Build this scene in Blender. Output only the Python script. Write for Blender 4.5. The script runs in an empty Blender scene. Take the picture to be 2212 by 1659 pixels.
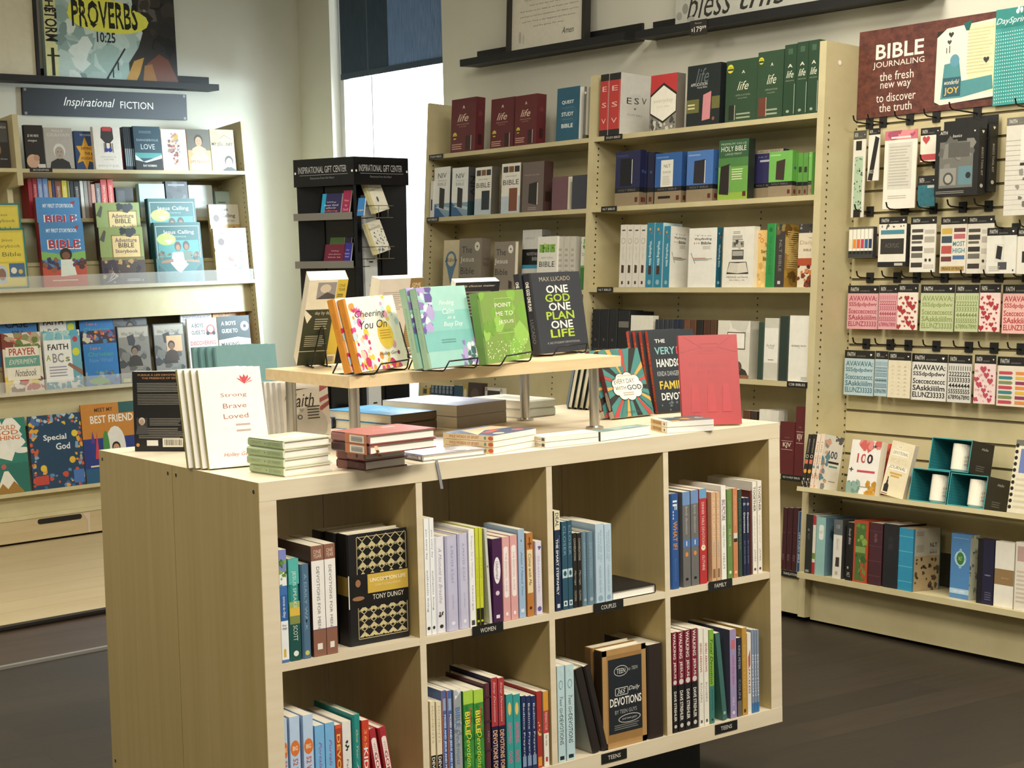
import bpy, math, random
from math import sin, cos, radians, pi
from mathutils import Vector as V, Matrix
sc = bpy.context.scene
COL = sc.collection

# ------------------------------------------------------------------ camera
CAM = V((-1.6099, -3.0066, 1.3838)); FOC = 3694.86
RX = V((.80003, -.59952, -.02305)); RY = V((-.06890, -.05364, -.99618)); RZ = V((.59599, .79856, -.08422))
cd = bpy.data.cameras.new('camera'); cam = bpy.data.objects.new('camera', cd); COL.objects.link(cam)
cd.sensor_width = 36; cd.lens = FOC / 2212 * 36; cd.clip_start = .05
m = Matrix((( RX.x, -RY.x, -RZ.x, CAM.x), (RX.y, -RY.y, -RZ.y, CAM.y), (RX.z, -RY.z, -RZ.z, CAM.z), (0, 0, 0, 1)))
cam.matrix_world = m; sc.camera = cam
# ------------------------------------------------------------------ view, world and lights
sc.view_settings.view_transform = 'Standard'; sc.view_settings.look = 'None'
sc.view_settings.gamma = 1; sc.view_settings.use_curve_mapping = False
sc.view_settings.exposure = -0.08
try:
    sc.cycles.use_denoising = True; sc.cycles.max_bounces = 8; sc.cycles.diffuse_bounces = 4
    sc.cycles.transparent_max_bounces = 12; sc.cycles.caustics_reflective = False; sc.cycles.caustics_refractive = False
except Exception: pass
wd = bpy.data.worlds.new('daylight'); sc.world = wd; wd.use_nodes = True
wd.node_tree.nodes['Background'].inputs[0].default_value = (.86, .93, 1, 1)
wd.node_tree.nodes['Background'].inputs[1].default_value = 4.0
def area(name, loc, aim, sx, sy, power, col):
    l = bpy.data.lights.new(name, 'AREA'); l.shape = 'RECTANGLE'; l.size = sx; l.size_y = sy; l.energy = power; l.color = col
    o = bpy.data.objects.new(name, l); COL.objects.link(o); o.location = loc
    o.rotation_euler = (V(aim) - V(loc)).to_track_quat('-Z', 'Y').to_euler(); return o
CEIL = 3.15
PANELS = [(.2, -2.2), (2.0, -1.6), (.2, .6), (2.0, .8), (-2.2, -2.2), (-2.2, .6), (.4, 2.6), (-1.6, 2.6)]
PW = [105, 80, 45, 42, 50, 26, 24, 22]
WARM = (1, .935, .80)
for (x, y), pw in zip(PANELS, PW):
    area('ceiling_panel_light', (x, y, CEIL - .035), (x, y, 0), 1.15, .55, pw, WARM)
# daylight pouring through the window beside the corner
area('window_daylight', (4.7, 6.1, 2.0), (1.2, 1.0, .9), 1.6, 1.5, 420, (.74, .87, 1))
o = area('window_daylight', (4.7, 3.3, 1.8), (2.35, 5.3, 1.35), .8, .9, 20, (.74, .93, 1)); o.data.spread = radians(38)

# ------------------------------------------------------------------ rays from the photograph to places in the room
def ray(u, v): return RX * ((u - 1106) / FOC) + RY * ((v - 829.5) / FOC) + RZ
def hit(u, v, P, n):
    d = ray(u, v); return CAM + d * ((V(P) - CAM).dot(n) / d.dot(n))
UP = V((0, 0, 1))
def onz(u, v, z): return hit(u, v, V((0, 0, z)), UP)
def pix(P):
    q = V(P) - CAM; z = q.dot(RZ); return 1106 + FOC * q.dot(RX) / z, 829.5 + FOC * q.dot(RY) / z
def zat(P, v):            # height above P (straight up) that shows at picture row v
    a, b = -1.0, 2.0
    for _ in range(40):
        mid = (a + b) / 2
        if pix(V(P) + UP * mid)[1] > v: a = mid
        else: b = mid
    return a

# ------------------------------------------------------------------ materials
def lin(h):
    h = {'k': '161616', 'w': 'f2efe8', 'g': '8a8a86', 'r': 'b5332f', 'n': '1c2433', 'c': 'e9e0c8', 'y': 'e6cf3e', 'o': 'd9822b', 't': '2f7f86'}.get(h, h)
    if len(h) == 3: h = ''.join(c * 2 for c in h)
    v = [int(h[i:i + 2], 16) / 255 for i in (0, 2, 4)]
    return tuple(c / 12.92 if c <= .04045 else ((c + .055) / 1.055) ** 2.4 for c in v) + (1,)
MATS = {}
def newmat(name):
    m = bpy.data.materials.new(name); m.use_nodes = True; return m, m.node_tree.nodes, m.node_tree.links, m.node_tree.nodes['Principled BSDF']
def mat(c, rough=.42, metal=0.0):
    key = (c, rough, metal)
    if c in MATS: return MATS[c]
    if key in MATS: return MATS[key]
    m, N, L, b = newmat('ink ' + c)
    b.inputs['Roughness'].default_value = rough; b.inputs['Metallic'].default_value = metal
    t = N.new('ShaderNodeTexNoise'); t.inputs['Scale'].default_value = 40; t.inputs['Detail'].default_value = 1
    r = N.new('ShaderNodeMapRange'); r.inputs['To Min'].default_value = .92; r.inputs['To Max'].default_value = 1.06
    x = N.new('ShaderNodeMix'); x.data_type = 'RGBA'; x.blend_type = 'MULTIPLY'; x.inputs[0].default_value = 1
    tc = N.new('ShaderNodeTexCoord'); L.new(tc.outputs['Object'], t.inputs['Vector'])
    L.new(t.outputs['Fac'], r.inputs['Value']); x.inputs[6].default_value = lin(c); L.new(r.outputs[0], x.inputs[7])
    L.new(x.outputs[2], b.inputs['Base Color']); MATS[key] = m; return m
def streaky(name, c1, c2, scale, rough=.45, coord='Object', dist=2.0, c3=None):
    """fine grain stretched along one axis"""
    m, N, L, b = newmat(name); b.inputs['Roughness'].default_value = rough
    tc = N.new('ShaderNodeTexCoord'); mp = N.new('ShaderNodeMapping'); mp.inputs['Scale'].default_value = scale
    t = N.new('ShaderNodeTexNoise'); t.inputs['Scale'].default_value = 1; t.inputs['Detail'].default_value = 5; t.inputs['Roughness'].default_value = .6
    t.inputs['Distortion'].default_value = dist * .1
    r = N.new('ShaderNodeValToRGB'); r.color_ramp.elements[0].color = lin(c1); r.color_ramp.elements[1].color = lin(c2)
    r.color_ramp.elements[0].position = .35; r.color_ramp.elements[1].position = .65
    L.new(tc.outputs[coord], mp.inputs[0]); L.new(mp.outputs[0], t.inputs['Vector']); L.new(t.outputs['Fac'], r.inputs[0]); L.new(r.outputs[0], b.inputs['Base Color'])
    MATS[name] = m; return m
streaky('birch', 'd8cab0', 'e0d4bc', (3, 30, 30), .38)          # grain along X
streaky('birch_up_shaded', 'b5a06c', 'bfaa78', (60, 45, 1.2), .42)      # grain upright; darker than birch, side-face shade put into the colour
streaky('maple', 'beb28a', 'c6bb94', (9, 9, 9), .5)
streaky('plywood', 'dcc49a', 'e6d0a8', (6, 60, 60), .4)
streaky('drawer', 'b7a37c', 'c0ae88', (2, 8, 30), .45)
streaky('wall_paint', 'cfcdc0', 'd3d1c4', (3, 3, 3), .8)
streaky('ceiling_paint', 'deded6', 'e6e6de', (8, 8, 8), .9)
streaky('pages', 'd3cab4', 'ece5d3', (1, 900, 1), .8, 'Object', 0)
streaky('pages_white', 'dedcd6', 'f6f4ee', (1, 900, 1), .8, 'Object', 0)
streaky('sign_wood', '4a2620', '6b3a2f', (4, 40, 60), .5)
streaky('blind_cloth_shaded', '2c3a4a', '394a5c', (260, 260, 12), .9)  # same blind cloth, darkened: shade from outside put into the colour
streaky('kick_board', '3a2c20', '46372a', (2, 20, 40), .6)
def floor_mat():
    m, N, L, b = newmat('plank floor'); b.inputs['Roughness'].default_value = .5
    tc = N.new('ShaderNodeTexCoord'); mp = N.new('ShaderNodeMapping'); mp.inputs['Rotation'].default_value = (0, 0, radians(4))
    br = N.new('ShaderNodeTexBrick'); br.inputs['Scale'].default_value = 1; br.inputs['Brick Width'].default_value = 1.2; br.inputs['Row Height'].default_value = .15
    br.inputs['Mortar Size'].default_value = .0015; br.inputs['Color1'].default_value = lin('29221a'); br.inputs['Color2'].default_value = lin('332a20'); br.inputs['Mortar'].default_value = lin('1c1712')
    ms = N.new('ShaderNodeMapping'); ms.inputs['Scale'].default_value = (2, 26, 1)
    t = N.new('ShaderNodeTexNoise'); t.inputs['Scale'].default_value = 2; t.inputs['Detail'].default_value = 6
    r = N.new('ShaderNodeMapRange'); r.inputs['To Min'].default_value = .6; r.inputs['To Max'].default_value = 1.3
    x = N.new('ShaderNodeMix'); x.data_type = 'RGBA'; x.blend_type = 'MULTIPLY'; x.inputs[0].default_value = 1
    L.new(tc.outputs['Object'], mp.inputs[0]); L.new(mp.outputs[0], br.inputs['Vector']); L.new(mp.outputs[0], ms.inputs[0]); L.new(ms.outputs[0], t.inputs['Vector'])
    L.new(t.outputs['Fac'], r.inputs['Value']); L.new(br.outputs['Color'], x.inputs[6]); L.new(r.outputs[0], x.inputs[7]); L.new(x.outputs[2], b.inputs['Base Color']); MATS['planks'] = m
floor_mat()
def blind_mat():
    m = streaky('blind_cloth', '5f7896', '8298b4', (260, 260, 12), .9); N, L = m.node_tree.nodes, m.node_tree.links; b = N['Principled BSDF']
    t = N.new('ShaderNodeBsdfTranslucent'); x = N.new('ShaderNodeMixShader'); x.inputs[0].default_value = .2
    L.new(b.inputs['Base Color'].links[0].from_socket, t.inputs[0]); L.new(b.outputs[0], x.inputs[1]); L.new(t.outputs[0], x.inputs[2]); L.new(x.outputs[0], N['Material Output'].inputs[0])
blind_mat()
def simple(name, c, rough, metal=0, trans=0, alpha=1, emit=0, ior=1.45):
    m, N, L, b = newmat(name); b.inputs['Base Color'].default_value = lin(c); b.inputs['Roughness'].default_value = rough; b.inputs['Metallic'].default_value = metal
    b.inputs['Transmission Weight'].default_value = trans; b.inputs['Alpha'].default_value = alpha; b.inputs['IOR'].default_value = ior
    if emit: b.inputs['Emission Color'].default_value = lin(c); b.inputs['Emission Strength'].default_value = emit
    MATS[name] = m
def glass_mat():
    m, N, L, b = newmat('window glass'); t = N.new('ShaderNodeBsdfTransparent'); g = N.new('ShaderNodeBsdfGlossy'); g.inputs['Roughness'].default_value = .02
    x = N.new('ShaderNodeMixShader'); x.inputs[0].default_value = .04; L.new(t.outputs[0], x.inputs[1]); L.new(g.outputs[0], x.inputs[2]); L.new(x.outputs[0], N['Material Output'].inputs[0]); MATS['glass'] = m
glass_mat()
simple('steel', 'b8b6b0', .3, 1); simple('black_wire', '141414', .35, .3); simple('black_gloss', '15161a', .18); simple('black_matt', '1a1a1b', .55)
simple('acrylic', 'f4f8f8', .03, 0, 0, .16); simple('ceramic', 'f0ead9', .15)
simple('lamp', 'fff3d6', .5, 0, 0, 1, 1.6); simple('grey_metal', '8d8b86', .45, .4); simple('smoked', '2a2c30', .08); simple('plastic_white', 'dfe3e4', .4)
simple('clear_film', 'ffffff', .08, 0, 0, .12)

# ------------------------------------------------------------------ mesh building
class B:
    def __init__(s): s.v = []; s.f = []; s.mi = []; s.ms = []
    def m(s, c):
        m = mat(c) if isinstance(c, str) else c
        if m not in s.ms: s.ms.append(m)
        return s.ms.index(m)
    def poly(s, pts, c):
        n = len(s.v); s.v += [tuple(p) for p in pts]; s.f.append(tuple(range(n, n + len(pts)))); s.mi.append(s.m(c))
    def raw(s, vs, fs, c):
        n = len(s.v); s.v += [tuple(p) for p in vs]; k = s.m(c)
        for f in fs: s.f.append(tuple(i + n for i in f)); s.mi.append(k)
    def obox(s, O, X, Y, Z, c):
        O, X, Y, Z = V(O), V(X), V(Y), V(Z)
        vs = [O, O + X, O + X + Y, O + Y, O + Z, O + X + Z, O + X + Y + Z, O + Y + Z]
        fs = [(0, 3, 2, 1), (4, 5, 6, 7), (0, 1, 5, 4), (1, 2, 6, 5), (2, 3, 7, 6), (3, 0, 4, 7)]
        if isinstance(c, dict):
            n = len(s.v); s.v += [tuple(p) for p in vs]
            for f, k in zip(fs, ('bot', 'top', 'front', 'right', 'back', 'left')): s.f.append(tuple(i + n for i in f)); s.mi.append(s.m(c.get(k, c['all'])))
        else: s.raw(vs, fs, c)
    def box(s, x0, y0, z0, x1, y1, z1, c): s.obox((x0, y0, z0), (x1 - x0, 0, 0), (0, y1 - y0, 0), (0, 0, z1 - z0), c)
    def prism(s, prof, O, A, Bv, H, c, cols=None):
        """closed profile [(a,b)] in the A,B plane pushed along H"""
        n = len(prof); lo = [V(O) + V(A) * a + V(Bv) * b for a, b in prof]; hi = [p + V(H) for p in lo]; k = len(s.v)
        s.v += [tuple(p) for p in lo + hi]
        for i in range(n):
            j = (i + 1) % n; s.f.append((k + i, k + j, k + n + j, k + n + i)); s.mi.append(s.m(cols[i] if cols else c))
        s.f.append(tuple(k + i for i in reversed(range(n)))); s.mi.append(s.m(c)); s.f.append(tuple(k + n + i for i in range(n))); s.mi.append(s.m(c))
    def tube(s, path, r, c, n=6, closed=False):
        P = [V(p) for p in path]; k = len(s.v); N = len(P); prev = None
        for i, p in enumerate(P):
            a = P[i - 1] if i or closed else P[i]; b = P[(i + 1) % N] if i < N - 1 or closed else P[i]
            d = (b - a).normalized()
            u = d.orthogonal().normalized() if prev is None else (prev - d * prev.dot(d)).normalized()
            prev = u; w = d.cross(u)
            for j in range(n): s.v.append(tuple(p + (u * cos(2 * pi * j / n) + w * sin(2 * pi * j / n)) * r))
        q = s.m(c)
        for i in range(N if closed else N - 1):
            for j in range(n):
                a, b = k + i * n + j, k + i * n + (j + 1) % n; i2 = (i + 1) % N
                s.f.append((a, b, k + i2 * n + (j + 1) % n, k + i2 * n + j)); s.mi.append(q)
        if not closed:
            s.f.append(tuple(k + j for j in reversed(range(n)))); s.mi.append(q); s.f.append(tuple(k + (N - 1) * n + j for j in range(n))); s.mi.append(q)
    def lathe(s, O, prof, c, n=20, axis=None):
        O = V(O); k = len(s.v); N = len(prof)
        for r, z in prof:
            for j in range(n): s.v.append((O.x + r * cos(2 * pi * j / n), O.y + r * sin(2 * pi * j / n), O.z + z))
        q = s.m(c)
        for i in range(N - 1):
            for j in range(n): s.f.append((k + i * n + j, k + i * n + (j + 1) % n, k + (i + 1) * n + (j + 1) % n, k + (i + 1) * n + j)); s.mi.append(q)
        s.f.append(tuple(k + j for j in reversed(range(n)))); s.mi.append(q); s.f.append(tuple(k + (N - 1) * n + j for j in range(n))); s.mi.append(q)
    def build(s, name, parent=None, M=None, smooth=False):
        me = bpy.data.meshes.new(name); me.from_pydata(s.v, [], s.f)
        for x in s.ms: me.materials.append(x)
        me.polygons.foreach_set('material_index', s.mi)
        if smooth: me.polygons.foreach_set('use_smooth', [True] * len(s.f))
        me.update()
        o = bpy.data.objects.new(name, me); COL.objects.link(o)
        if M is not None: o.matrix_world = M
        if parent is not None: o.parent = parent
        return o
def frameM(O, X, Y, Z): return Matrix(((X.x, Y.x, Z.x, O.x), (X.y, Y.y, Z.y, O.y), (X.z, Y.z, Z.z, O.z), (0, 0, 0, 1)))
def empty(name, M):
    o = bpy.data.objects.new(name, None); o.empty_display_size = .05; COL.objects.link(o); o.matrix_world = M; return o
NAMED = {}; THINGS = []
def tag(o, desc, cat, where='', group=None):
    o['category'] = cat
    if group: o['group'] = group
    THINGS.append((o, desc, where)); return o
def struct(o): o['kind'] = 'structure'; return o
ORD = ['first', 'second', 'third', 'fourth', 'fifth', 'sixth', 'seventh', 'eighth', 'ninth', 'tenth', 'eleventh', 'twelfth']
def finish_labels():
    by = {}
    for t in THINGS: by.setdefault((t[1].lower(), t[2].lower()), []).append(t)
    for k, ts in by.items():
        for i, (o, d, w) in enumerate(ts):
            if len(ts) == 1: o['label'] = (d + ' ' + w).strip()
            elif '|' in d: o['label'] = (d.replace('|', ORD[i]) + ' ' + w).strip()
            else: o['label'] = (ORD[i] + ' ' + d + ' from left, ' + w).strip(' ,')
# ------------------------------------------------------------------ lettering and pictures printed on a face
TXT = {}
def text_polys(s, fl):
    key = (s, fl)
    if key not in TXT:
        cu = bpy.data.curves.new('t', 'FONT'); cu.body = s; cu.resolution_u = 2; cu.fill_mode = 'FRONT'
        if 'b' in fl: cu.offset = .018
        if 'i' in fl: cu.shear = .35
        ob = bpy.data.objects.new('t', cu); me = ob.to_mesh()
        vs = [(v.co.x, v.co.y) for v in me.vertices]; fs = [tuple(p.vertices) for p in me.polygons]
        ob.to_mesh_clear(); bpy.data.objects.remove(ob); bpy.data.curves.remove(cu)
        if vs:
            x0, x1 = min(v[0] for v in vs), max(v[0] for v in vs); y0, y1 = min(v[1] for v in vs), max(v[1] for v in vs)
            vs = [((x - x0) / max(x1 - x0, 1e-6), (y - y0) / max(y1 - y0, 1e-6)) for x, y in vs]
        TXT[key] = (vs, fs)
    return TXT[key]
def clip(pts):
    for ax, lim, sg in ((0, 0, 1), (0, 1, -1), (1, 0, 1), (1, 1, -1)):
        out = []
        for i in range(len(pts)):
            a, b = pts[i - 1], pts[i]; ia = sg * (a[ax] - lim) >= 0; ib = sg * (b[ax] - lim) >= 0
            if ia != ib:
                t = (lim - a[ax]) / (b[ax] - a[ax]); out.append((a[0] + (b[0] - a[0]) * t, a[1] + (b[1] - a[1]) * t))
            if ib: out.append(b)
        pts = out
        if len(pts) < 3: return []
    return pts
STEP = .00005
def art(b, O, U, W, N, spec, asp):
    """spec: ops split by ';' in face units (0..1 across, 0..1 up); asp = width / height"""
    O, U, W, N = V(O), V(U), V(W), V(N); lay = [2]
    def put(pts, c):
        pts = clip(pts)
        if pts: b.poly([O + U * x + W * y + N * (STEP * lay[0]) for x, y in pts], c)
    def ell(u, v, ru, rv, c, n=16): put([(u + ru * cos(2 * pi * i / n), v + rv * sin(2 * pi * i / n)) for i in range(n)], c)
    for op in spec.split(';'):
        a = op.split()
        if not a: continue
        k = a[0]; f = lambda i: float(a[i])
        if k == 'R': put([(f(1), f(2)), (f(3), f(2)), (f(3), f(4)), (f(1), f(4))], a[5])
        elif k == 'C': ell(f(1), f(2), f(3), f(3) * asp, a[4])
        elif k == 'E': ell(f(1), f(2), f(3), f(4), a[5])
        elif k == 'P': put([(f(i), f(i + 1)) for i in range(2, len(a) - 1, 2)], a[1])
        elif k in 'TV':
            u, v, w, h, c, fl = f(1), f(2), f(3), f(4), a[5], a[6]; vs, fs = text_polys(' '.join(a[7:]), fl)
            if k == 'T': q = [(u + (x - .5) * w, v + (y - .5) * h) for x, y in vs]
            else: q = [(u + (y - .5) * w, v - (x - .5) * h) for x, y in vs]
            b.raw([O + U * x + W * y + N * (STEP * lay[0]) for x, y in q], fs, c)
        elif k == 'L':
            u0, v0, u1, v1, n = f(1), f(2), f(3), f(4), int(a[5]); rd = random.Random(n)
            for i in range(n):
                y = v1 - (i + .5) * (v1 - v0) / n; hh = (v1 - v0) / n * .22; e = u1 - (u1 - u0) * rd.random() * .25
                put([(u0, y - hh), (e, y - hh), (e, y + hh), (u0, y + hh)], a[6])
        elif k in 'DX':
            rd = random.Random(int(a[1])); n = int(a[2]); cs = a[5].split(','); u0, v0, u1, v1 = (f(6), f(7), f(8), f(9)) if len(a) > 9 else (0, 0, 1, 1)
            for i in range(n):
                u, v, r = u0 + rd.random() * (u1 - u0), v0 + rd.random() * (v1 - v0), f(3) + rd.random() * (f(4) - f(3)); c = cs[i % len(cs)]
                if k == 'D': ell(u, v, r, r * asp, c, 10)
                else:
                    q = rd.randint(5, 8); put([(u + r * (.4 + .6 * rd.random()) * cos(2 * pi * j / q), v + r * asp * (.4 + .6 * rd.random()) * sin(2 * pi * j / q)) for j in range(q)], c)
                lay[0] += .02
        elif k == 'K':
            u, v, r = f(1), f(2), f(3)
            put([(u + r * (16 * sin(t) ** 3) / 16, v + r * asp * (13 * cos(t) - 5 * cos(2 * t) - 2 * cos(3 * t) - cos(4 * t)) / 16) for t in [2 * pi * i / 14 for i in range(14)]], a[4])
        elif k == 'F':
            u0, v0, u1, v1, t = f(1), f(2), f(3), f(4), f(5); ta = t * asp
            for q in ((u0, v0, u1, v0 + ta), (u0, v1 - ta, u1, v1), (u0, v0, u0 + t, v1), (u1 - t, v0, u1, v1)): put([(q[0], q[1]), (q[2], q[1]), (q[2], q[3]), (q[0], q[3])], a[6])
        elif k == 'G':      # a plain generic figure: head, hair, shoulders
            u, v, r = f(1), f(2), f(3); ra = r * asp
            put([(u - 2.3 * r, v - 4.2 * ra), (u - 1.7 * r, v - 1.7 * ra), (u - .5 * r, v - 1.1 * ra), (u + .5 * r, v - 1.1 * ra), (u + 1.7 * r, v - 1.7 * ra), (u + 2.3 * r, v - 4.2 * ra)], a[6])
            lay[0] += .3; ell(u, v + .25 * ra, r * 1.12, ra * 1.25, a[4]); lay[0] += .3; ell(u, v - .1 * ra, r * .85, ra * 1.08, a[5])
            lay[0] += .3
            for q in (-.3, .3): ell(u + q * r, v + .05 * ra, r * .11, ra * .08, '2a2320', 6)
            put([(u - .25 * r, v - .55 * ra), (u + .25 * r, v - .55 * ra), (u + .2 * r, v - .64 * ra), (u - .2 * r, v - .64 * ra)], '8a4a40')
        elif k == 'N':      # small bar pattern with uneven widths
            u0, v0, u1, v1, n = f(1), f(2), f(3), f(4), int(a[5]); rd = random.Random(7)
            for i in range(n):
                x = u0 + (u1 - u0) * i / n; ww = (u1 - u0) / n * rd.choice((.35, .5, .75)); put([(x, v0), (x + ww, v0), (x + ww, v1), (x, v1)], a[6])
        elif k == 'Z':      # nested chevron lattice
            u0, v0, u1, v1, nx, ny = f(1), f(2), f(3), f(4), int(a[5]), int(a[6]); w, h = (u1 - u0) / nx, (v1 - v0) / ny; t = .16
            for i in range(nx):
                for j in range(ny):
                    x, y = u0 + i * w, v0 + j * h
                    for q in range(3):
                        s0 = q * .32; hh = h * .55
                        for sg in (1, -1):
                            xa, xb = x + w * .5 - sg * w * .5 * (1 - s0 * .9), x + w * .5; ya, yb = y + h * .02 + s0 * 0, y + h * .02 + hh * (1 - s0)
                            put([(xa, ya), (xb, yb), (xb, yb + t * h), (xa, ya + t * h)], a[7])
                    for sg in (1, -1): put([(x + w / 2, y + h * .72), (x + w / 2 + sg * w / 2, y + h * 1.22), (x + w / 2 + sg * w / 2, y + h * 1.32), (x + w / 2, y + h * .82)], a[7])
        lay[0] += 1
# ------------------------------------------------------------------ books
NM = {'pb': 'paperback_book', 'hc': 'hardcover_book', 'box': 'boxed_book', 'lb': 'leather_book'}
def book(kind, O, X, Z, w, h, t, col, A, desc, where, group, pg='pages', spc=None, name=None, cat='book'):
    """O: bottom corner at spine and front cover; X: spine to fore-edge; Z: foot to head"""
    X, Z = V(X).normalized(), V(Z).normalized(); Y = Z.cross(X).normalized(); Mx = frameM(V(O), X, Y, Z)
    t = max(t, .003); b = B(); spc = spc or col; ct = .0024 if kind == 'hc' else (.0016 if kind == 'lb' else .0006)
    if t < 3 * ct: ct = t / 4
    if kind == 'box':
        c = A.get('cols') or {}
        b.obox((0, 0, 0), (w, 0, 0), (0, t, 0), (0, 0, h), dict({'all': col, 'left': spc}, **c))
    else:
        e = min(.0035 if kind == 'hc' else .002, t * .22)
        if kind == 'pb': e = 0
        o = [(w, 0), (e, 0), (0, e), (0, t - e), (e, t), (w, t)] if e else [(w, 0), (0, 0), (0, t), (w, t)]
        i = [(w, t - ct), (ct + e * .6, t - ct), (ct + e * .6, ct), (w, ct)]
        pr = o + i; n = len(o)
        cols = [col] + [spc] * (n - 3) + [col, col] + ['ddd6c4'] * 3 + [col]
        b.prism(pr, (0, 0, 0), (1, 0, 0), (0, 1, 0), (0, 0, h), col, cols)
    if A.get('front'): art(b, (0, 0, 0), (w, 0, 0), (0, 0, h), (0, -1, 0), A['front'], w / h)
    if A.get('spine'): art(b, (0, t, 0), (0, -t, 0), (0, 0, h), (-1, 0, 0), A['spine'], t / h)
    if A.get('back'): art(b, (w, t, 0), (-w, 0, 0), (0, 0, h), (0, 1, 0), A['back'], w / h)
    if A.get('right'): art(b, (w, 0, 0), (0, t, 0), (0, 0, h), (1, 0, 0), A['right'], t / h)
    if A.get('top'): art(b, (0, 0, h), (w, 0, 0), (0, t, 0), (0, 0, 1), A['top'], w / t)
    nm = name or NM[kind]
    if kind == 'box':
        root = b.build(nm, None, Mx)
    else:
        root = empty(nm, Mx); c = b.build('cover', None); c.parent = root
        p = B(); g = {'hc': .0035, 'lb': .003, 'pb': .0002}[kind]; gx = ct + (.001 if kind == 'pb' else .002)
        p.obox((gx, ct + .0001, g), (w - gx - g, 0, 0), (0, t - 2 * ct - .0002, 0), (0, 0, h - 2 * g), MATS[pg]); q = p.build('page_block', None); q.parent = root
    tag(root, desc, cat, where, group); return root
class Shelf:
    """a place things stand on: O on its front edge, e along it, w up from it, n towards the customer; ym: picture row where x readings were taken"""
    def __init__(s, O, e, w, n, ym, where, group): s.O, s.e, s.w, s.n, s.ym, s.where, s.group = V(O), V(e), V(w), V(n), ym, where, group
    def at(s, u, v, sb):
        P = hit(u, v, s.O - s.n * sb, s.n) - s.O; return P.dot(s.e), P.dot(s.w)
    def base(s, a, sb): return s.O + s.e * a - s.n * sb + s.w * .0005
def Fo(sh, xl, xr, yt, t, col, desc, front='', spine='', right='', kind='box', sb=.008, ym=None, spc=None, back=0, pg='pages', up=0, lean=0, **kw):
    """front cover (or box face) towards the customer"""
    ym = ym or sh.ym; a, c = sh.at(xl, ym, sb)[0], sh.at(xr, ym, sb)[0]; h = sh.at(xl, yt, sb)[1] - up
    Z = sh.w * cos(radians(back)) - sh.n * sin(radians(back))
    e = sh.e
    if lean: L = radians(lean); e, Z = e * cos(L) - Z * sin(L), Z * cos(L) + e * sin(L)
    return book(kind, sh.base(a + .0004, sb) + sh.w * up, e, Z, c - a - .0008, h / cos(radians(back)), t, col, {'front': front, 'spine': spine, 'right': right, 'cols': kw.get('cols'), 'top': kw.get('top')}, desc, kw.get('where', sh.where), sh.group, pg, spc, kw.get('name'), kw.get('cat', 'book'))
def Sp(sh, xl, xr, yt, d, col, desc, spine='', front='', kind='pb', sb=.006, ym=None, lean=0, pg='pages', fc=None, up=0, **kw):
    """spine towards the customer"""
    ym = ym or sh.ym; a, c = sh.at(xl, ym, sb)[0], sh.at(xr, ym, sb)[0]; h = sh.at(xl, yt, sb)[1] - up
    L = radians(lean); Z = sh.w * cos(L) + sh.e * sin(L); O = sh.base(c - .0004, sb) + sh.w * up
    t = (c - a - .0008) * cos(L)
    if lean < 0: h /= cos(L)
    if lean < 0: O = O + sh.w * (t * abs(sin(L)) + .0004)
    if lean > 0: O = O + sh.w * .0002
    return book(kind, O, -sh.n, Z, d, h, t, fc or col, {'spine': spine, 'front': front}, desc, kw.get('where', sh.where), sh.group, pg, col, kw.get('name'))
def P4(BL, BR, TL, zb, t, col, desc, where, group, front='', spine='', kind='hc', spc=None, pg='pages', lift=0.0, n=1, dz=.001, **kw):
    """front bottom corners and top corner seen in the photograph, standing on height zb"""
    z = zb
    for _ in range(3):
        a, c = onz(*BL, z), onz(*BR, z); X = (c - a); w = X.length; X.normalize(); bk = UP.cross(X).normalized()
        # top corner: a + h*(cos*UP + sin*bk) on the ray TL
        d = ray(*TL); q = CAM + d * ((a - CAM).dot(X) / d.dot(X)) - a
        h, th = q.length, kw.get('th', math.atan2(q.dot(bk), q.z)); z = zb + max(0, t * sin(th)) + .0003
    Z = UP * cos(th) + bk * sin(th); Y = Z.cross(X)
    if 'h' in kw: h = kw['h']
    out = []
    for i in range(n):
        sh = bk * (i * (t + dz) / cos(th)) - X * (kw.get('dx', 0) * i)
        out.append(book(kind, a + sh + UP * lift, X, Z, w, h, t, col, {'front': front, 'spine': spine, 'back': kw.get('bkart', '')}, desc if i == 0 else kw.get('desc2', desc), where, group, pg, spc))
    return a, X, Z, Y, w, h, th
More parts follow.
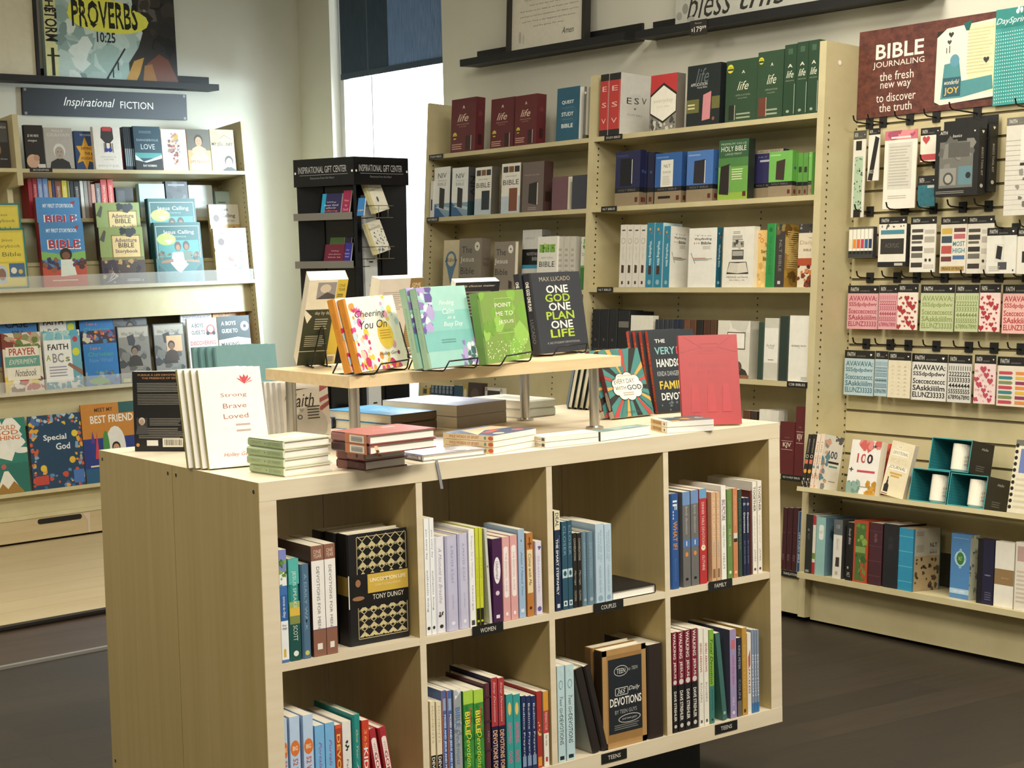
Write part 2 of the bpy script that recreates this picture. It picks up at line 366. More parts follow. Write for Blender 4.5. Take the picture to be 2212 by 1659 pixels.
def lying(Lp, Fp, Rp, z0, ytop, n, col, desc, where, group, kind='hc', spine_on='L', top='', spine='', spc=None, pg='pages_white', jit=0, cols=None, spcs=None, gapz=.0004):
    """n books lying flat, one on the other; corners of the lowest read at height z0; ytop: picture row of the top face at the near corner"""
    Fw, Lw, Rw = onz(*Fp, z0), onz(*Lp, z0), onz(*Rp, z0)
    H = zat(Fw, ytop); T = H / n; rd = random.Random(int(Fp[0]))
    for i in range(n):
        z = z0 + T * i + gapz; a = radians(rd.uniform(-jit, jit)); Rm = Matrix.Rotation(a, 3, 'Z')
        if spine_on == 'L':   # spine along L..F
            Zv, Xv, O = Rm @ (Lw - Fw), Rm @ (Rw - Fw), Fw
        elif spine_on == 'R':  # spine along F..R : head away at R, fore-edge at L side
            Zv, Xv, O = Rm @ (Fw - Rw), Rm @ (Lw - Fw), Rw
            O = Fw + (Rw - Fw)
        h = Zv.length; Xv = Xv - Zv * (Xv.dot(Zv) / Zv.length_squared)
        w = Xv.length; t = T - gapz * 2
        X, Z = Xv.normalized(), Zv.normalized(); Y = Z.cross(X)
        if Y.z > 0:   # keep the front cover on top
            O = O + Zv; Z = -Z; Y = Z.cross(X)
        O = V((O.x, O.y, z)) - Y * t if Y.z < 0 else V((O.x, O.y, z))
        book(kind, O, X, Z, w, h, t, cols[i] if cols else col, {'front': top if i == n - 1 else '', 'spine': spine}, desc[i] if isinstance(desc, list) else desc, where, group, pg, (spcs[i] if spcs else spc))
# ================================================================== the room
def plane_box(name, x0, y0, z0, x1, y1, z1, c):
    b = B(); b.box(x0, y0, z0, x1, y1, z1, c); return struct(b.build(name))
WX = 3.19                                        # face of the right-hand wall (runs along Y)
def onX(u, v, x): return hit(u, v, V((x, 0, 0)), V((-1, 0, 0)))
AZ = radians(5); eL = V((cos(AZ), sin(AZ), 0)); nW = V((eL.y, -eL.x, 0))      # left-hand wall direction, facing the shop
wy0 = onX(651, 300, WX).y                         # where the two walls meet
LW0 = V((WX, wy0, 0))
plane_box('floor', -5, -6, -.08, 4.6, 6.4, 0, 'planks')
plane_box('ceiling', -5, -6, CEIL, 4.6, 6.4, CEIL + .1, 'ceiling_paint')
plane_box('wall_front', -5, -6.1, 0, 4.6, -6, CEIL, 'wall_paint')
plane_box('wall_side', -5.1, -6, 0, -5, 6.4, CEIL, 'wall_paint')
b = B(); b.obox(LW0 - eL * 8.3, eL * 8.5, nW * -.15, (0, 0, CEIL), 'wall_paint'); struct(b.build('wall_left'))
vy1 = onX(716, 200, WX).y      # far side of the opening
vy0 = onX(956, 130, WX).y      # near side
TH = .1; SILL = .42; HEAD = 3.02
b = B()
for q in ((-6, vy0, 0, CEIL), (vy1, wy0 + .3, 0, CEIL), (vy0, vy1, 0, SILL), (vy0, vy1, HEAD, CEIL)): b.box(WX, q[0], q[2], WX + TH, q[1], q[3], 'wall_paint')
struct(b.build('wall_right'))
wn = B(); fx = WX + .055; fw = .04
for q in ((vy0, vy0 + fw, SILL, HEAD), (vy1 - fw, vy1, SILL, HEAD), (vy0 + fw, vy1 - fw, SILL, SILL + fw), (vy0 + fw, vy1 - fw, HEAD - fw, HEAD)): wn.box(fx, q[0], q[2], fx + .04, q[1], q[3], 'plastic_white')
win = struct(wn.build('window_1'))
g = B(); g.box(fx + .018, vy0 + fw, SILL + fw, fx + .022, vy1 - fw, HEAD - fw, 'glass'); go = g.build('pane', win)
g = B(); y = onX(801, 200, fx).y; g.box(fx + .008, y - .004, SILL + fw, fx + .014, y + .004, HEAD - fw, 'plastic_white'); g.build('glazing_bar', win)
# sunlit pavement outside, seen only as glare
plane_box('pavement_outside', WX + TH, 1.0, -.1, WX + 9, 9, -.02, 'd8d4c8')
# roller blind
bx = WX + .03; bz = onX(748, 167, bx).z; by1 = onX(736, 100, bx).y; by0 = vy0 + .006; bys = onX(838, 100, bx).y
t = empty('roller_blind', Matrix.Translation((bx, (by0 + by1) / 2, bz)))
def bpart(bb, nm): o = bb.build(nm); o.parent = t; o.matrix_parent_inverse = t.matrix_world.inverted()
b = B(); b.box(bx, by0, bz + .02, bx + .001, bys, 2.93, 'blind_cloth'); bpart(b, 'cloth')
b = B(); b.box(bx - .002, bys, bz + .02, bx + .002, by1, 2.93, 'blind_cloth_shaded'); y = onX(793, 60, bx).y; b.box(bx - .0025, y - .004, bz + .02, bx - .002, y + .004, 2.93, '4a5c70'); bpart(b, 'blind_cloth_shaded')  # left half of the blind, with the outside shade painted in
b = B(); b.box(bx - .006, by0, bz - .012, bx + .006, by1, bz + .0195, '2b3d52'); bpart(b, 'bottom_bar')
b = B(); b.tube([(bx - .006, by0, 2.96), (bx - .006, by1, 2.96)], .024, '2b3d52', 12); bpart(b, 'roller')
tag(t, 'blue woven roller blind half lowered over the bright window', 'window blind')
# flat ceiling lights
for i, (x, y) in enumerate(PANELS):
    b = B(); b.box(x - .6, y - .31, CEIL - .03, x + .6, y + .31, CEIL - .0005, 'plastic_white'); b.box(x - .57, y - .28, CEIL - .032, x + .57, y + .28, CEIL - .03, 'lamp')
    o = b.build('ceiling_light'); o['category'] = 'ceiling light'; o['group'] = 'ceiling lights'; o['label'] = 'flat white rectangular light panel set in the shop ceiling'

def child(b, name, par, **k):
    o = b.build(name, **k); o.parent = par; o.matrix_parent_inverse = par.matrix_world.inverted(); return o
# ================================================================== central shelf unit (two cube units back to back)
W, HH, F0, CC, DV, DP = 1.465, .763, .0385, .335, .016, .39
ZT = .913; ZB = ZT - HH; Z1 = ZB + F0; Z2 = Z1 + CC; Z3 = Z2 + DV
XC = [F0 + i * (CC + DV) for i in range(4)]
def cube_unit(y0, desc):
    t = empty('shelf_unit', Matrix.Translation((W / 2, y0 + DP / 2, ZB))); y1 = y0 + DP - .001
    b = B(); b.box(0, y0, ZT - F0, W, y1, ZT, {'all': 'birch', 'left': 'birch'}); child(b, 'top_panel', t)
    b = B(); b.box(0, y0, ZB, W, y1, Z1, 'birch'); child(b, 'bottom_panel', t)
    for x in (0, W - F0):
        b = B(); b.box(x, y0 + .0004, ZB + .0003, x + F0, y1 - .0004, ZT - .0003, {'all': 'birch_up_shaded', 'front': 'birch'})
        if x == 0:
            # visible end face carries the veneer over the full height, with dark bolt heads
            b.box(-.0012, y0 + .0004, ZB, -.0002, y1 - .0004, ZT, 'birch_up_shaded')
            for yy in (y0 + .02, y0 + DP - .02):
                for zz in (ZT - .02, ZB + .02):
                    b.poly([(-.0014, yy + .0065 * cos(a), zz + .0065 * sin(a)) for a in [2 * pi * i / 12 for i in range(12)]], 'd8c69c')
                    b.poly([(-.0016, yy + .005 * cos(a), zz + .005 * sin(a)) for a in [2 * pi * i / 12 for i in range(12)]], '2a241c')
        child(b, 'side_panel', t)
    for i in (1, 2, 3):
        b = B(); x = XC[i] - DV; b.box(x, y0 + .001, Z1, x + DV, y1 - .001, ZT - F0, {'all': 'birch_up_shaded', 'front': 'birch'}); child(b, 'divider', t)
    for i in range(4):
        b = B(); b.box(XC[i], y0 + .0012, Z2, XC[i] + CC, y1 - .0012, Z3, 'birch'); child(b, 'shelf_board', t)
    return tag(t, desc, 'shelf unit')
cube_unit(0, 'birch-effect cube shelf unit full of spine-out books facing the shop')
cube_unit(DP, 'second birch-effect cube unit standing back to back behind the first')
b = B(); b.box(.16, .13, 0, 1.30, .66, ZB - .0005, 'black_matt'); tag(b.build('plinth'), 'black box plinth raising the birch cube units off the floor', 'plinth')
# sign plates on the cube shelves
def plate(name, O, e, w, n, ww, hh, txt, desc, tw=.5, th=.42, bg='161616', fg='d9d6cc', tk=.0015):
    b = B(); b.obox(V(O), V(e) * ww, V(w) * hh, V(n) * tk, bg)
    art(b, V(O) + V(n) * tk, V(e) * ww, V(w) * hh, n, 'T .5 .5 %g %g %s . %s' % (tw, th, fg, txt), ww / hh)
    return tag(b.build(name), desc, 'sign')
EX, EZ, EN = V((1, 0, 0)), V((0, 0, 1)), V((0, -1, 0))
def uplate(x0p, x1p, ym, z, txt, desc):
    a = hit(x0p, ym, (0, 0, 0), EN).x; c = hit(x1p, ym, (0, 0, 0), EN).x
    plate('shelf_label', (a, -.0002, z), EX, EZ, EN, c - a, .0235, txt, desc)
uplate(1020, 1086.6, 1362, Z2 - .004, 'WOMEN', 'black WOMEN label on the upper shelf edge')
uplate(1281.5, 1345.8, 1310, Z2 - .004, 'COUPLES', 'black COUPLES label on the upper shelf edge')
uplate(1530, 1581, 1262, Z2 - .004, 'FAMILY', 'black FAMILY label on the upper shelf edge')
uplate(1298.6, 1353.4, 1635, ZB + .012, 'TEENS', 'black TEENS label below the chalkboard-covered book')
uplate(1544, 1592, 1568, ZB + .012, 'TEENS', 'black TEENS label below the maroon and black spines')
# raised display board on steel posts
t = empty('display_riser', Matrix.Translation((.73, .39, ZT)))
RZT = ZT + .1795; RX0, RX1, RY0, RY1 = .338, 1.118, .198, .578
b = B(); b.box(RX0, RY0, RZT - .026, RX1, RY1, RZT, 'plywood'); child(b, 'board', t)
for x in (.377, 1.069):
    for y in (.245, .5286):
        b = B(); b.lathe((x, y, ZT + .0004), [(.022, 0), (.022, .004), (.0125, .007), (.0125, RZT - .027 - ZT)], 'steel', 20); child(b, 'post', t, smooth=False)
tag(t, 'plywood display riser on steel posts standing on the cube unit', 'riser')

# ================================================================== right-hand wall fixture (leans back a little)
eR = V((.0018, -1, .0091)).normalized(); wR = V((.0784, .0092, .9969)); nR = wR.cross(eR).normalized()
if nR.x > 0: nR = -nR
wR = (wR - eR * wR.dot(eR)).normalized(); nR = (nR - eR * nR.dot(eR)).normalized()
OR = onz(1731, 1345, 0)
def wr(u, v, sb=0): q = hit(u, v, OR - nR * sb, nR) - OR; return q.dot(eR), q.dot(wR)
sA = wr(925.5, 342)[0]; sB = wr(1277, 300)[0]; sC = wr(1770.5, 300)[0]
PT = .032; RD = .2
TOPA = wr(924, 223.5)[1]; TOPC = wr(1780, 88)[1]
def holes(b, O, e, w, n, v0, v1, dv=.0253):
    k = v0
    while k < v1:
        c = V(O) + V(w) * k + V(n) * .0006
        b.poly([c + V(e) * .0042 * cos(a) + V(w) * .0042 * sin(a) for a in [2 * pi * i / 6 for i in range(6)]], '2c281f'); k += dv
def Rp(s, v, d): return OR + eR * s + wR * v - nR * d
fx_r = empty('bookcase', frameM(OR, eR, -nR, wR))
for s, top, nm in ((sA, TOPA, 'end_panel'), (sB, TOPA + .01, 'upright'), (sC, TOPC, 'upright')):
    v0 = max(0, -s * .0091) + .02; b = B(); b.obox(Rp(s - PT / 2 if s != sA else s - .02, v0, 0), eR * (PT if s != sA else .02), nR * -RD, wR * (top - v0), 'maple')
    for dd in (.028, RD - .03):
        if s != sA: holes(b, Rp(s - PT / 2, 0, dd), nR, wR, -eR, .3, top - .3)
        holes(b, Rp(s + (PT / 2 if s != sA else 0), 0, dd), nR, wR, eR, .3, top - .25)
    if s == sC:
        c = Rp(s + PT / 2, top - .07, .07) + eR * .001; b.poly([c + nR * .009 * cos(a) + wR * .009 * sin(a) for a in [2 * pi * i / 12 for i in range(12)]], 'f4efdd')
    child(b, nm, fx_r)
bk = B()
for s0, s1, top in ((sA, sB - PT / 2, TOPA - .0), (sB + PT / 2, sC - PT / 2, TOPA + .0)):
    bk.obox(Rp(s0, .05, RD - .012), eR * (s1 - s0), nR * -.012, wR * (wr(1282, 306.5)[1] - .03), 'maple')
    for fr in (.28, .64): holes(bk, Rp(s0 + (s1 - s0) * fr, 0, RD - .012), eR, wR, nR, .3, 1.68)
child(bk, 'back_panel', fx_r)
SHR = {}
def rshelf(key, s0, s1, u, v, ym, where, group, thick=.019, front=True):
    """shelf whose front lower edge shows at picture point (u,v)"""
    vb = wr(u, v)[1]
    b = B(); b.obox(Rp(s0, vb, .002), eR * (s1 - s0), nR * -(RD - .016), wR * thick, 'maple'); child(b, 'shelf_board', fx_r)
    SHR[key] = Shelf(Rp(0, vb + thick, .002), eR, wR, nR, ym, where, group)
L0, L1, L2, L3 = sA, sB - PT / 2, sB + PT / 2, sC - PT / 2
rshelf('a1', L0, L1, 1282, 306.5, 270, 'on the top window shelf', 'bibles on the top shelf by the window')
rshelf('a2', L0, L1, 1100, 469.5, 410, 'on the second window shelf', 'bibles on the second shelf by the window')
rshelf('a3', L0, L1, 1265, 636, 560, 'on the third window shelf', 'bibles on the third shelf by the window')
rshelf('a4', L0, L1, 1000, 889, 850, 'seen under the riser', 'books on the low shelf behind the riser')
rshelf('b1', L2, L3, 1500, 283, 230, 'on the top wall shelf', 'study bibles on the top wall shelf')
rshelf('b2', L2, L3, 1500, 446.3, 390, 'on the second wall shelf', 'bibles on the second wall shelf')
rshelf('b3', L2, L3, 1520, 631.5, 560, 'on the third wall shelf', 'bibles on the third wall shelf')
rshelf('b4', L2, L3, 1680, 834, 760, 'on the fourth wall shelf', 'bibles on the fourth wall shelf')
rshelf('b5', L2, L3, 1710, 1038, 960, 'on the low wall shelf', 'bibles on the low wall shelf')
rshelf('b6', L2, L3, 1710, 1246, 1180, 'on the bottom wall shelf', 'bibles on the bottom wall shelf')
b = B(); vb = wr(1710, 1246)[1]; b.obox(Rp(L0, .026, .006), eR * (L3 - L0), nR * -.016, wR * (vb - .026), 'maple'); child(b, 'kick_panel', fx_r)
tag(fx_r, 'pale maple wall shelving with perforated uprights, filled with bibles', 'shelving')
def rlabel(key, u0, u1, v, txt, desc, hh=.022):
    S = SHR[key]; a = S.at(u0, v, -.003)[0]; c = S.at(u1, v, -.003)[0]
    plate('shelf_label', S.base(a, -.0025) - S.w * .021, eR, wR, nR, c - a, hh, txt, desc, .8, .4)
rlabel('a1', 927, 957, 338, 'STUDY BIBLES', 'small black label on the top shelf by the window')
rlabel('a2', 922, 947, 474, 'NIV BIBLES', 'small black label on the second shelf by the window')
rlabel('b1', 1306, 1344, 296, 'STUDY BIBLES', 'small black label under the red spines on the top wall shelf')
rlabel('b2', 1299, 1332, 453, 'NLT BIBLES', 'small black label on the second wall shelf edge')
rlabel('b3', 1290, 1324, 624, 'NLT BIBLES', 'small black label on the third wall shelf edge')
rlabel('b4', 1700, 1744, 830, 'CSB BIBLES', 'small black label on the fourth wall shelf edge')
rlabel('b5', 1687, 1733, 1032, 'KJV & NKJV BIBLES', 'small black label below the maroon bibles on the low shelf')
rlabel('b6', 1688, 1726, 1243, 'TRANSLATIONS', 'small black label on the bottom wall shelf edge')

# ---- slatwall bay
SD = .175                                   # slat face lies this far behind the upright fronts
sS = sC + PT / 2 + .0008; sE = sS + 1.25
sl = empty('slatted_display', frameM(Rp(sS, 0, SD), eR, -nR, wR))
def wsl(u, v): q = hit(u, v, OR - nR * SD, nR) - OR; return q.dot(eR), q.dot(wR)
v2 = wsl(1870, 464)[1]; v3 = wsl(1900, 606.7)[1]; v4 = wsl(2000, 752.5)[1]; v5 = wsl(2000, 901)[1]
gap = (v2 - v5) / 9
vh0 = wsl(1850, 258)[1]; vh1 = wsl(1850, 277)[1]
b = B(); k = 0
tops = [v2 - gap * i for i in range(-4, 24)]
tops = [x for x in tops if .42 < x]
b.obox(Rp(sS, .3, SD + .006), eR * (sE - sS), nR * -.012, wR * (TOPC - .3), '6e6346')
for i, x in enumerate(tops):
    lo = tops[i + 1] + .009 if i + 1 < len(tops) else .3
    hi = x - .0
    if hi - lo > .01: b.obox(Rp(sS, lo, SD), eR * (sE - sS), nR * -.0055, wR * (hi - lo), 'maple')
b.obox(Rp(sS, tops[0] + .009, SD), eR * (sE - sS), nR * -.0055, wR * max(.01, vh0 + .3 - tops[0]), 'maple')
child(b, 'slat_panel', sl)
b = B(); b.obox(Rp(sS, .012, .03), eR * (sE - sS), nR * -.016, wR * (hit(2080, 1313, OR, nR) - OR).dot(wR) - wR * .014, 'maple'); child(b, 'kick_panel', sl)
tag(sl, 'pale maple slatwall bay with dark grooves hung with craft packs', 'slatwall')
# base deck and tilted ledge of the slatwall bay
q = hit(2080, 1313, Rp(0, 0, -.045), nR) - OR; vdeck = q.dot(wR)
b = B(); b.obox(Rp(sS, vdeck, -.045), eR * (sE - sS), nR * -(SD + .04), wR * .02, 'maple'); child(b, 'base_deck', sl)
DK = Shelf(Rp(0, vdeck + .02, -.045), eR, wR, nR, 1200, 'on the slatwall deck', 'bibles on the slatwall deck')
q = hit(1965, 1091, Rp(0, 0, -.065), nR) - OR; vle = q.dot(wR)
t5 = radians(9); wT = wR * cos(t5) - nR * sin(t5); nT = nR * cos(t5) + wR * sin(t5)
b = B(); b.obox(Rp(sS, vle, -.065), eR * (sE - sS), nT * -(SD + .058), wT * .016, 'maple'); child(b, 'display_ledge', sl)
LG = Shelf(Rp(0, vle, -.065) + wT * .016, eR, wT, nT, 1010, 'on the slatwall ledge', 'books on the slatwall ledge')

# ================================================================== left-hand fixture
LD = .29; LN = radians(5.7)
bkL = -nW; wL = UP * cos(LN) + bkL * sin(LN); nL = nW * cos(LN) + UP * sin(LN)
PFRONT = onz(230, 1400, 0)                                          # platform's foot on the shop floor
# front top corner of the display's end panel: LD in front of the wall along its own lean
q = ray(527, 262); k = ((LW0 + nW * (LD * cos(LN) + .02)) - CAM).dot(nW) / q.dot(nW); FT = CAM + q * k
PH = hit(220, 1152, FT, nL).z                                       # top of the platform the display stands on
OL = FT - wL * ((FT.z - PH - .0005) / wL.z)
def wl(u, v, sb=0): q = hit(u, v, OL - nL * sb, nL) - OL; return q.dot(eL), q.dot(wL)
def Lp(s, v, d): return OL + eL * s + wL * v - nL * d
sR = wl(527, 262)[0]; TOPL = wl(527, 262)[1]; sM = wl(36, 300)[0]; vl2 = wl(300, 613)[1]
fx_l = empty('face_out_shelving', frameM(OL, eL, -nL, wL))
b = B(); b.obox(Lp(sR - .022, .012, 0), eL * .022, nL * -LD, wL * (TOPL - .012), 'maple'); b.obox(V((FT.x - .02, FT.y - .3, .0005)) + V(((OL + eL * (sR - .022)).x - FT.x + .02, (OL + eL * sR).y - FT.y + .3, 0)), eL * .022, nW * -.2, (0, 0, PH + .006), 'maple'); holes(b, Lp(sR - .022, 0, .03), nL, wL, -eL, .4, TOPL - .2); holes(b, Lp(sR - .022, 0, LD - .05), nL, wL, -eL, .4, TOPL - .2); child(b, 'end_panel', fx_l)
b = B(); b.obox(Lp(sM - .014, vl2 + .03, .12), eL * .028, nL * -(LD - .135), wL * (wl(36, 247)[1] - vl2 - .03), 'maple'); b.obox(Lp(sM - .014, wl(36, 400)[1], 0), eL * .028, nL * -.1195, wL * (wl(36, 247)[1] - wl(36, 400)[1]), 'maple'); child(b, 'upright', fx_l)
b = B(); b.obox(Lp(sM - 1.0, .04, LD - .01), eL * (sR - sM + .978), nL * -.01, wL * (wl(300, 372)[1] - .03), 'maple'); child(b, 'back_panel', fx_l)
SHL = {}
def lshelf(key, u, v, ym, where, group, s0=None, sb=0, thick=.018, dep=None, s1=None):
    vb = wl(u, v, sb)[1]; s0 = sM + .014 if s0 is None else s0
    b = B(); b.obox(Lp(s0, vb - thick, sb), eL * ((s1 or sR - .0225) - s0), nL * -((dep or LD) - sb - .012), wL * thick, 'maple'); child(b, 'shelf_board', fx_l)
    SHL[key] = Shelf(Lp(0, vb, sb), eL, wL, nL, ym, where, group)
lshelf('l1', 300, 367, 320, 'under the hanging sign', 'books on the top shelf under the sign')
lshelf('l0', 15, 363, 310, 'cut by the left picture edge', 'books on the top shelf under the sign', s0=sM - .9, s1=sM - .0142); SHL['l0'].w = wL
sLL = sM - .9
lshelf('l2b', 300, 470, 420, 'behind the storybooks', 'spine row behind the storybooks', sb=.17, dep=.27)
lshelf('l2u', 300, 561, 430, 'in the upper storybook tier', 'storybooks shown face out', s0=sLL, sb=.085, dep=.15)
lshelf('l2', 300, 613, 545, 'in the lower storybook tier', 'storybooks shown face out', s0=sLL, sb=.0)
lshelf('l3u', 300, 772, 680, 'on the upper kids tier', 'kids books shown face out', s0=sLL, sb=.085, dep=.15)
lshelf('l3', 300, 826, 780, 'on the lower kids tier', 'kids books shown face out', s0=sLL, sb=.0)
lshelf('l4u', 100, 1004, 880, 'in the bottom picture-book row', 'picture books in the bottom row', s0=sLL, sb=.085, dep=.15)
lshelf('l4', 100, 1057, 980, 'in the bottom picture-book row', 'picture books in the bottom row', s0=sLL, sb=.0)
# stepped faces under each tier
b = B()
for k in ('l2', 'l3', 'l4'):
    S = SHL[k]; S2 = SHL[k + 'u']; v = (S.O - OL).dot(wL); vu = (S2.O - OL).dot(wL)
    b.obox(Lp(sLL, v, .092), eL * (sR - .022 - sLL), nL * -.01, wL * (vu - v - .018), 'maple')
    b.obox(Lp(sLL, v - .16, .05), eL * (sR - .022 - sLL), nL * -.01, wL * .142, 'maple')
child(b, 'riser_panel', fx_l)
# boarded base with a hand slot
b = B(); vt = wl(100, 1108)[1]
b.obox(Lp(sLL, vt - .018, .001), eL * (sR - .0225 - sLL), nL * -.2, wL * .018, 'maple'); child(b, 'base_deck', fx_l)
b = B(); b.obox(Lp(sLL, .012, .004), eL * (sR - .0225 - sLL), nL * -.018, wL * (vt - .031), 'drawer')
a0, h0 = wl(81, 1127, .004); a1, h1 = wl(177, 1115.5, .004); mid = (h0 + h1) / 2; rr = .0125
pts = [(a0 + rr + rr * cos(a), rr * sin(a)) for a in [pi / 2 + pi * j / 8 for j in range(9)]] + [(a1 - rr + rr * cos(a), rr * sin(a)) for a in [-pi / 2 + pi * j / 8 for j in range(9)]]
b.poly([Lp(x, mid + y, .0034) for x, y in pts], '17140f')
ta, tb = wl(178, 1103, .004)[0], wl(197, 1140, .004)[0]; hi, lo = vt - .024, .013
b.poly([Lp(ta, hi, .0032), Lp(tb, hi, .0032), Lp(tb - .006, lo, .0032), Lp(ta + .02, lo, .0032), Lp(ta + .022, lo + .06, .0032)], 'c9b5a2')
child(b, 'base_panel', fx_l)
tag(fx_l, 'tall maple face-out book display with stepped tiers and a boarded base', 'shelving')
# clear lips in front of the storybook tiers
for k, hh, d in (('l2', .055, 'clear acrylic lip holding the storybook row'), ('l3', .05, 'clear acrylic lip holding the kids book row')):
    S = SHL[k]; b = B(); b.obox(S.O + eL * sLL + nL * .003 - wL * .018, eL * (sR - .03 - sLL), nL * .003, wL * (hh + .018), 'acrylic'); child(b, 'clear_lip', fx_l)
b = B(); S = SHL['l1']; plate('shelf_label', Lp(wl(64, 366)[0], wl(64, 366)[1] - .012, -.0005), eL, wL, nL, .115, .02, 'BIOGRAPHIES', 'small black label on the top shelf edge under the sign', .7, .4)
# low boarded platform under that display
PE = onz(228, 1316, PH); x0, x1 = -3.2, 1.0; dep = (LW0 - PE).dot(-nW) - .01; PP = V((PE.x, PE.y, 0)); gp = (PFRONT - PE).dot(nW)
t = empty('platform', frameM(PP, eL, -nW, UP))
b = B(); b.obox(PP + eL * x0 - nW * .012 + UP * .0005, eL * (x1 - x0), nW * -.02, (0, 0, PH - .012), 'kick_board'); b.obox(PP + eL * x0 - nW * .011 + UP * .0005, eL * (x1 - x0), nW * (gp + .011), (0, 0, .006), 'kick_board'); child(b, 'front_board', t)
b = B(); b.obox(PP + eL * x0 + UP * (PH - .0105), eL * (x1 - x0), nW * -.035, (0, 0, .0102), '1a1612'); child(b, 'nosing', t)
b = B(); yy = .036
while yy < dep:
    w_ = min(.19, dep - yy); b.obox(PP + eL * x0 - nW * yy + UP * (PH - .02), eL * (x1 - x0), nW * -(w_ - .003), (0, 0, .0198), 'drawer'); yy += .19
b.obox(PP + eL * x0 - nW * .033 + UP * .001, eL * (x1 - x0), nW * -(dep - .04), (0, 0, PH - .0215), '2a241c'); child(b, 'deck', t)
b = B(); b.obox(PP + eL * x0 + nW * (gp + .001) + UP * .0005, eL * (x1 - x0), nW * .02, (0, 0, .01), 'grey_metal'); child(b, 'metal_strip', t)
tag(t, 'low boarded platform edged by a worn metal strip under the book display', 'platform')
print('PLATFORM', PH, PE, 'FT', FT, 'LW0', LW0, 'eR bay', sB - sA, sC - sB)
# ================================================================== signs, ledges and pictures on the walls
EZU = V((0, 0, 1))
def wallL(u, v, off=0): return hit(u, v, LW0 + nW * off, nW)
def wallR(u, v, off=0): return hit(u, v, V((WX - off, 0, 0)), V((-1, 0, 0)))
nWR, eWR = V((-1, 0, 0)), V((0, -1, 0))
a, c = wallL(49.5, 220, .02), wallL(403.5, 232, .02); top = wallL(48, 188.5, .02).z; bot = wallL(50, 248, .02).z
b = B(); ww = (c - a).dot(eL); b.obox(V((a.x, a.y, bot)), eL * ww, nW * -.018, (0, 0, top - bot), '20242c')
art(b, V((a.x, a.y, bot)), eL * ww, (0, 0, top - bot), nW, 'T .39 .5 .31 .42 w i Inspirational;T .68 .5 .205 .27 w . FICTION;C .015 .93 .008 g;C .985 .93 .008 g;C .015 .07 .008 g;C .985 .07 .008 g', ww / (top - bot))
tag(b.build('hanging_sign'), 'long black sign with white FICTION lettering above the biography shelf', 'sign')
def ledge(name, A, wid, dep, e, n, desc, lip=.032, back=.03, inb=.0, inr=0.0):
    """picture ledge: A is the lower left outer corner at the front lip"""
    t = empty(name, Matrix.Translation(A + e * wid / 2))
    b = B(); b.obox(A, e * wid, n * -.014, EZU * lip, 'black_matt'); child(b, 'front_lip', t)
    b = B(); b.obox(A - n * .0145, e * wid, n * -(dep - .0145), EZU * .014, 'black_matt'); child(b, 'base_board', t)
    b = B(); b.obox(A - n * (dep - .014) + EZU * .0145, e * wid, n * -.0138, EZU * (lip + back), 'black_matt'); child(b, 'back_board', t)
    return tag(t, desc, 'picture ledge')
LDP = .11
# left wall ledge
P = hit(473.5, 195.5, LW0 + nW * LDP, nW); wid = 1.6; A = P - eL * wid
ledge('picture_ledge', A, wid, LDP, eL, nW, 'black picture ledge above the FICTION sign')
lz = P.z + .0145
# canvas print leaning there
def wallpic(name, a, c, z0, hh, th, e, n, lean, parts): pass
def lean_frame(O, e, n, wid, hh, lean): Zv = EZU * cos(lean) - n * sin(lean); Y = Zv.cross(e); return frameM(O, e, Y, Zv)
pl = LW0 + nW * (LDP - .035)
a = hit(102, 168, pl, nW); c = hit(385, 180, pl, nW); wid = (c - a).dot(eL); hh = .52
a = V((a.x, a.y, lz + .003)); Mx = lean_frame(a, eL, nW, wid, hh, radians(2))
b = B(); b.box(0, 0, 0, wid, .03, hh, 'a9c0bd')
spec = ('X 3 60 .08 .2 b9cfcb,9db8b4,c6d6d2,8fa9a6;R .0 0 .09 1 d8d9a0;X 12 14 .05 .1 7d9694,d6e2de .1 0 .5 .9;'
 'P 2a2622 .62 0 .62 .2 .7 .35 .74 .5 .68 .65 .66 .9 .62 1.2 1 1.2 1 0;P 5a5650 .7 .6 .74 1 .8 1 .86 .62;P 8b8a84 .78 .55 .7 1 .76 1;'
 'P 6b3b2a .72 0 .76 .2 .86 .3 .93 .25 1 .05 1 0;P b98c3f .58 0 .66 .22 .74 .26 .7 .1 .66 0;P 93642c .72 0 .74 .18 .8 .2 .82 .1 .84 0;'
 'P 222 .42 0 .435 0 .6 .33 .59 .34;R .49 .05 .5 .13 222;R .53 .12 .54 .2 222;R .455 0 .46 .07 222;'
 'X 5 18 .03 .09 141414,26221e,3a332c .66 .3 .98 .95;E .44 .64 .27 .16 e4e35a;E .55 .6 .24 .13 e4e35a;E .36 .68 .18 .14 e4e35a;'
 'T .455 .645 .5 .26 151515 b PROVERBS;T .47 .635 .46 .17 e4e35a . PROVERBS;T .455 .64 .49 .19 151515 . PROVERBS;T .455 .43 .14 .1 151515 b 10:25;V .045 .78 .06 .3 151515 b IN THE;V .05 .52 .09 .32 151515 b STORM;R .04 .04 .062 .3 151515;R .01 .22 .1 .235 151515;R .4 .82 .5 1 f0efe6')
art(b, (0, 0, 0), (wid, 0, 0), (0, 0, hh), (0, -1, 0), spec, wid / hh)
tag(b.build('canvas_print', None, Mx), 'yellow graffiti-lettered canvas print of a stormy ship on the black ledge', 'wall art')
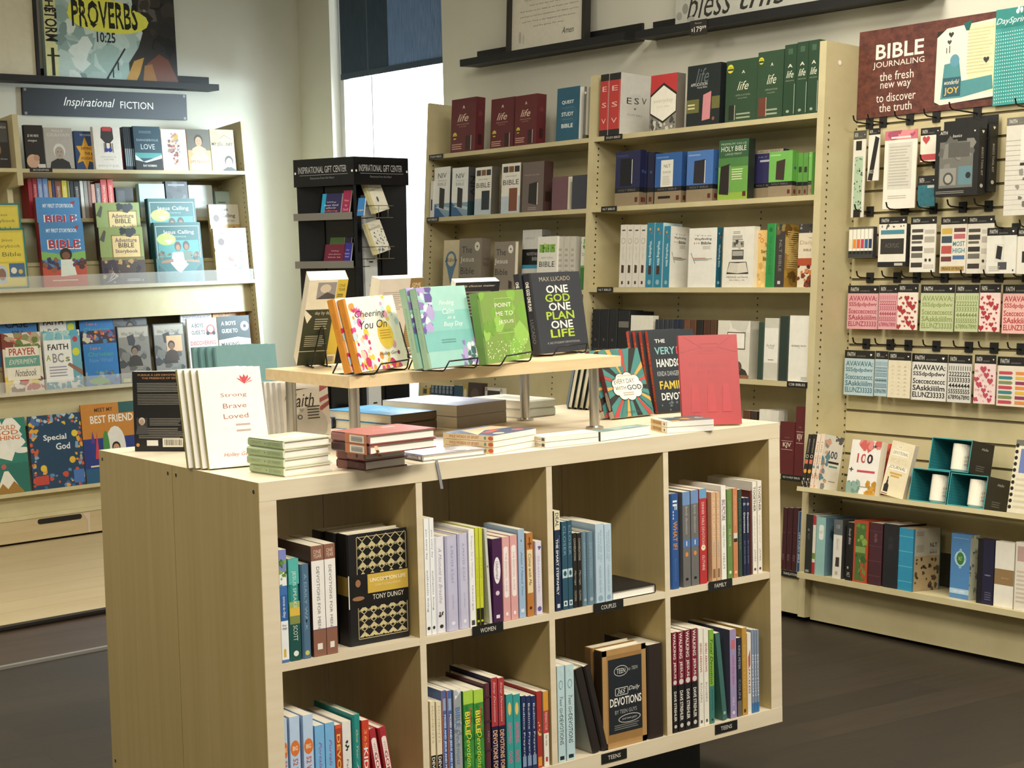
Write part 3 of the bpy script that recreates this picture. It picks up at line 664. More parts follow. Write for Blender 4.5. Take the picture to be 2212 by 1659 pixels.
# cut-off framed picture beside it
c = hit(88, 160, pl, nW); wid = .55
a = V((c.x, c.y, lz + .003)) - eL * wid; Mx = lean_frame(a, eL, nW, wid, .6, radians(2)); t = empty('framed_picture', Mx)
b = B(); b.box(0, .0, 0, wid, .025, .016, 'black_matt'); b.box(0, 0, .584, wid, .025, .6, 'black_matt'); b.box(0, 0, .0165, .016, .025, .5835, 'black_matt'); b.box(wid - .016, 0, .0165, wid, .025, .5835, 'black_matt'); o = b.build('frame'); o.parent = t
b = B(); b.box(.0165, .012, .0165, wid - .0165, .018, .5835, 'd6cfb6'); o = b.build('backing_sheet'); o.parent = t
tag(t, 'black-framed cream picture beside the graffiti canvas', 'picture')
# right wall ledges
LDR = .115
P = hit(993.5, 144, V((WX - LDR, 0, 0)), nWR); Q = hit(1347, 78, V((WX - LDR, 0, 0)), nWR); wid1 = (Q - P).dot(eWR)
ledge('picture_ledge', P, wid1, LDR, eWR, nWR, 'black picture ledge holding the framed prayer near the window', back=.028)
P2 = hit(1393, 81, V((WX - LDR, 0, 0)), nWR); P2.y = P.y - wid1 - .07;
wid2 = 1.5
ledge('picture_ledge', P2, wid2, LDR, eWR, nWR, 'black picture ledge with a hanging price tag above the wall shelving', back=.028)
# framed prayer
pl2 = V((WX - LDR + .04, 0, 0)); a = hit(1092, 105, pl2, nWR); c = hit(1262, 80, pl2, nWR); wid = (c - a).dot(eWR); hh = .5; zz = P.z + .0145
Mx = lean_frame(V((a.x, a.y, zz + .004)), eWR, nWR, wid, hh, radians(3)); t = empty('framed_picture', Mx)
b = B()
for q in ((0, 0, wid, .022), (0, hh - .022, wid, hh), (0, .022, .022, hh - .022), (wid - .022, .022, wid, hh - .022)): b.box(q[0] , 0, q[1], q[2], .032, q[3], '2b2925')
o = b.build('frame'); o.parent = t
b = B(); b.box(.0222, .016, .0222, wid - .0222, .022, hh - .0222, 'ded9cb')
tl = ['Thy will be done in earth, as it is in heaven.', 'Give us this day our daily bread.', 'And forgive us our debts, as we forgive our debtors,', 'and lead us not into temptation, but deliver us from', 'evil: For Thine is the kingdom, and the power,', 'and the glory, for ever.']
art(b, (.022, .016, .022), (wid - .044, 0, 0), (0, 0, hh - .044), (0, -1, 0), ';'.join('T .52 %g %g .02 77736a . %s' % (.47 - .052 * i, [.7, .55, .8, .8, .74, .42][i], s) for i, s in enumerate(tl)) + ';T .78 .12 .16 .06 3a3733 i Amen;E .12 .12 .02 .06 b9b5a8;E .17 .1 .015 .05 c6c2b6', 1)
o = b.build('printed_sheet'); o.parent = t
tag(t, 'dark-framed white prayer print standing on the ledge by the window', 'picture')
# large lettered board on the second ledge
a = hit(1458, 40, pl2, nWR); wid = 1.15; zz2 = P2.z + .0145
Mx = lean_frame(V((a.x, a.y, zz2 + .004)), eWR, nWR, wid, .42, radians(3)); b = B(); b.box(0, 0, 0, wid, .02, .42, 'b9b9b0')
art(b, (0, 0, 0), (wid, 0, 0), (0, 0, .42), (0, -1, 0), 'T .17 .2 .22 .26 2c2b28 i bless;T .43 .2 .22 .24 2c2b28 i this;T .72 .22 .28 .24 2c2b28 i house;E .02 .12 .015 .04 97978e;E .05 .18 .015 .05 8b8b82;E .08 .06 .02 .04 a3a399;E .05 .3 .012 .04 a3a399;T .55 .66 .6 .3 2c2b28 i Lord', wid / .42)
tag(b.build('lettered_board', None, Mx), 'pale grey wooden board with bless lettering on the ledge', 'wall art')
a = hit(1491.5, 79, V((WX - LDR - .002, 0, 0)), nWR); c = hit(1528, 72, V((WX - LDR - .002, 0, 0)), nWR); tp = hit(1491, 46, V((WX - LDR - .002, 0, 0)), nWR)
b = B(); w_, h_ = (c - a).dot(eWR), tp.z - a.z; b.obox(a, eWR * w_, nWR * .0015, EZU * h_, '2a2624')
art(b, a + nWR * .0015, eWR * w_, EZU * h_, nWR, 'T .5 .8 .4 .1 b8b2a6 . Pewter;T .13 .38 .1 .22 w . $;T .47 .4 .46 .36 w . 179;T .83 .47 .24 .2 w . 99', w_ / h_)
tag(b.build('price_tag'), 'dark price tag reading $179.99 hanging from the black ledge', 'price tag')
# ---- sign boards over the slatwall
def slatsign(name, TL, BL, BR, off, spec, col, desc, xr=None):
    pl = Rp(0, 0, SD - off); a = hit(*BL, pl, nR); c = hit(*BR, pl, nR); t = hit(*TL, pl, nR)
    w_ = (c - a).dot(eR); h_ = (t - a).dot(wR); b = B(); b.obox(a, eR * w_, nR * -.006, wR * h_, col); art(b, a, eR * w_, wR * h_, nR, spec, w_ / h_)
    return tag(b.build(name), desc, 'sign')
slatsign('sign_board', (1858.6, 70), (1850, 258), (2160, 227), .0075,
 'T .3 .74 .345 .17 f0ddd2 b BIBLE;T .295 .585 .37 .085 f0ddd2 . JOURNALING;T .285 .455 .245 .1 f0ddd2 . the fresh;T .28 .335 .22 .09 f0ddd2 . new way;T .285 .215 .285 .1 f0ddd2 . to discover;T .285 .1 .235 .095 f0ddd2 . the truth;'
 'R .565 .07 .975 .87 2a1a16;P e9e6cf .56 .1 .565 .8 .63 .89 .97 .93 .98 .1 .6 .06;R .78 .15 .97 .9 efe6b0;P 4f8d92 .6 .12 .62 .5 .72 .52 .74 .3 .94 .33 .95 .18 .74 .12;R .615 .14 .735 .35 2d5866;T .675 .2 .1 .09 e8b04c b JOY;T .675 .3 .1 .05 e9e6cf i wonderful;E .69 .53 .032 .07 5d93a6;L .77 .36 .95 .86 14 c6c39a;K .66 .82 .018 333;K .65 .74 .015 444;K .9 .5 .02 333;P 1f5f58 .74 .92 .8 .95 .78 .84 .76 .84;R .63 .62 .635 .68 333;R .65 .62 .655 .7 333',
 'sign_wood', 'brown wood-print BIBLE JOURNALING sign board over the craft packs')
slatsign('poster', (2153, 22), (2143.7, 229), (2262, 217), .0145,
 'R 0 .8 1 1 2b8580;' + ';'.join('C %g %g .009 d7efe9' % (.03 + .046 * i, .03 + .036 * j) for i in range(21) for j in range(21)) + ';T .4 .85 .62 .08 e9f4ef i DaySpring;E .48 .94 .03 .025 e9f4ef;E .55 .95 .025 .03 e9f4ef;E .5 .97 .02 .025 e9f4ef', '3d9a96', 'teal dotted poster at the right edge above the slatwall')

# ================================================================== black spinner rack by the window
SC = onz(760, 420, 1.55); d = (V((SC.x, SC.y, 0)) - V((CAM.x, CAM.y, 0))).normalized(); SC = V((CAM.x, CAM.y, 0)) + d * 7.35
th = math.atan2(d.y, d.x)
S_ = .33
def rot2(a): return V((cos(a), sin(a), 0))
# two faces seen: front-left one and the right one
fA = rot2(th + pi - radians(-40)); fB = rot2(th + pi - radians(50))
fA, fB = rot2(th + pi + radians(-40)), rot2(th + pi + radians(50))
ztop = zat(SC - d * .2, 339); 
print('SPIN', SC, ztop); rk = empty('spinner_rack', frameM(SC, V((1, 0, 0)), V((0, 1, 0)), EZU))
b = B(); b.lathe(SC, [(.2, .002), (.2, .03), (.05, .045), (.03, .06), (.03, .2)], 'black_gloss', 24); child(b, 'base', rk)
def face_axes(n): return V((n.y * -1, n.x, 0)) * 1
hw = S_ / 2
# the face seen on the left is the one whose centre is more to the left
faces = []
for k in range(4):
    n = rot2(th + pi + radians(-42) + k * pi / 2); e = V((-n.y, n.x, 0)); faces.append((n, e))
zb0, zt0 = .2, ztop - .004
b = B(); dt = .085
b.obox(SC - faces[0][1] * dt - faces[0][0] * dt + EZU * zb0, faces[0][1] * 2 * dt, faces[0][0] * 2 * dt, EZU * (zt0 - zb0), 'black_gloss'); child(b, 'core', rk)
b = B()
for n, e in faces:      # corner blades
    o = SC + n * hw * .98 + e * hw * .98
    p0 = o + EZU * zb0; tp = SC + (n + e) * hw * 1.0
    dv = (n + e).normalized(); s = V((-dv.y, dv.x, 0)) * .006
    q0, q1 = SC + (n + e) * dt, SC + (n + e) * hw
    b.raw([q0 - s + EZU * zb0, q1 - (n + e) * .012 - s + EZU * zb0, q1 - s + EZU * zt0, q0 - s + EZU * zt0, q0 + s + EZU * zb0, q1 - (n + e) * .012 + s + EZU * zb0, q1 + s + EZU * zt0, q0 + s + EZU * zt0],
          [(0, 1, 2, 3), (7, 6, 5, 4), (0, 4, 5, 1), (1, 5, 6, 2), (2, 6, 7, 3), (3, 7, 4, 0)], 'black_gloss')
child(b, 'corner_fin', rk)
b = B(); fr0 = ztop - .115
for n, e in faces:
    b.obox(SC + n * (hw + .004) - e * (hw + .006) + EZU * fr0, e * (2 * hw + .012), n * .004, EZU * .115, 'black_gloss')
for n, e in faces:
    art(b, SC + n * (hw + .008) - e * (hw + .006) + EZU * fr0, e * (2 * hw + .012), EZU * .115, n, 'T .48 .6 .8 .24 b9bcc0 . INSPIRATIONAL GIFT CENTER;T .48 .3 .4 .08 84878c . Resources from the Heart;C .97 .5 .015 w;C .03 .5 .015 w;R .1 .4 .9 .42 84878c', .342 / .115)
child(b, 'header', rk)
def onface(u, v, k, off=0.0):
    n, e = faces[k]; q = hit(u, v, SC + n * (hw + off), n) - SC; return q.dot(e), q.z
fl = min(range(4), key=lambda k: pix(SC + faces[k][0] * hw + EZU * 1.4)[0] if faces[k][0].dot(d) < 0 else 9e9)
fr = [k for k in range(4) if faces[k][0].dot(d) < 0 and k != fl][0]
n, e = faces[fl]
for v in (468, 572, 890):
    zz = onface(712, v, fl)[1]; b = B(); b.obox(SC + n * dt - e * hw + EZU * (zz - .012), e * 2 * hw, n * (hw - dt + .02), EZU * .003, 'black_matt'); b.obox(SC + n * (hw + .02) - e * hw + EZU * (zz - .014), e * 2 * hw, n * .003, EZU * .03, 'grey_metal'); child(b, 'shelf', rk)
n2, e2 = faces[fr]
b = B(); b.obox(SC + n2 * (dt + .0005) - e2 * .04 + EZU * .3, e2 * .08, n2 * .012, EZU * (fr0 - .34), 'plastic_white')
for z in [.4 + .1 * i for i in range(11)]: b.obox(SC + n2 * (dt + .013) - e2 * .012 + EZU * z, e2 * .024, n2 * .0006, EZU * .006, 'k')
child(b, 'slotted_strip', rk)
pk = []
for v in (470, 558):
    zz = onface(845, v, fr)[1]; cc = SC + n2 * (dt + .013) + EZU * zz; b = B()
    for zo, out in ((0, .075), (.05, .078)):
        b.tube([cc - e2 * .062 + EZU * zo, cc - e2 * .062 + n2 * out + EZU * zo, cc + e2 * .062 + n2 * out + EZU * zo, cc + e2 * .062 + EZU * zo], .0016, 'steel', 5)
    for x in (-.03, .03): b.tube([cc + e2 * x + EZU * .0, cc + e2 * x + n2 * .075, cc + e2 * x + n2 * .078 + EZU * .05], .0016, 'steel', 5)
    child(b, 'wire_pocket', rk); pk.append(cc)
tag(rk, 'black spinner rack with grey shelves standing in front of the window', 'spinner rack')
# small booklets on its shelves
def booklet(xl, xr, yt, v, k, col, desc, spec, off=.012, back=12):
    n, e = faces[k]; a, z = onface(xl, v, k, off - .004); c = onface(xr, v, k, off - .004)[0]; h = onface(xl, yt, k)[1] - z
    Z = EZU * cos(radians(back)) - n * sin(radians(back))
    zz = onface(712, v, fl)[1] - .0085 if k == fl else z
    return book('pb', SC + n * (hw + off - .008) + e * a + EZU * (zz + .0005), e, Z, c - a - .001, h, .007, col, {'front': spec}, desc, 'on the black spinner rack', 'booklets on the spinner rack', 'pages_white', name='booklet', cat='booklet')
WH = 'T .5 .62 .5 .07 d8d3e6 . Why;T .5 .5 .7 .08 d8d3e6 . does God;T .5 .38 .5 .07 d8d3e6 . allow;T .5 .24 .7 .09 d4643a b Suffering'
booklet(690, 733, 413, 464, fl, '2c2a55', 'navy booklet with a bright blue edge', 'R 0 0 .2 1 2a9fc9;' + WH, .012)
booklet(735, 752, 407, 464, fl, '9c2a52', 'magenta booklet', 'T .5 .6 .6 .08 e2b9c6 . Why go;T .5 .42 .3 .07 e2b9c6 . to;T .5 .26 .7 .09 e2b9c6 . Church?', .012)
booklet(769, 784, 425, 464, fl, '3a7ec0', 'pale blue booklet cut short at the shelf end', 'T .5 .3 .8 .08 e6d9b0 . can', .012)
booklet(697, 741, 523, 567, fl, '6a2038', 'dark red booklet', 'T .5 .66 .4 .07 e0b6c0 . Why;T .5 .5 .6 .07 e0b6c0 . did Jesus;T .5 .36 .6 .07 e0b6c0 . have to', .012)
booklet(738, 755, 520, 567, fl, '33308c', 'violet booklet', 'T .5 .66 .4 .07 c5c2ea . Why;T .5 .5 .6 .07 c5c2ea . believe;T .5 .36 .5 .07 c5c2ea . trust', .012)
booklet(706, 737, 508, 566, fl, '4c6a3a', 'olive green booklet standing behind', 'T .5 .6 .6 .08 cdd8b8 . Who', -.03)
booklet(738, 752, 508, 566, fl, '2a2740', 'dark slate booklet standing behind', 'T .5 .7 .6 .08 aaa . What', -.03)
for j, (cc, sp, ds) in enumerate(((pk[0], 'T .5 .72 .7 .07 6b6a60 i thinking of you;E .5 .4 .06 .09 5a6472', 'cream greeting cards with a small emblem in the upper wire pocket'), (pk[1], 'T .5 .8 .7 .07 38425a . BLESSINGS;X 9 40 .03 .07 4a5f8e,6d82ab .3 .05 1 .7', 'white greeting cards with blue leaves in the lower wire pocket'))):
    for i in range(3):
        Z = EZU * cos(radians(14)) - n2 * sin(radians(14)); Z = Z * cos(radians(-12)) + e2 * sin(radians(-12)) * 1
        X = e2; X = (X - Z * X.dot(Z)).normalized(); Y = Z.cross(X); b = B(); b.obox((0, 0, 0), (.105, 0, 0), (0, .0032, 0), (0, 0, .135), 'f1eedd'); b.obox((0, -.0001, 0), (.018, 0, 0), (0, .0001, 0), (0, 0, .135), 'd9cf9a')
        if i == 2: art(b, (0, -.0002, 0), (.105, 0, 0), (0, 0, .135), (0, -1, 0), sp, .78)
        o = b.build('greeting_card', None, frameM(cc + n2 * (.056 + .0045 * i) - e2 * (.05 - .003 * i) + EZU * .016, X, Y, Z)); tag(o, ds.replace('greeting cards', 'greeting card') if i == 2 else 'cream greeting card tucked behind the front card, ' + ('upper' if j == 0 else 'lower') + (' pocket, middle' if i else ' pocket, rearmost'), 'greeting card', 'on the spinner', 'greeting cards in wire pockets')
# ================================================================== books in the cubes of the central unit
def cell(x, z, ym, where, g): return Shelf((0, 0, z + .0003), EX, EZ, EN, ym, where, g)
A_ = cell(0, Z3, 1420, 'in the upper left cube', 'books in the upper left cube')
B_ = cell(0, Z3, 1345, 'in the WOMEN cube', 'books in the WOMEN cube')
C_ = cell(0, Z3, 1295, 'in the COUPLES cube', 'books in the COUPLES cube')
D_ = cell(0, Z3, 1240, 'in the FAMILY cube', 'books in the FAMILY cube')
E_ = cell(0, Z1, 1655, 'in the lower left cube', 'books in the lower left cube')
F_ = cell(0, Z1, 1655, 'in the cube below WOMEN', 'books in the cube below WOMEN')
G_ = cell(0, Z1, 1630, 'in the cube below COUPLES', 'books in the cube below COUPLES')
H_ = cell(0, Z1, 1560, 'in the cube below FAMILY', 'books in the cube below FAMILY')
# upper left
Sp(A_, 609, 625.5, 1188, .13, 'e8ebee', 'paperback with a green tree spine and blue band', 'R 0 .8 1 1 7f86c8;X 4 14 .2 .5 5f8a3a,7fa850,3f6a2c .0 .66 1 .9;R 0 .6 1 .68 3f6fb0;R 0 .37 1 .6 2f5fa4;V .5 .49 .5 .19 e8eef4 . once-a-day;T .5 .33 .6 .02 667 . for;T .5 .3 .6 .02 667 . men;R .3 .05 .6 .12 d8b030;R 0 0 1 .025 4a6fa8')
Sp(A_, 629, 651.5, 1208, .13, '2f8f8c', 'teal hardcover whose spine fades to gold', 'R 0 .75 1 1 56b3ae;R 0 .52 1 .58 9db06a;R 0 .44 1 .52 d8b84e;R 0 .36 1 .44 7f8a4e;R 0 .0 1 .36 1f4f4a;V .5 .7 .42 .36 d9ead9 . JESUS SPEAKS;V .5 .27 .42 .15 cfe0d4 . SCOTT;C .5 .07 .25 dfe8e0', kind='hc')
Sp(A_, 655, 674.5, 1220, .13, '4f6f8c', 'slate blue slim hardcover', 'V .5 .6 .3 .6 8fa9bd . A DAILY WALK;E .5 .4 .12 .02 1f3448;C .5 .06 .25 c9c66a', kind='hc')
OY = 'R 0 .865 1 1 8a5f4e;R 0 0 1 .24 8a5f4e;R 0 .238 1 .245 5f4a72;T .5 .945 .6 .035 e0c9bd . ONE;T .5 .905 .66 .035 e0c9bd . YEAR;V .5 .53 .24 .56 7f7f84 . DEVOTIONS FOR MEN;R .3 .06 .7 .115 e8e0d8'
Sp(A_, 678.5, 706.5, 1180, .145, 'ece9e6', 'white paperback banded brown at top and bottom', OY, fc='4a332c')
Sp(A_, 707, 731, 1175.5, .145, 'ece9e6', 'white paperback banded brown at top and bottom', OY, fc='4a332c')
UL = ('R .16 .58 .97 .96 111;F .15 .57 .98 .97 .008 cbbd8f;Z .17 .59 .96 .95 5 4 cbbd8f;F .15 .05 .98 .38 .008 cbbd8f;Z .17 .06 .96 .37 5 4 cbbd8f;'
      'R 0 .335 1 .635 141314;R .32 .455 1 .625 cfae4c;T .66 .57 .6 .035 f4ead0 b UNCOMMON LIFE;T .66 .52 .42 .018 e8d9a8 . DAILY CHALLENGE;T .66 .415 .52 .045 e6e0d2 . TONY DUNGY;R 0 .335 .015 .635 e8e4da;G .16 .56 .05 1a1614 9a7050 141414;E .16 .42 .1 .02 9a7050')
for i in range(3):
    Fo(A_, 752.5 - 27 * i, 882.5 - 28 * i, 1157 - 4 * i, .043, '17161a', 'black patterned boxed book wrapped with a gold band' if i == 0 else 'black boxed copy standing behind the patterned one', UL if i == 0 else '', 'R 0 .33 1 .63 1a1a1a;R 0 .45 1 .62 c2a34a', kind='hc', sb=.03 + .0445 * i, ym=1290)
# WOMEN
Sp(B_, 920.5, 932.3, 1121, .14, 'eef0f4', 'thin white paperback', 'V .45 .78 .4 .26 5f6678 . you every day;V .45 .38 .4 .36 5f6678 . authentic living;E .5 .06 .3 .015 333')
Sp(B_, 932.8, 942.3, 1119.5, .14, 'eef0f4', 'thin white paperback', 'V .5 .78 .45 .24 5f6678 . you every day;V .5 .38 .45 .34 5f6678 . authentic living;E .5 .06 .3 .015 333')
Sp(B_, 943.5, 964.5, 1161.6, .14, 'e6e5ef', 'white hardcover with grey script lettering', 'V .5 .6 .35 .58 9a9ab0 i A Moment to Breathe;X 2 6 .1 .2 444 .3 .14 .7 .22;E .5 .07 .2 .02 333', kind='hc')
Sp(B_, 967, 992.5, 1159, .14, 'c2c0dc', 'lavender hardcover', 'V .5 .7 .22 .4 8f8db4 . A PRAYER A DAY;V .5 .3 .14 .16 9a98bc . JOURNAL;E .5 .08 .16 .02 e8e6f4', kind='hc')
Sp(B_, 994, 1015.5, 1154, .14, 'c6c4de', 'lavender hardcover', 'V .5 .7 .22 .4 8f8db4 . A PRAYER A DAY;V .5 .3 .14 .16 9a98bc . JOURNAL;E .5 .08 .16 .02 e8e6f4', kind='hc')
Sp(B_, 1016.5, 1029, 1144, .14, 'eeeef2', 'white paperback with lavender title', 'V .5 .72 .4 .42 a9a2c4 . Prayers for a Woman;V .5 .3 .4 .26 9a94b8 . George;R .2 .02 .8 .07 444')
for a, c in ((1030.3, 1037.8), (1038.4, 1046)): Sp(B_, a, c, 1140, .13, 'c9cf3a', 'thin lime green paperback', 'V .5 .5 .4 .4 9aa02c . JOY FOR MOMS;R 0 0 1 .18 1c1c18;R .2 .04 .8 .06 c9cf3a')
Sp(B_, 1058, 1063.8, 1141, .13, 'c9c9c6', 'thin grey booklet leaning against the lime spines', 'E .5 .6 .25 .01 8a6a4a', lean=-2.6)
Sp(B_, 1066.8, 1086.3, 1164.6, .125, '46204c', 'dark purple paperback with a white title panel', 'E .5 .62 .38 .16 ece6ee;V .5 .62 .34 .22 46204c i Unhurried;C .5 .35 .22 d8c8dc;R .3 .05 .7 .09 e6dfe8')
PKS = 'R .18 .3 .82 .86 f0e6e6;E .5 .86 .32 .025 f0e6e6;E .5 .3 .32 .025 f0e6e6;V .5 .58 .28 .46 c9a0a2 . THE ESSENTIAL GUIDE;R .35 .06 .65 .1 f4eaea'
Sp(B_, 1088.3, 1104, 1160.7, .135, 'dba3a4', 'pink paperback with a rounded white title panel', PKS)
Sp(B_, 1105, 1120.6, 1157, .135, 'dba3a4', 'pink paperback with a rounded white title panel', PKS)
Sp(B_, 1122.8, 1136.8, 1144, .13, '9db8d6', 'light blue paperback', 'P 2f4a6a .4 .86 .6 .86 .5 .89;V .5 .5 .36 .5 4a6a92 i Jesus I Need You;R .25 .06 .75 .1 d6e2f0', sb=.007)
Sp(B_, 1140.3, 1154.8, 1152, .13, 'b9783c', 'orange brown paperback with a cream middle', 'R .08 .28 .92 .8 e3cfa4;V .5 .56 .45 .38 3a2a1a i Come with Me;R .2 .86 .8 .88 6a3a1a;R .42 .82 .58 .95 6a3a1a;C .5 .1 .2 4a2a18')
Sp(B_, 1159.8, 1172.8, 1169.6, .12, 'dcd6e6', 'pale lilac paperback with purple emblems', 'X 5 3 .2 .3 5a4a9a .2 .86 .8 .94;V .5 .55 .3 .5 b0a6c4 . Gratitude;C .5 .08 .35 6a52a0')
# COUPLES
Sp(C_, 1200.5, 1212.8, 1104.4, .15, '1e2c4c', 'navy paperback topped by a cream DEAL block', 'R 0 .81 1 1 e6dcb8;V .5 .91 .6 .14 2a3450 b DEAL;V .42 .44 .42 .56 e4e6ea b THE SMART STEPFAMILY;V .85 .55 .2 .4 7f8fae . Daily Encouragement for;R .25 .03 .75 .07 cdd4e0')
for a, c, y in ((1216, 1227.7, 1127.5), (1228.3, 1238.3, 1125)): Sp(C_, a, c, y, .14, '2b5268', 'dark teal paperback with a pale block', 'V .5 .78 .5 .34 7d9dae . CLOSER;R 0 .36 1 .46 b9d2da;E .5 .41 .3 .03 2b5268;R .15 .04 .85 .1 dfe8ea;E .5 .07 .2 .02 2b5268')
for a, c in ((1239.2, 1248.2), (1249.2, 1258.3)): Sp(C_, a, c, 1152, .13, '211f1e', 'thin black paperback', 'V .5 .78 .5 .3 b8b2a6 . CONVERSATIONS;V .5 .4 .5 .2 b8b2a6 i Marriage;V .5 .16 .5 .14 a8a296 . OLDMAN')
for a, c in ((1259, 1270), (1271, 1285)): Sp(C_, a, c, 1150, .13, '6a8698', 'blue grey hardcover', 'V .5 .6 .3 .5 8fa8b6 . DEVOTIONAL;C .5 .08 .25 9db4c0', kind='hc')
for a, c in ((1288.3, 1307), (1308, 1323)): Sp(C_, a, c, 1133, .145, 'b4cbdd', 'pale blue paperback with grey lettering', 'V .62 .72 .2 .4 7f9ab0 . PRAYERS FOR YOU;V .35 .72 .2 .34 8fa8bc . MARRIAGE;V .5 .3 .24 .34 8aa2b8 . HUSBAND AND WIFE;C .5 .06 .28 8aa6be')
q0 = hit(1325.5, 1294, (0, .004, 0), EN); q1 = hit(1418, 1277, (0, .004, 0), EN); x0, x1 = q0.x, q1.x
book('hc', (x1, .156, Z3 + .0226), V((-1, 0, 0)), V((0, -1, 0)), x1 - x0, .15, .0222, '1d1d22', {}, 'black hardcover lying flat with pale page edges outward', 'in the COUPLES cube', C_.group, 'pages_white') if V((0, -1, 0)).cross(V((-1, 0, 0))).z < 0 else book('hc', (x1, .006, Z3 + .0226), V((-1, 0, 0)), V((0, 1, 0)), x1 - x0, .15, .0222, '1d1d22', {}, 'black hardcover lying flat with pale page edges outward', 'in the COUPLES cube', C_.group, 'pages_white')
# FAMILY
Sp(D_, 1450.5, 1469, 1068, .15, '2a5494', 'royal blue hardcover with orange and white title', 'V .5 .83 .5 .2 dfe6f0 b IF...;V .5 .56 .5 .3 c98a4a b WHAT IF?;V .5 .2 .2 .24 5f82b8 . Questions', kind='hc')
GB = 'R 0 .86 1 1 6f90c0;V .5 .7 .4 .3 b4b4bc i family devotions;R 0 .41 1 .5 4f74ae;R .45 .43 .56 .48 e8e8ee;E .5 .34 .2 .025 d08a50;E .5 .08 .2 .015 1c1c1c'
Sp(D_, 1476, 1492.5, 1063.7, .15, '6b6a6a', 'grey paperback with blue top and blue band', GB)
Sp(D_, 1494, 1510.5, 1060, .15, '6b6a6a', 'grey paperback with blue top and blue band', GB)
Sp(D_, 1512.3, 1528, 1057, .15, 'b53236', 'red paperback with light blue top and smiley badge', 'R 0 .9 1 1 6aa0cc;V .5 .63 .36 .46 e8c8c4 . DINNER TABLE DEVOTIONS;C .5 .38 .3 efe2c0;C .42 .385 .05 6a2a2a;C .58 .385 .05 6a2a2a;V .5 .22 .36 .16 f0d8d0 . GUTHRIE')
Sp(D_, 1528.8, 1532.5, 1078, .13, '6a4030', 'narrow brown book set back beside the red spine', 'C .5 .5 .4 2f6a4a', sb=.02)
for a, c in ((1538.3, 1548), (1549, 1557)): Sp(D_, a, c, 1064, .15, 'd2ab86', 'tan paperback with a faded blue title', 'V .5 .68 .5 .5 e6cdb0 . NURTURING;V .5 .36 .4 .16 8fa6b0 . FAITH;R .2 .04 .8 .14 8a6a4a')
Sp(D_, 1559.3, 1569.8, 1050, .15, 'eeece6', 'white paperback with purple block letters', 'V .5 .74 .7 .22 7a4a7a b BIG PICTURE;V .5 .46 .4 .24 8a9a8a . THE BIBLE STORY;V .5 .2 .4 .16 9a9a94 . HELM')
Sp(D_, 1572.3, 1583.2, 1057.5, .14, '6a8a4a', 'olive green paperback', 'V .5 .74 .4 .26 93ad74 . GROWING;V .5 .46 .4 .2 c6d4b0 . THE HOME;C .5 .07 .25 d6e0c6')
Sp(D_, 1584.8, 1594.8, 1055.6, .14, 'c9825a', 'orange paperback with a small photo block', 'V .5 .75 .4 .34 e0b090 . SPIRITUAL PARENTING;R .1 .42 .9 .5 d8d4cc;R .1 .4 .9 .44 2a2a2a;C .5 .06 .25 e8c4a4')
Sp(D_, 1596, 1604, 1058, .14, '34483c', 'dark green thin paperback', 'V .5 .6 .4 .6 5f7464 . FAMILY PRAYER')
for a, c in ((1605.7, 1613), (1613.6, 1620.6)): Sp(D_, a, c, 1076, .12, '1c2444', 'small navy paperback', 'T .5 .92 .7 .03 dfe2ea b 23;V .5 .68 .5 .26 dfe2ea b Devotions;V .5 .3 .4 .3 8f98b4 . for every family')
Sp(D_, 1621.4, 1625.6, 1060, .13, '5a2320', 'thin maroon booklet', '')
for a, c, y in ((1626.8, 1636, 1041), (1637.8, 1647, 1039)): Sp(D_, a, c, y, .16, 'ece6dc', 'tall slim white paperback', 'V .5 .81 .55 .27 4a4440 b TOGETHER;V .5 .48 .3 .3 9a948c i growing up with God;V .5 .2 .4 .13 7a746c . JAMES;C .5 .05 .25 4a4440')
# lower left
WB = 'R 0 0 1 .3 5f7aa8;P e6eef6 0 .3 .3 .42 .6 .3 1 .4 1 .3;E .5 .72 .46 .07 d8763a;T .5 .72 .5 .04 f0e0c0 b BIG;V .5 .42 .5 .42 c0605a b 52 WEEK BIBLE;R 0 0 1 .1 4f6a98'
Sp(E_, 615, 623, 1553, .15, 'b9cfec', 'sky blue paperback with an orange disc', WB)
Sp(E_, 628, 650, 1550, .15, 'b9cfec', 'sky blue paperback with an orange disc', WB)
Sp(E_, 657, 679, 1546, .15, 'b9cfec', 'sky blue paperback with an orange disc', WB)
for a, c, y in ((682, 703, 1569), (704.3, 725, 1563)): Sp(E_, a, c, y, .14, '79b4e4', 'bright blue paperback with purple script', 'V .5 .5 .4 .66 8a4a9c i Portals of Prayer;C .7 .2 .3 e8d040')
Sp(E_, 726, 740.5, 1567, .14, 'b0422c', 'rust red paperback with yellow capitals', 'V .5 .5 .55 .8 e6c45a b DEVOTIONS;R 0 .96 1 1 d85a3a')
Sp(E_, 741.3, 760.5, 1560, .145, 'e4e2e0', 'white paperback with a small black emblem', 'X 7 9 .1 .2 2a2a2a .35 .68 .7 .8;V .5 .38 .3 .44 5a6a62 . Faith, Hope')
Sp(E_, 765, 782, 1545.5, .16, '2a8a86', 'tall teal hardcover', 'V .5 .7 .24 .3 d8d0a0 i One Year;V .5 .38 .24 .3 e8e4d0 i Jesus', kind='hc')
Sp(E_, 784, 799.3, 1557, .15, 'c8432f', 'orange red paperback with KIDS lettering', 'V .5 .55 .6 .3 e8ecf4 b KIDS;V .5 .8 .4 .2 f0a060 . 365;C .5 .25 .4 3a2a20')
GD = 'R .2 .1 .8 .86 efe3e0;E .5 .86 .3 .03 efe3e0;V .5 .55 .4 .3 a8363e b GOD;V .5 .75 .3 .16 c08a8a . WITH'
Sp(E_, 820, 838, 1574, .11, 'a83038', 'red slim hardcover leaning over', GD, kind='hc', lean=-9)
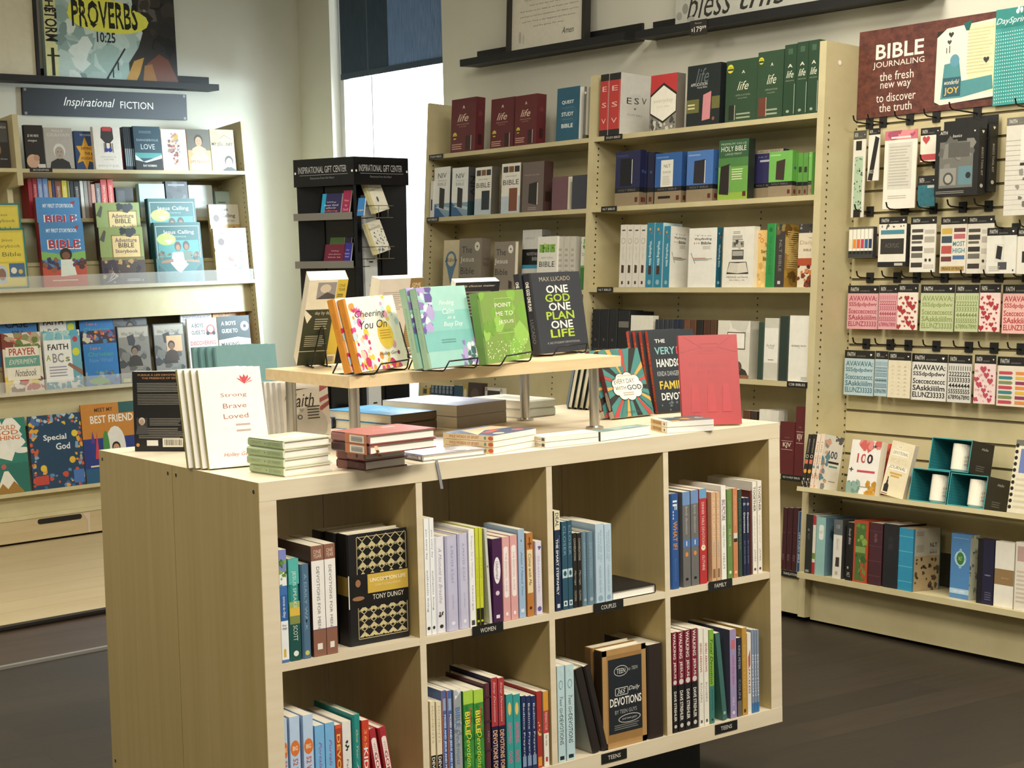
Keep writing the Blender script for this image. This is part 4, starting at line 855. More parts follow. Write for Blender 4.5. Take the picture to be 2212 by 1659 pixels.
Sp(E_, 842, 859.5, 1570, .11, 'a83038', 'red slim hardcover leaning over', GD, kind='hc', lean=-9)
# below WOMEN
for a, c in ((932, 942.5), (945.3, 956.5)): Sp(F_, a, c, 1516, .15, 'e4d9bc', 'thin cream paperback with a black foot', 'R 0 0 1 .42 1a1a1a;V .5 .22 .6 .36 e8e4d8 b DEVOTIONS;V .5 .75 .4 .4 b8aa8c . MOMENTS')
for a, c in ((957, 967.6), (968.4, 979.5)): Sp(F_, a, c, 1492.5, .16, '4a66a4', 'blue paperback with an orange edge stripe', 'R 0 0 .2 1 a8603a;R .3 .8 .9 .92 8fa6cc;V .62 .48 .5 .56 e6ebf4 b MOSES AND JESUS AND ME!')
Sp(F_, 983.3, 1000, 1491, .15, '9aa0a6', 'silver grey paperback with blue lettering', 'P e8eaec .2 .9 1 .98 1 1 .1 1;X 4 8 .2 .5 7d8288,b4bac0;V .5 .72 .6 .2 4f74a8 b BIBLE;V .5 .42 .5 .36 5f7ea8 i Devotions')
JG = 'R 0 .86 1 1 a9d04e;X 6 26 .2 .5 2f7a34,3f9440,226028 0 0 1 .84;V .4 .66 .5 .24 f0e04a b BIBLE;V .72 .7 .3 .26 d8504a i Adventure;V .5 .36 .5 .4 d8e04a i Devotions'
for a, c, y in ((1004, 1025.6, 1494), (1026.6, 1047.6, 1491.5)): Sp(F_, a, c, y, .15, '3f8a3c', 'jungle green paperback with yellow lettering', JG)
Sp(F_, 1050, 1063.6, 1478, .15, '57303a', 'dark maroon ribbed hardcover', 'R 0 .3 1 .32 3f222a;R 0 .6 1 .62 3f222a;R 0 .85 1 .87 3f222a;V .5 .45 .4 .12 a08088 . NKJV', kind='hc')
RN = 'R 0 .52 1 1 a83a40;V .5 .76 .4 .4 e6c4bc i Sixty Devotions;R .2 .04 .8 .5 1c1a3c;V .5 .28 .7 .4 e6b894 b DEVOTIONS FOR;R 0 0 1 .02 a83a40'
for a, c in ((1064.3, 1078.6), (1079.6, 1093)): Sp(F_, a, c, 1465, .16, '1c1a3c', 'red-over-navy paperback', RN)
TG = 'E .5 .82 .25 .08 e8c06a;V .5 .52 .5 .26 d86a94 b GROWING;V .5 .22 .5 .16 d86a94 b GOD'
for a, c in ((1096.5, 1111), (1111.6, 1126.8)): Sp(F_, a, c, 1501, .14, '3a9a98', 'teal paperback with pink letters', TG)
for a, c in ((1129, 1139), (1139.6, 1150), (1150.6, 1160.8)): Sp(F_, a, c, 1504, .14, '22305c', 'navy paperback with white title', 'V .5 .55 .45 .7 dfe4ee . Bedtime Prayers;R .1 .06 .9 .2 7f98b8')
Sp(F_, 1162, 1172.6, 1494, .15, 'a8342e', 'red paperback among the navy spines', 'X 8 8 .2 .4 d8b06a .2 .4 .8 .6;R .1 .02 .9 .14 d8963a')
Sp(F_, 1176, 1187.5, 1494, .15, 'ebe6de', 'paperback banded orange red and white', 'R 0 .74 1 1 d89a3a;R 0 .44 1 .74 b84040;V .5 .6 .5 .24 e8c4b8 . PREPARING YOUR;V .5 .34 .35 .14 6a6a64 . for kids;R .3 .06 .7 .12 b84040', fc='b9a48c')
# below COUPLES
LB = 'E .5 .8 .28 .05 7f9eac;E .5 .8 .2 .036 bcd6de;V .5 .58 .4 .2 4a5a62 i Teen Girl;V .5 .33 .5 .3 2c3a40 . DEVOTIONS;R .2 .02 .8 .06 1e2a30;X 3 24 .05 .12 a8c6d0,cfe2e8'
Sp(G_, 1206.5, 1222.5, 1439.7, .13, 'bcd6de', 'pale aqua paperback with dark DEVOTIONS title', LB)
Sp(G_, 1224.8, 1243, 1437, .13, 'bcd6de', 'pale aqua paperback with dark DEVOTIONS title', LB)
Sp(G_, 1280, 1299.5, 1440, .15, '26201f', 'black hardcover leaning over to the pale spines', '', kind='hc', lean=-14, fc='8a8a84')
Sp(G_, 1301.5, 1316, 1434, .15, '26201f', 'black hardcover leaning over to the pale spines', '', kind='hc', lean=-14)
CB = ('F 0 0 1 1 .1 b08a58;R .13 .14 .9 .9 1c222a;E .42 .77 .16 .055 d0d0cc;E .42 .77 .15 .049 1c222a;T .42 .77 .2 .05 d8d8d4 . TEEN;T .7 .775 .22 .035 a8a8a4 i to TEEN;F .28 .52 .58 .6 .012 d0d0cc;T .42 .56 .2 .05 d8d8d4 i 365;T .72 .57 .26 .055 d8d8d4 i Daily;'
      'T .52 .46 .72 .085 eceae4 b DEVOTIONS;T .52 .355 .5 .04 a8a8a4 . BY TEEN GUYS;E .6 .275 .26 .045 b8b8b4;E .6 .275 .24 .037 1c222a;T .6 .275 .34 .03 b8b8b4 i and teen guys;L .25 .17 .85 .23 3 7a7a78')
Fo(G_, 1303.5, 1398, 1408, .032, '9c7646', 'wood-bordered book with a chalkboard cover', CB, kind='hc', sb=.008, ym=1600, spc='3a2c1c')
Fo(G_, 1281, 1374, 1401, .028, '9c7646', 'wood-bordered copy standing behind the chalkboard cover', '', kind='hc', sb=.044, ym=1600, spc='7a5c38')
Sp(G_, 1403, 1435.5, 1395, .16, '2b211f', 'thick dark brown hardcover', '', kind='hc')
# below FAMILY
WJ = 'R 0 .47 1 1 7a2438;R 0 0 1 .47 17161a;V .5 .86 .5 .26 e6dcd8 b WALKING;V .5 .62 .5 .17 e6dcd8 b JESUS;C .5 .5 .36 d6cec8;V .5 .26 .5 .3 e6e0dc b DAVE STREHLER;C .5 .06 .28 c9c2bc'
for a, c, y in ((1454, 1464.8, 1367), (1466.2, 1479.5, 1365.5), (1480.6, 1494, 1362), (1495.2, 1508.6, 1359)): Sp(H_, a, c, y, .14, '17161a', 'maroon-over-black paperback', WJ)
for a, c in ((1510.9, 1521), (1522, 1532.4)): Sp(H_, a, c, 1358, .15, 'e8e4da', 'white paperback with red title', 'V .5 .7 .45 .3 a8484c b SEVEN ARROWS;V .5 .34 .4 .2 8a857c . ROGERS;R .3 .03 .7 .06 5a5a54')
Sp(H_, 1534, 1544, 1361, .15, '7fae42', 'lime green paperback with black script and teal foot', 'R 0 0 1 .4 3a7a78;V .5 .66 .6 .48 22301c i Total Devotion;V .5 .25 .4 .22 22403c . KEVIN JOHNSON;C .5 .04 .2 1c3a38')
Sp(H_, 1562, 1571.5, 1366, .13, '3f6a66', 'dark teal notebook leaning against the lime spine', 'C .5 .08 .3 9ab4ae', lean=-6)
Sp(H_, 1578.3, 1592.4, 1361, .15, '9c8eb8', 'lavender paperback with pink title', 'R .2 .78 .8 .88 c06a74;V .5 .54 .5 .34 c04a7a i coffee shop devos;V .5 .18 .3 .1 d6cce4 . HILL;C .5 .06 .22 d6cce4', fc='4a4a5c')
Sp(H_, 1594, 1603.4, 1378.6, .13, '23283a', 'short dark navy paperback', 'V .5 .75 .5 .3 aab0b8 . KING PETER;V .5 .35 .5 .24 8a9098 . COLIN;R 0 0 1 .2 6a625a')
Sp(H_, 1604.6, 1614.8, 1357, .15, 'b98e3c', 'mustard gold paperback', 'V .5 .5 .4 .6 cfa95a . DEVOTIONS;R .3 .03 .7 .07 4a3a1c')
Sp(H_, 1615.8, 1624, 1368, .14, 'e6e2dc', 'white paperback with a red stripe', 'P b05a4a .2 .7 .8 .8 .8 .6 .3 .55;V .5 .4 .5 .3 8a3a36 b FACELESS')
for a, c in ((1625, 1630.7), (1631.3, 1635.7), (1636.3, 1641)): Sp(H_, a, c, 1361, .14, '8290a8', 'thin grey blue paperback with a blue foot', 'R 0 0 1 .12 3a74ae;V .5 .45 .5 .5 dfe3e8 b DEVOTION')
# spiral notebooks glimpsed at the back of the lower left cube
b = B()
t = empty('spiral_notebook', Matrix.Translation((.13, .55, Z1 + .0005)))
b.box(.09, .50, Z1 + .0006, .10, .66, Z1 + .26, '1b1b1d'); child(b, 'cover', t)
b = B()
for i in range(15): b.tube([(.095 + .011 * cos(a), .495 + .011 * sin(a), Z1 + .018 + .016 * i) for a in [2 * pi * j / 8 for j in range(8)]], .0018, 'black_wire', 5, True)
child(b, 'spiral_binding', t)
tag(t, 'black spiral notebook at the dark back of the lower left cube', 'notebook')
# ================================================================== on top of the central unit
TOPW = 'on the cube unit top'
GT = 'books displayed on the cube unit top'
# black back cover
P4((291.6, 975), (413.6, 975), (285, 802.7), ZT, .018, '1a1a1b', 'black book showing its back cover text beside the white row', TOPW, GT, kind='pb', pg='pages',
   front='T .5 .955 .8 .022 c98f5a b PURSUE A LIFE DEVOTED TO;T .5 .915 .66 .022 c98f5a b THE PRESENCE OF GOD;L .08 .74 .95 .86 6 8d8a84;L .08 .58 .95 .72 7 7d7a74;L .28 .32 .95 .42 5 7d7a74;L .08 .16 .95 .3 6 7d7a74;R .05 .25 .24 .42 3a3a3a;G .145 .37 .05 cfc9c0 b49a86 4a4a4c;R .5 .055 .86 .165 e6e2d4;N .53 .075 .84 .15 24 222;R .22 .07 .42 .14 e6e2dc;C .06 .08 .03 c98f5a')
# four white books, green spines
P4((453, 1013), (587, 1001), (427, 798.7), ZT, .0125, 'f4f0ea', 'white paperback with a red lotus, front of its row', TOPW, GT, kind='pb', spc='a79f56', n=4, dx=.0105, desc2='white copy behind the red lotus cover',
   front='T .52 .72 .42 .05 a8625c . Strong;T .52 .615 .38 .05 a8625c . Brave;T .52 .51 .4 .05 a8625c . Loved;' + ';'.join('P c8404c %g %g %g %g %g %g %g %g' % (.72, .83, .72 + .11 * cos(a) - .02 * sin(a), .83 + .055 * sin(a) + .01, .72 + .16 * cos(a), .83 + .1 * sin(a), .72 + .11 * cos(a) + .03 * sin(a), .83 + .07 * sin(a)) for a in [.35, .75, 1.15, 1.57, 2.0, 2.4, 2.8]) + ';L .5 .4 .74 .44 1 b8a49e;L .5 .34 .74 .38 1 b8a49e;T .5 .12 .5 .05 b86a5c i Holley Gerth',
   spine='V .5 .55 .5 .6 8a7f3c . Strong Brave Loved')
# teal hardcovers behind
a = onz(480, 850, ZT)
Fa, Za = P4((478, 900), (608, 888), (470, 750), ZT, .018, '6f9698', 'teal hardcover, page edges to the left, front of four', TOPW, GT, kind='hc', n=4, dx=.011, dz=.003, pg='pages', spc='6f9698', th=.12, desc2='teal hardcover behind the front one', front='T .55 .45 .6 .03 cfe4e2 . 365 Gospel-Centered Devotions;T .55 .2 .3 .02 cfe4e2 . FOR MEN')[:2]
# Faith row
P4((616, 948), (716, 938), (606.8, 826.8), ZT, .016, 'efece8', 'white paperback with a flag and a big script title', TOPW, GT, kind='pb', n=4, dx=.006, spc='b8b6b2', desc2='white copy standing behind the flag cover', pg='pages_white', th=.1,
   front='P b4646a .82 .9 1 1 1 .45 .8 .6;P efece8 .8 .78 1 .86 1 .74 .78 .66;P e6dcd6 .82 .6 1 .66 1 .2 .86 .2;P a85a5c .8 .52 1 .62 1 .54 .78 .42;E .58 .2 .36 .34 c9c6c2;T .42 .66 .52 .24 1c1a1a i Faith;K .4 .48 .05 a8a4a2;T .31 .36 .2 .09 1c1a1a b TO;L .52 .3 .84 .56 5 4a4846;P 1c1a1a .05 .66 .1 .8 .3 .86 .6 .87 .3 .84 .12 .78')
# sage green stack
lying((537, 1020), (613, 1031), (711, 1016), ZT, 953, 4, 'dfe0c8', ['cream-topped sage green small hardcover, bottom of its stack of four', 'cream-topped sage green small hardcover, second from the bottom of four', 'cream-topped sage green small hardcover, third from the bottom of four', 'cream-topped sage green small hardcover, topmost of its stack of four'], TOPW, 'sage green hardcovers in a stack', 'hc', 'L', 'R .0 0 1 1 e6dcb8;X 5 20 .05 .12 dcd0a4,efe8d0,d2c294;R .45 .3 .95 .7 f0ead6', 'V .5 .75 .45 .26 8a9a72 . Choose JOY;C .5 .5 .08 4a5a3c;V .5 .25 .4 .34 8a9a72 . KAY WARREN', 'a9bb92', jit=2.5)
# rose stack with orange sleeve
lying((727, 1010), (787, 1018), (862, 1003), ZT, 976, 2, 'a56a68', ['dark rose hardcover, bottom of the pink stack', 'pink hardcover, second from the bottom of the pink stack'], TOPW, 'rose pink hardcovers in a stack', 'hc', 'L', '', 'R 0 .6 .9 .95 7a4a4c;C .5 .25 .22 5a3a40', None, 'rose_pages' if 'rose_pages' in MATS else 'pages_white', cols=['6a2c30', 'b88a88'], spcs=['4a2024', 'b07f80'])
zr = ZT + zat(onz(787, 1018, ZT), 976)
lying((716, 973), (797, 984), (868, 957), zr, 940, 2, 'a5605c', ['maroon-spined hardcover, third from the bottom of the pink stack', 'rose hardcover with orange barcode sleeve atop the pink stack'], TOPW, 'rose pink hardcovers in a stack', 'hc', 'L', 'R 0 0 1 1 a0605c;T .5 .5 .4 .06 d0a09a i Jesus;R .6 .7 .8 .76 e6cfc8', 'R 0 .05 1 .62 c47a4e;R .1 .12 .85 .5 ece6e2;N .2 .16 .75 .46 20 2a2628', None, 'pages_white', cols=['8a4a4a', 'a0605c'], spcs=['3c1c22', '9c6a68'])
# ribbon markers hanging from the pink stack
def strap(name, pts, wv, c, desc, cat='ribbon'):
    b = B(); n = len(pts); wv = V(wv)
    for i in range(n - 1):
        p, q = V(pts[i]), V(pts[i + 1]); nn = (q - p).cross(wv).normalized() * .0004
        b.raw([p - wv - nn, p + wv - nn, q + wv - nn, q - wv - nn, p - wv + nn, p + wv + nn, q + wv + nn, q - wv + nn], [(0, 1, 2, 3), (7, 6, 5, 4), (0, 4, 5, 1), (1, 5, 6, 2), (2, 6, 7, 3), (3, 7, 4, 0)], c)
    return tag(b.build(name), desc, cat)
q = onz(803, 972, zr + .012); q2 = onz(817, 990, ZT + .02)
strap('ribbon_marker', [q + V((.006, -.006, .008)), q + V((.006, -.011, .0)), q2 + V((0, -.009, .004)), q2 + V((.004, -.012, -.014))], V((.003, -.001, 0)), 'd9905a', 'orange ribbon marker hanging down the pink stack')
# grey-white book with ribbon
lying((864, 990), (912, 998), (1040, 981), ZT, 983, 1, '9a98a2', ['silver grey hardcover lying flat with a grey ribbon'], TOPW, GT, 'hc', 'L', 'X 5 16 .08 .2 b8b4bc,8a8a98,c9c4c6,a09aa0', 'V .5 .4 .3 .4 d0ced6 . DEVOTIONAL;R .3 .06 .7 .16 d8d6de', '6e6c74')
q = onz(938, 992, ZT + .006); edge = V((q.x + .002, -.0012, ZT + .004))
strap('ribbon_marker', [V((q.x - .002, q.y, ZT + .006)), V((q.x, .0, ZT + .0045)), V((q.x + .001, -.0018, ZT - .004)), V((q.x + .006, -.003, ZT - .03)), V((q.x + .011, -.0025, ZT - .058))], V((.0035, 0, 0)), '8d8d92', 'grey satin ribbon hanging over the front edge of the unit')
# wild words stack
lying((958, 973), (1066, 981), (1143, 963), ZT, 941, 3, 'e8dcc4', ['beige-spined sport paperback, bottom of its stack of three', 'beige-spined sport paperback, middle of its stack of three', 'beige-spined sport paperback with blue cover, topmost of three'], TOPW, 'sport paperbacks in a stack', 'pb', 'L', 'R 0 0 1 1 3a4a6a;P e0c49a .0 .3 .5 .6 1 .5 1 .9 .3 .9;P b8503c .2 .4 .6 .55 .7 .45 .3 .3;E .8 .2 .1 .1 c8563c;E .3 .15 .1 .08 d8c8a8', 'V .5 .58 .5 .6 b06a3c b WILD WORDS OF SPORT;E .5 .05 .36 .05 c05a38;R .25 .14 .75 .18 6a8a7a', 'd9c49c')
# white pair
lying((1144, 963), (1177, 968), (1268, 952), ZT, 944, 2, 'e8e2d4', ['cream white paperback lying under its twin', 'cream white paperback with grey figures, upper of the pair'], TOPW, 'cream white paperbacks lying in a pair', 'pb', 'L', 'E .3 .5 .1 .1 cbc6ba;E .55 .5 .12 .1 cbc6ba;E .8 .5 .1 .1 d2cdc2', 'V .5 .5 .5 .6 4a4640 . DEVOTIONAL;R .2 .02 .8 .2 3a3632', 'd6ccb4')
# dark sea-green book
lying((1269, 951), (1297, 953.8), (1404, 939), ZT, 933, 1, '6f8480', ['dark-spined sea green paperback lying flat at the front edge'], TOPW, GT, 'pb', 'L', 'X 3 14 .1 .3 7f948f,6a7f7b,8aa09a;E .75 .5 .12 .1 8fb4c4', 'P c9d2d0 .3 .45 .5 .6 .7 .5 .5 .55', '2e3836')
lying((1406, 928), (1440, 936.5), (1520, 925), ZT, 911, 2, 'ddd6c6', ['beige paperback lying under its twin by the red book', 'dark-topped beige paperback, upper of the pair by the red book'], TOPW, 'paperbacks lying in a pair by the red book', 'pb', 'L', 'R 0 0 1 1 4a5458;X 4 9 .1 .25 c88a4a,3a4448,8a9a94;R 0 0 .12 1 d8d2c4', 'R .1 .3 .9 1 c49a5a;V .5 .6 .5 .5 3a2c1c b STICKY SITUATIONS;C .5 .14 .25 2a2a2a', 'd6ccb8')
# back stacks under the riser
lying((780, 915), (846, 938), (944, 926), ZT, 897, 2, '4a90c8', ['blue-covered book lying flat, lower of the blue pair', 'bright blue cover lying flat, upper of the pair'], TOPW, 'blue books lying under the riser', 'lb', 'R', 'R 0 0 1 1 5a9fd0;X 4 8 .15 .3 6aaedc,4a90c4', '', '5a4a30', 'pages')
lying((893, 904), (988, 926), (1094, 912), ZT, 876, 2, 'a8a2aa', ['thick mauve grey book lying flat, lower of two', 'thick pale lilac-covered book lying flat, upper of two'], TOPW, 'thick mauve books lying under the riser', 'pb', 'R', 'R 0 0 1 1 b2b4cc;X 6 8 .15 .3 c2c4dc,a2a4c0', '', '8a847e', 'pages')
lying((1060, 890), (1130, 905), (1200, 897), ZT, 867, 2, 'c9c9c0', ['thick pale grey hardcover lying behind the post, lower one', 'thick pale grey hardcover lying behind the post, upper one'], TOPW, 'pale grey hardcovers lying under the riser', 'hc', 'R', 'L .2 .3 .8 .7 4 8a8a86', '', 'b0b2a8', 'pages_white')
lying((700, 916), (718, 926), (752, 922), ZT, 902, 1, '3f6a9a', ['dark blue hardcover lying flat behind the near riser post'], TOPW, GT, 'hc', 'R', '', '', '1a1c22', 'pages')
# red devotions book, navy family row, sunburst row
P4((1473.5, 919), (1603, 915.5), (1463, 725), ZT, .014, 'a52b2f', 'tall red leathery kids book standing at the unit end', TOPW, GT, kind='lb', spc='922428', pg='pages',
   front='T .5 .665 .7 .055 992830 . 90 Devotions;T .5 .585 .4 .045 992830 . for KIDS;F .36 .79 .66 .86 .008 a02a30;T .51 .825 .2 .03 a02a30 . ODYSSEY;P a52a31 .02 .8 .36 .86 .36 .87 .02 .81;P a52a31 .98 .8 .66 .86 .66 .87 .98 .81;P a52a31 .1 .98 .36 .87 .37 .88 .12 .98;P a52a31 .9 .98 .66 .87 .65 .88 .88 .98;R .36 .9 .66 .905 a52a31;'
   + ';'.join('E %g .42 .06 .035 ac2c33;P ac2c33 %g .4 %g .4 %g .14 %g .14' % (u, u - .06, u + .06, u + .08, u - .08) for u in (.25, .52, .77)))
P4((1421, 892), (1520, 885), (1398, 715), ZT, .0145, '20262f', 'navy paperback with chalk-style capitals, front of a row', TOPW, GT, kind='pb', spc='b0402f', n=4, dx=.0105, desc2='red-spined copy behind the chalk-style capitals',
   front='T .24 .87 .22 .045 d8dcda b THE;T .32 .75 .44 .09 7fb0b4 b VERY;T .82 .75 .5 .09 c8484c b DARING;T .46 .6 .7 .1 e6e6e0 b HANDSOME;T .4 .47 .6 .06 a8b0b2 . KINDA DANGEROUS;T .42 .33 .6 .1 c9b24a b FAMILY;T .48 .19 .7 .09 e0e0da b DEVOTION;X 4 10 .02 .05 5a646c .1 .02 .9 .12',
   spine='V .5 .5 .4 .7 d8a84a . FAMILY DEVOTION')
SB = ';'.join('P %s .52 .45 %g %g %g %g' % (['3f7f7c', 'b03f3c', '3a7672', 'd89a4a', '3f7f7c', '1c1a1a'][i % 6], .52 + 1.2 * cos(a), .45 + .9 * sin(a), .52 + 1.2 * cos(a + d), .45 + .9 * sin(a + d)) for i, (a, d) in enumerate([(2 * pi * j / 30, .13 if j % 6 in (1, 3) else .2) for j in range(30)]))
CL = ';'.join('E %g %g .13 .09 1c1a1a' % (.5 + .26 * cos(a), .44 + .13 * sin(a)) for a in [2 * pi * j / 9 for j in range(9)]) + ';' + ';'.join('E %g %g .12 .08 efe9d8' % (.5 + .26 * cos(a), .44 + .13 * sin(a)) for a in [2 * pi * j / 9 for j in range(9)]) + ';E .5 .44 .28 .14 efe9d8;T .44 .52 .5 .07 2a2826 . EVERY DAY;T .32 .42 .26 .055 2a2826 . WITH;T .66 .42 .36 .075 33414e b GOD;L .35 .3 .7 .36 2 9a948a;T .5 .6 .4 .02 b0605a . 365 DEVOTIONS FOR KIDS;T .5 .06 .36 .03 3a5a58 . CHERIE HILL'
P4((1327, 903), (1413, 893.5), (1291, 758), ZT, .017, '3f7f7c', 'sunburst-covered kids paperback with a white cloud title', TOPW, GT, kind='pb', spc='6a2a2e', n=2, dx=.012, dz=.004, desc2='maroon-spined copy behind the sunburst cover', front=SB + ';' + CL, spine='E .5 .25 .36 .14 bdb8ac;V .5 .25 .36 .2 6a665e . DEVOTION;R 0 0 1 .1 c9c2b2')
# mint row seen from the page edges
for i in range(4):
    O = onz(1226 + 12.2 * i, 884 + .8 * i, ZT); ln = .2; rt = V((.8, -.6, 0))
    Z = UP * cos(ln) + rt * sin(ln); Y = rt * cos(ln) - UP * sin(ln); X = Y.cross(Z); h_, t_, w_ = .152, .0125, .14
    book('hc', O - X * w_ + UP * (t_ * sin(ln) + .0004), X, Z, w_, h_, t_, '23302c', {}, 'slanting black-bound mint-topped hardcover behind the post', TOPW, 'slanting hardcovers behind the post', 'pages')
# ------------------------------------------------------------------ the riser's books on wire easels
RW = 'on the plywood riser'; GR = 'books on the plywood riser'
def easel(a, X, th, w, desc, bt=.038, u0=.2, u1=.85, lip=.022, out=.02, reach=.075, hgt=.11):
    """bent wire stand under a reclining book: a base corner, X along its foot, th recline"""
    bk = UP.cross(X).normalized(); Zv = UP * cos(th) + bk * sin(th); r = .0019; r = .0019
    p = lambda u, d, k: a + X * (w * u) - bk * d + V((0, 0, k)) - UP * (a.z - RZT) + UP * (r + .0003)
    t = empty('wire_easel', Matrix.Translation(V((a.x, a.y, RZT)) + X * w * .5)); Nn = bk * cos(th) - UP * sin(th)
    b = B(); um = (u0 + u1) / 2
    b.tube([p(u0, -.05, 0), p(u0, .006, 0), p(u0, .012, .004), p(u0 + .04, out, lip), p(u1 - .02, out, lip + .001), p(u1, .012, .004), p(u1, .006, 0), p(u1, -.05, 0)], r, 'black_wire', 6); child(b, 'front_lip', t, smooth=True)
    b = B()
    q = lambda u, k: a + X * (w * u) + Zv * k + Nn * bt
    b.tube([p(u0, -.05, 0), p(u0 - .02, -reach * 1.0, .0), p(u0, -reach * 1.35, 0), q(um - .05, hgt), q(um, hgt + .008), q(um + .05, hgt), p(u1, -reach * 1.35, 0), p(u1 + .02, -reach, 0), p(u1, -.05, 0)], r, 'black_wire', 6); child(b, 'back_leg', t, smooth=True)
    tag(t, desc, 'book stand', RW, 'wire easels on the riser')
def shown(BL, BR, TL, t, n, col, desc, desc2, front, spine, spc, kind='hc', dx=.006, edesc='', **k):
    a, X, Z, Y, w, h, th = P4(BL, BR, TL, RZT + .0045, t, col, desc, RW, GR, front, spine, kind, spc, n=n, desc2=desc2, dx=dx, **k)
    easel(a, X, th, w, edesc, n * (t + .001) + .007)
CH = 'D 4 42 .02 .055 e6c64a,d8509a,bfd6e6,e89a4a,c8306a,f0c8b0 0 0 .3 .9;D 9 26 .02 .06 e6c64a,d8509a,e89a4a,c8306a .1 0 .85 .2;D 3 10 .02 .05 e6c64a,bfd6e6,e8a0b8 .7 .3 1 1;C .66 .46 .16 ecc84e;T .44 .76 .62 .12 26242a i Cheering;T .46 .62 .55 .11 26242a i You On;L .54 .4 .78 .54 4 c99a2a;T .66 .2 .42 .06 33313a i Holley Gerth'
shown((781, 804), (884, 788.5), (743, 645), .021, 2, 'f2eee6', 'white confetti-dotted hardcover with an orange spine, front copy', 'orange-spined copy behind the confetti-dotted cover', CH, 'V .5 .6 .3 .4 c8762a i Cheering You On', 'd8902f', edesc='black wire easel under the confetti-dotted book')
FC = 'R 0 .2 1 .45 7fc0bc;R 0 .45 1 .7 8ccac4;R 0 .7 1 1 a6d6ce;X 4 26 .05 .13 8f7cc0,b4a4d8,6a5aa0,e6eef0 0 .45 .24 1;X 8 16 .05 .12 8f7cc0,b4a4d8,eef2f2,4a6a6a .7 0 1 .3;T .56 .79 .32 .07 eef6f4 i Finding;T .56 .69 .24 .07 eef6f4 i Calm;T .6 .61 .16 .04 eef6f4 i in a;T .62 .52 .4 .075 eef6f4 i Busy Day;L .32 .29 .7 .35 2 5f9a96'
shown((931, 796), (1035.5, 785), (897.5, 622), .024, 2, '9fd0c8', 'aqua hardcover with purple flowers, front copy', 'pale green-spined copy behind the purple flowers', FC, 'V .5 .5 .3 .5 7fa894 . Finding Calm', '9cc0a4', edesc='black wire easel under the purple-flowered aqua book')
PM = 'X 5 12 .08 .2 84b84a,93c458,78aa42;F .32 .4 .72 .9 .006 a4d06a;T .5 .8 .36 .06 f2f4e4 . POINT;T .51 .68 .38 .06 f2f4e4 . ME TO;T .52 .555 .34 .06 f2f4e4 . JESUS;T .52 .44 .16 .03 6a9a3a . 365;X 3 10 .03 .08 6fa03c .05 .44 .3 .55;D 6 90 .004 .011 e6efc8,d8e6b0 .02 .05 .95 .3'
shown((1054, 787), (1150, 772.5), (1032, 632), .026, 1, '7d9f4c', 'bright green hardcover with white speckles', '', PM, 'V .5 .5 .3 .5 6a9a3a . POINT ME', '71954a', edesc='black wire easel under the bright green book')
OG = 'T .48 .92 .62 .055 b0a48c . MAX LUCADO;T .5 .79 .44 .1 ecebe6 b ONE;T .49 .68 .5 .1 a9c43a b GOD;T .51 .57 .44 .1 ecebe6 b ONE;T .5 .46 .56 .1 a9c43a b PLAN;T .51 .345 .44 .1 ecebe6 b ONE;T .5 .235 .48 .1 a9c43a b LIFE;T .5 .12 .66 .025 a8aab0 . A 365 STUDENT DEVOTIONAL'
shown((1167, 764.5), (1273, 754), (1144, 590.6), .026, 2, '262b38', 'dark navy hardcover with bold white and lime words', 'navy copy behind the bold white and lime words', OG, 'V .5 .72 .42 .36 ecebe6 b ONE GOD ONE PLAN;V .5 .28 .4 .3 6a707c . LUCADO', '1c2029', edesc='black wire easel under the navy book')
# three books facing the other way, backs towards the shop
def backview(BL, BR, TL, t, col, art_, desc, spc, pg='pages', wire=True, hw=None, **k):
    a, c = onz(*BL, RZT + .0045), onz(*BR, RZT + .0045); X = (c - a); w = X.length; X.normalize(); bk = UP.cross(X).normalized()
    d = ray(*TL); kk = (a - CAM).dot(X) / d.dot(X); q = CAM + d * kk - a; h, th = q.length, math.atan2(q.dot(bk), q.z)
    if 'th' in k: th = radians(k['th'])
    if 'h' in k: h = k['h']
    Z = UP * cos(th) + bk * sin(th); Yn = Z.cross(X)          # Yn points away from the shop
    # back cover faces us: the book's own X runs right to left
    z0 = -min(0, (Yn * t).z)
    book('pb', c + Yn * t + UP * (z0 + .0005), -X, Z, w, h, t, col, {'back': art_}, desc, RW, GR, pg, spc)
    if wire:
        b = B(); T = empty('wire_easel', Matrix.Translation(V((a.x, a.y, RZT)) + X * w * .5)); r = .0019
        f = lambda u, kz, o: a + X * (w * u) + Z * kz - Yn * o
        g = lambda u, o: V((a.x, a.y, RZT + r + .0004)) + X * (w * u) - bk * o
        b.tube([g(.28, .055), g(.3, .03), f(.46, h * .44, .004), f(.5, h * .47, .004), f(.54, h * .44, .004), g(.72, .03), g(.74, .055)], r, 'black_wire', 6); child(b, 'support_loop', T, smooth=True)
        b = B(); b.tube([g(.3, .033), g(.3, -.075), g(.3, -.085) + UP * .015, g(.72, -.085) + UP * .015, g(.72, -.075), g(.72, .033)], r, 'black_wire', 6); child(b, 'front_lip', T, smooth=True)
        tag(T, k.get('ed', ''), 'book stand', RW, 'wire easels on the riser')
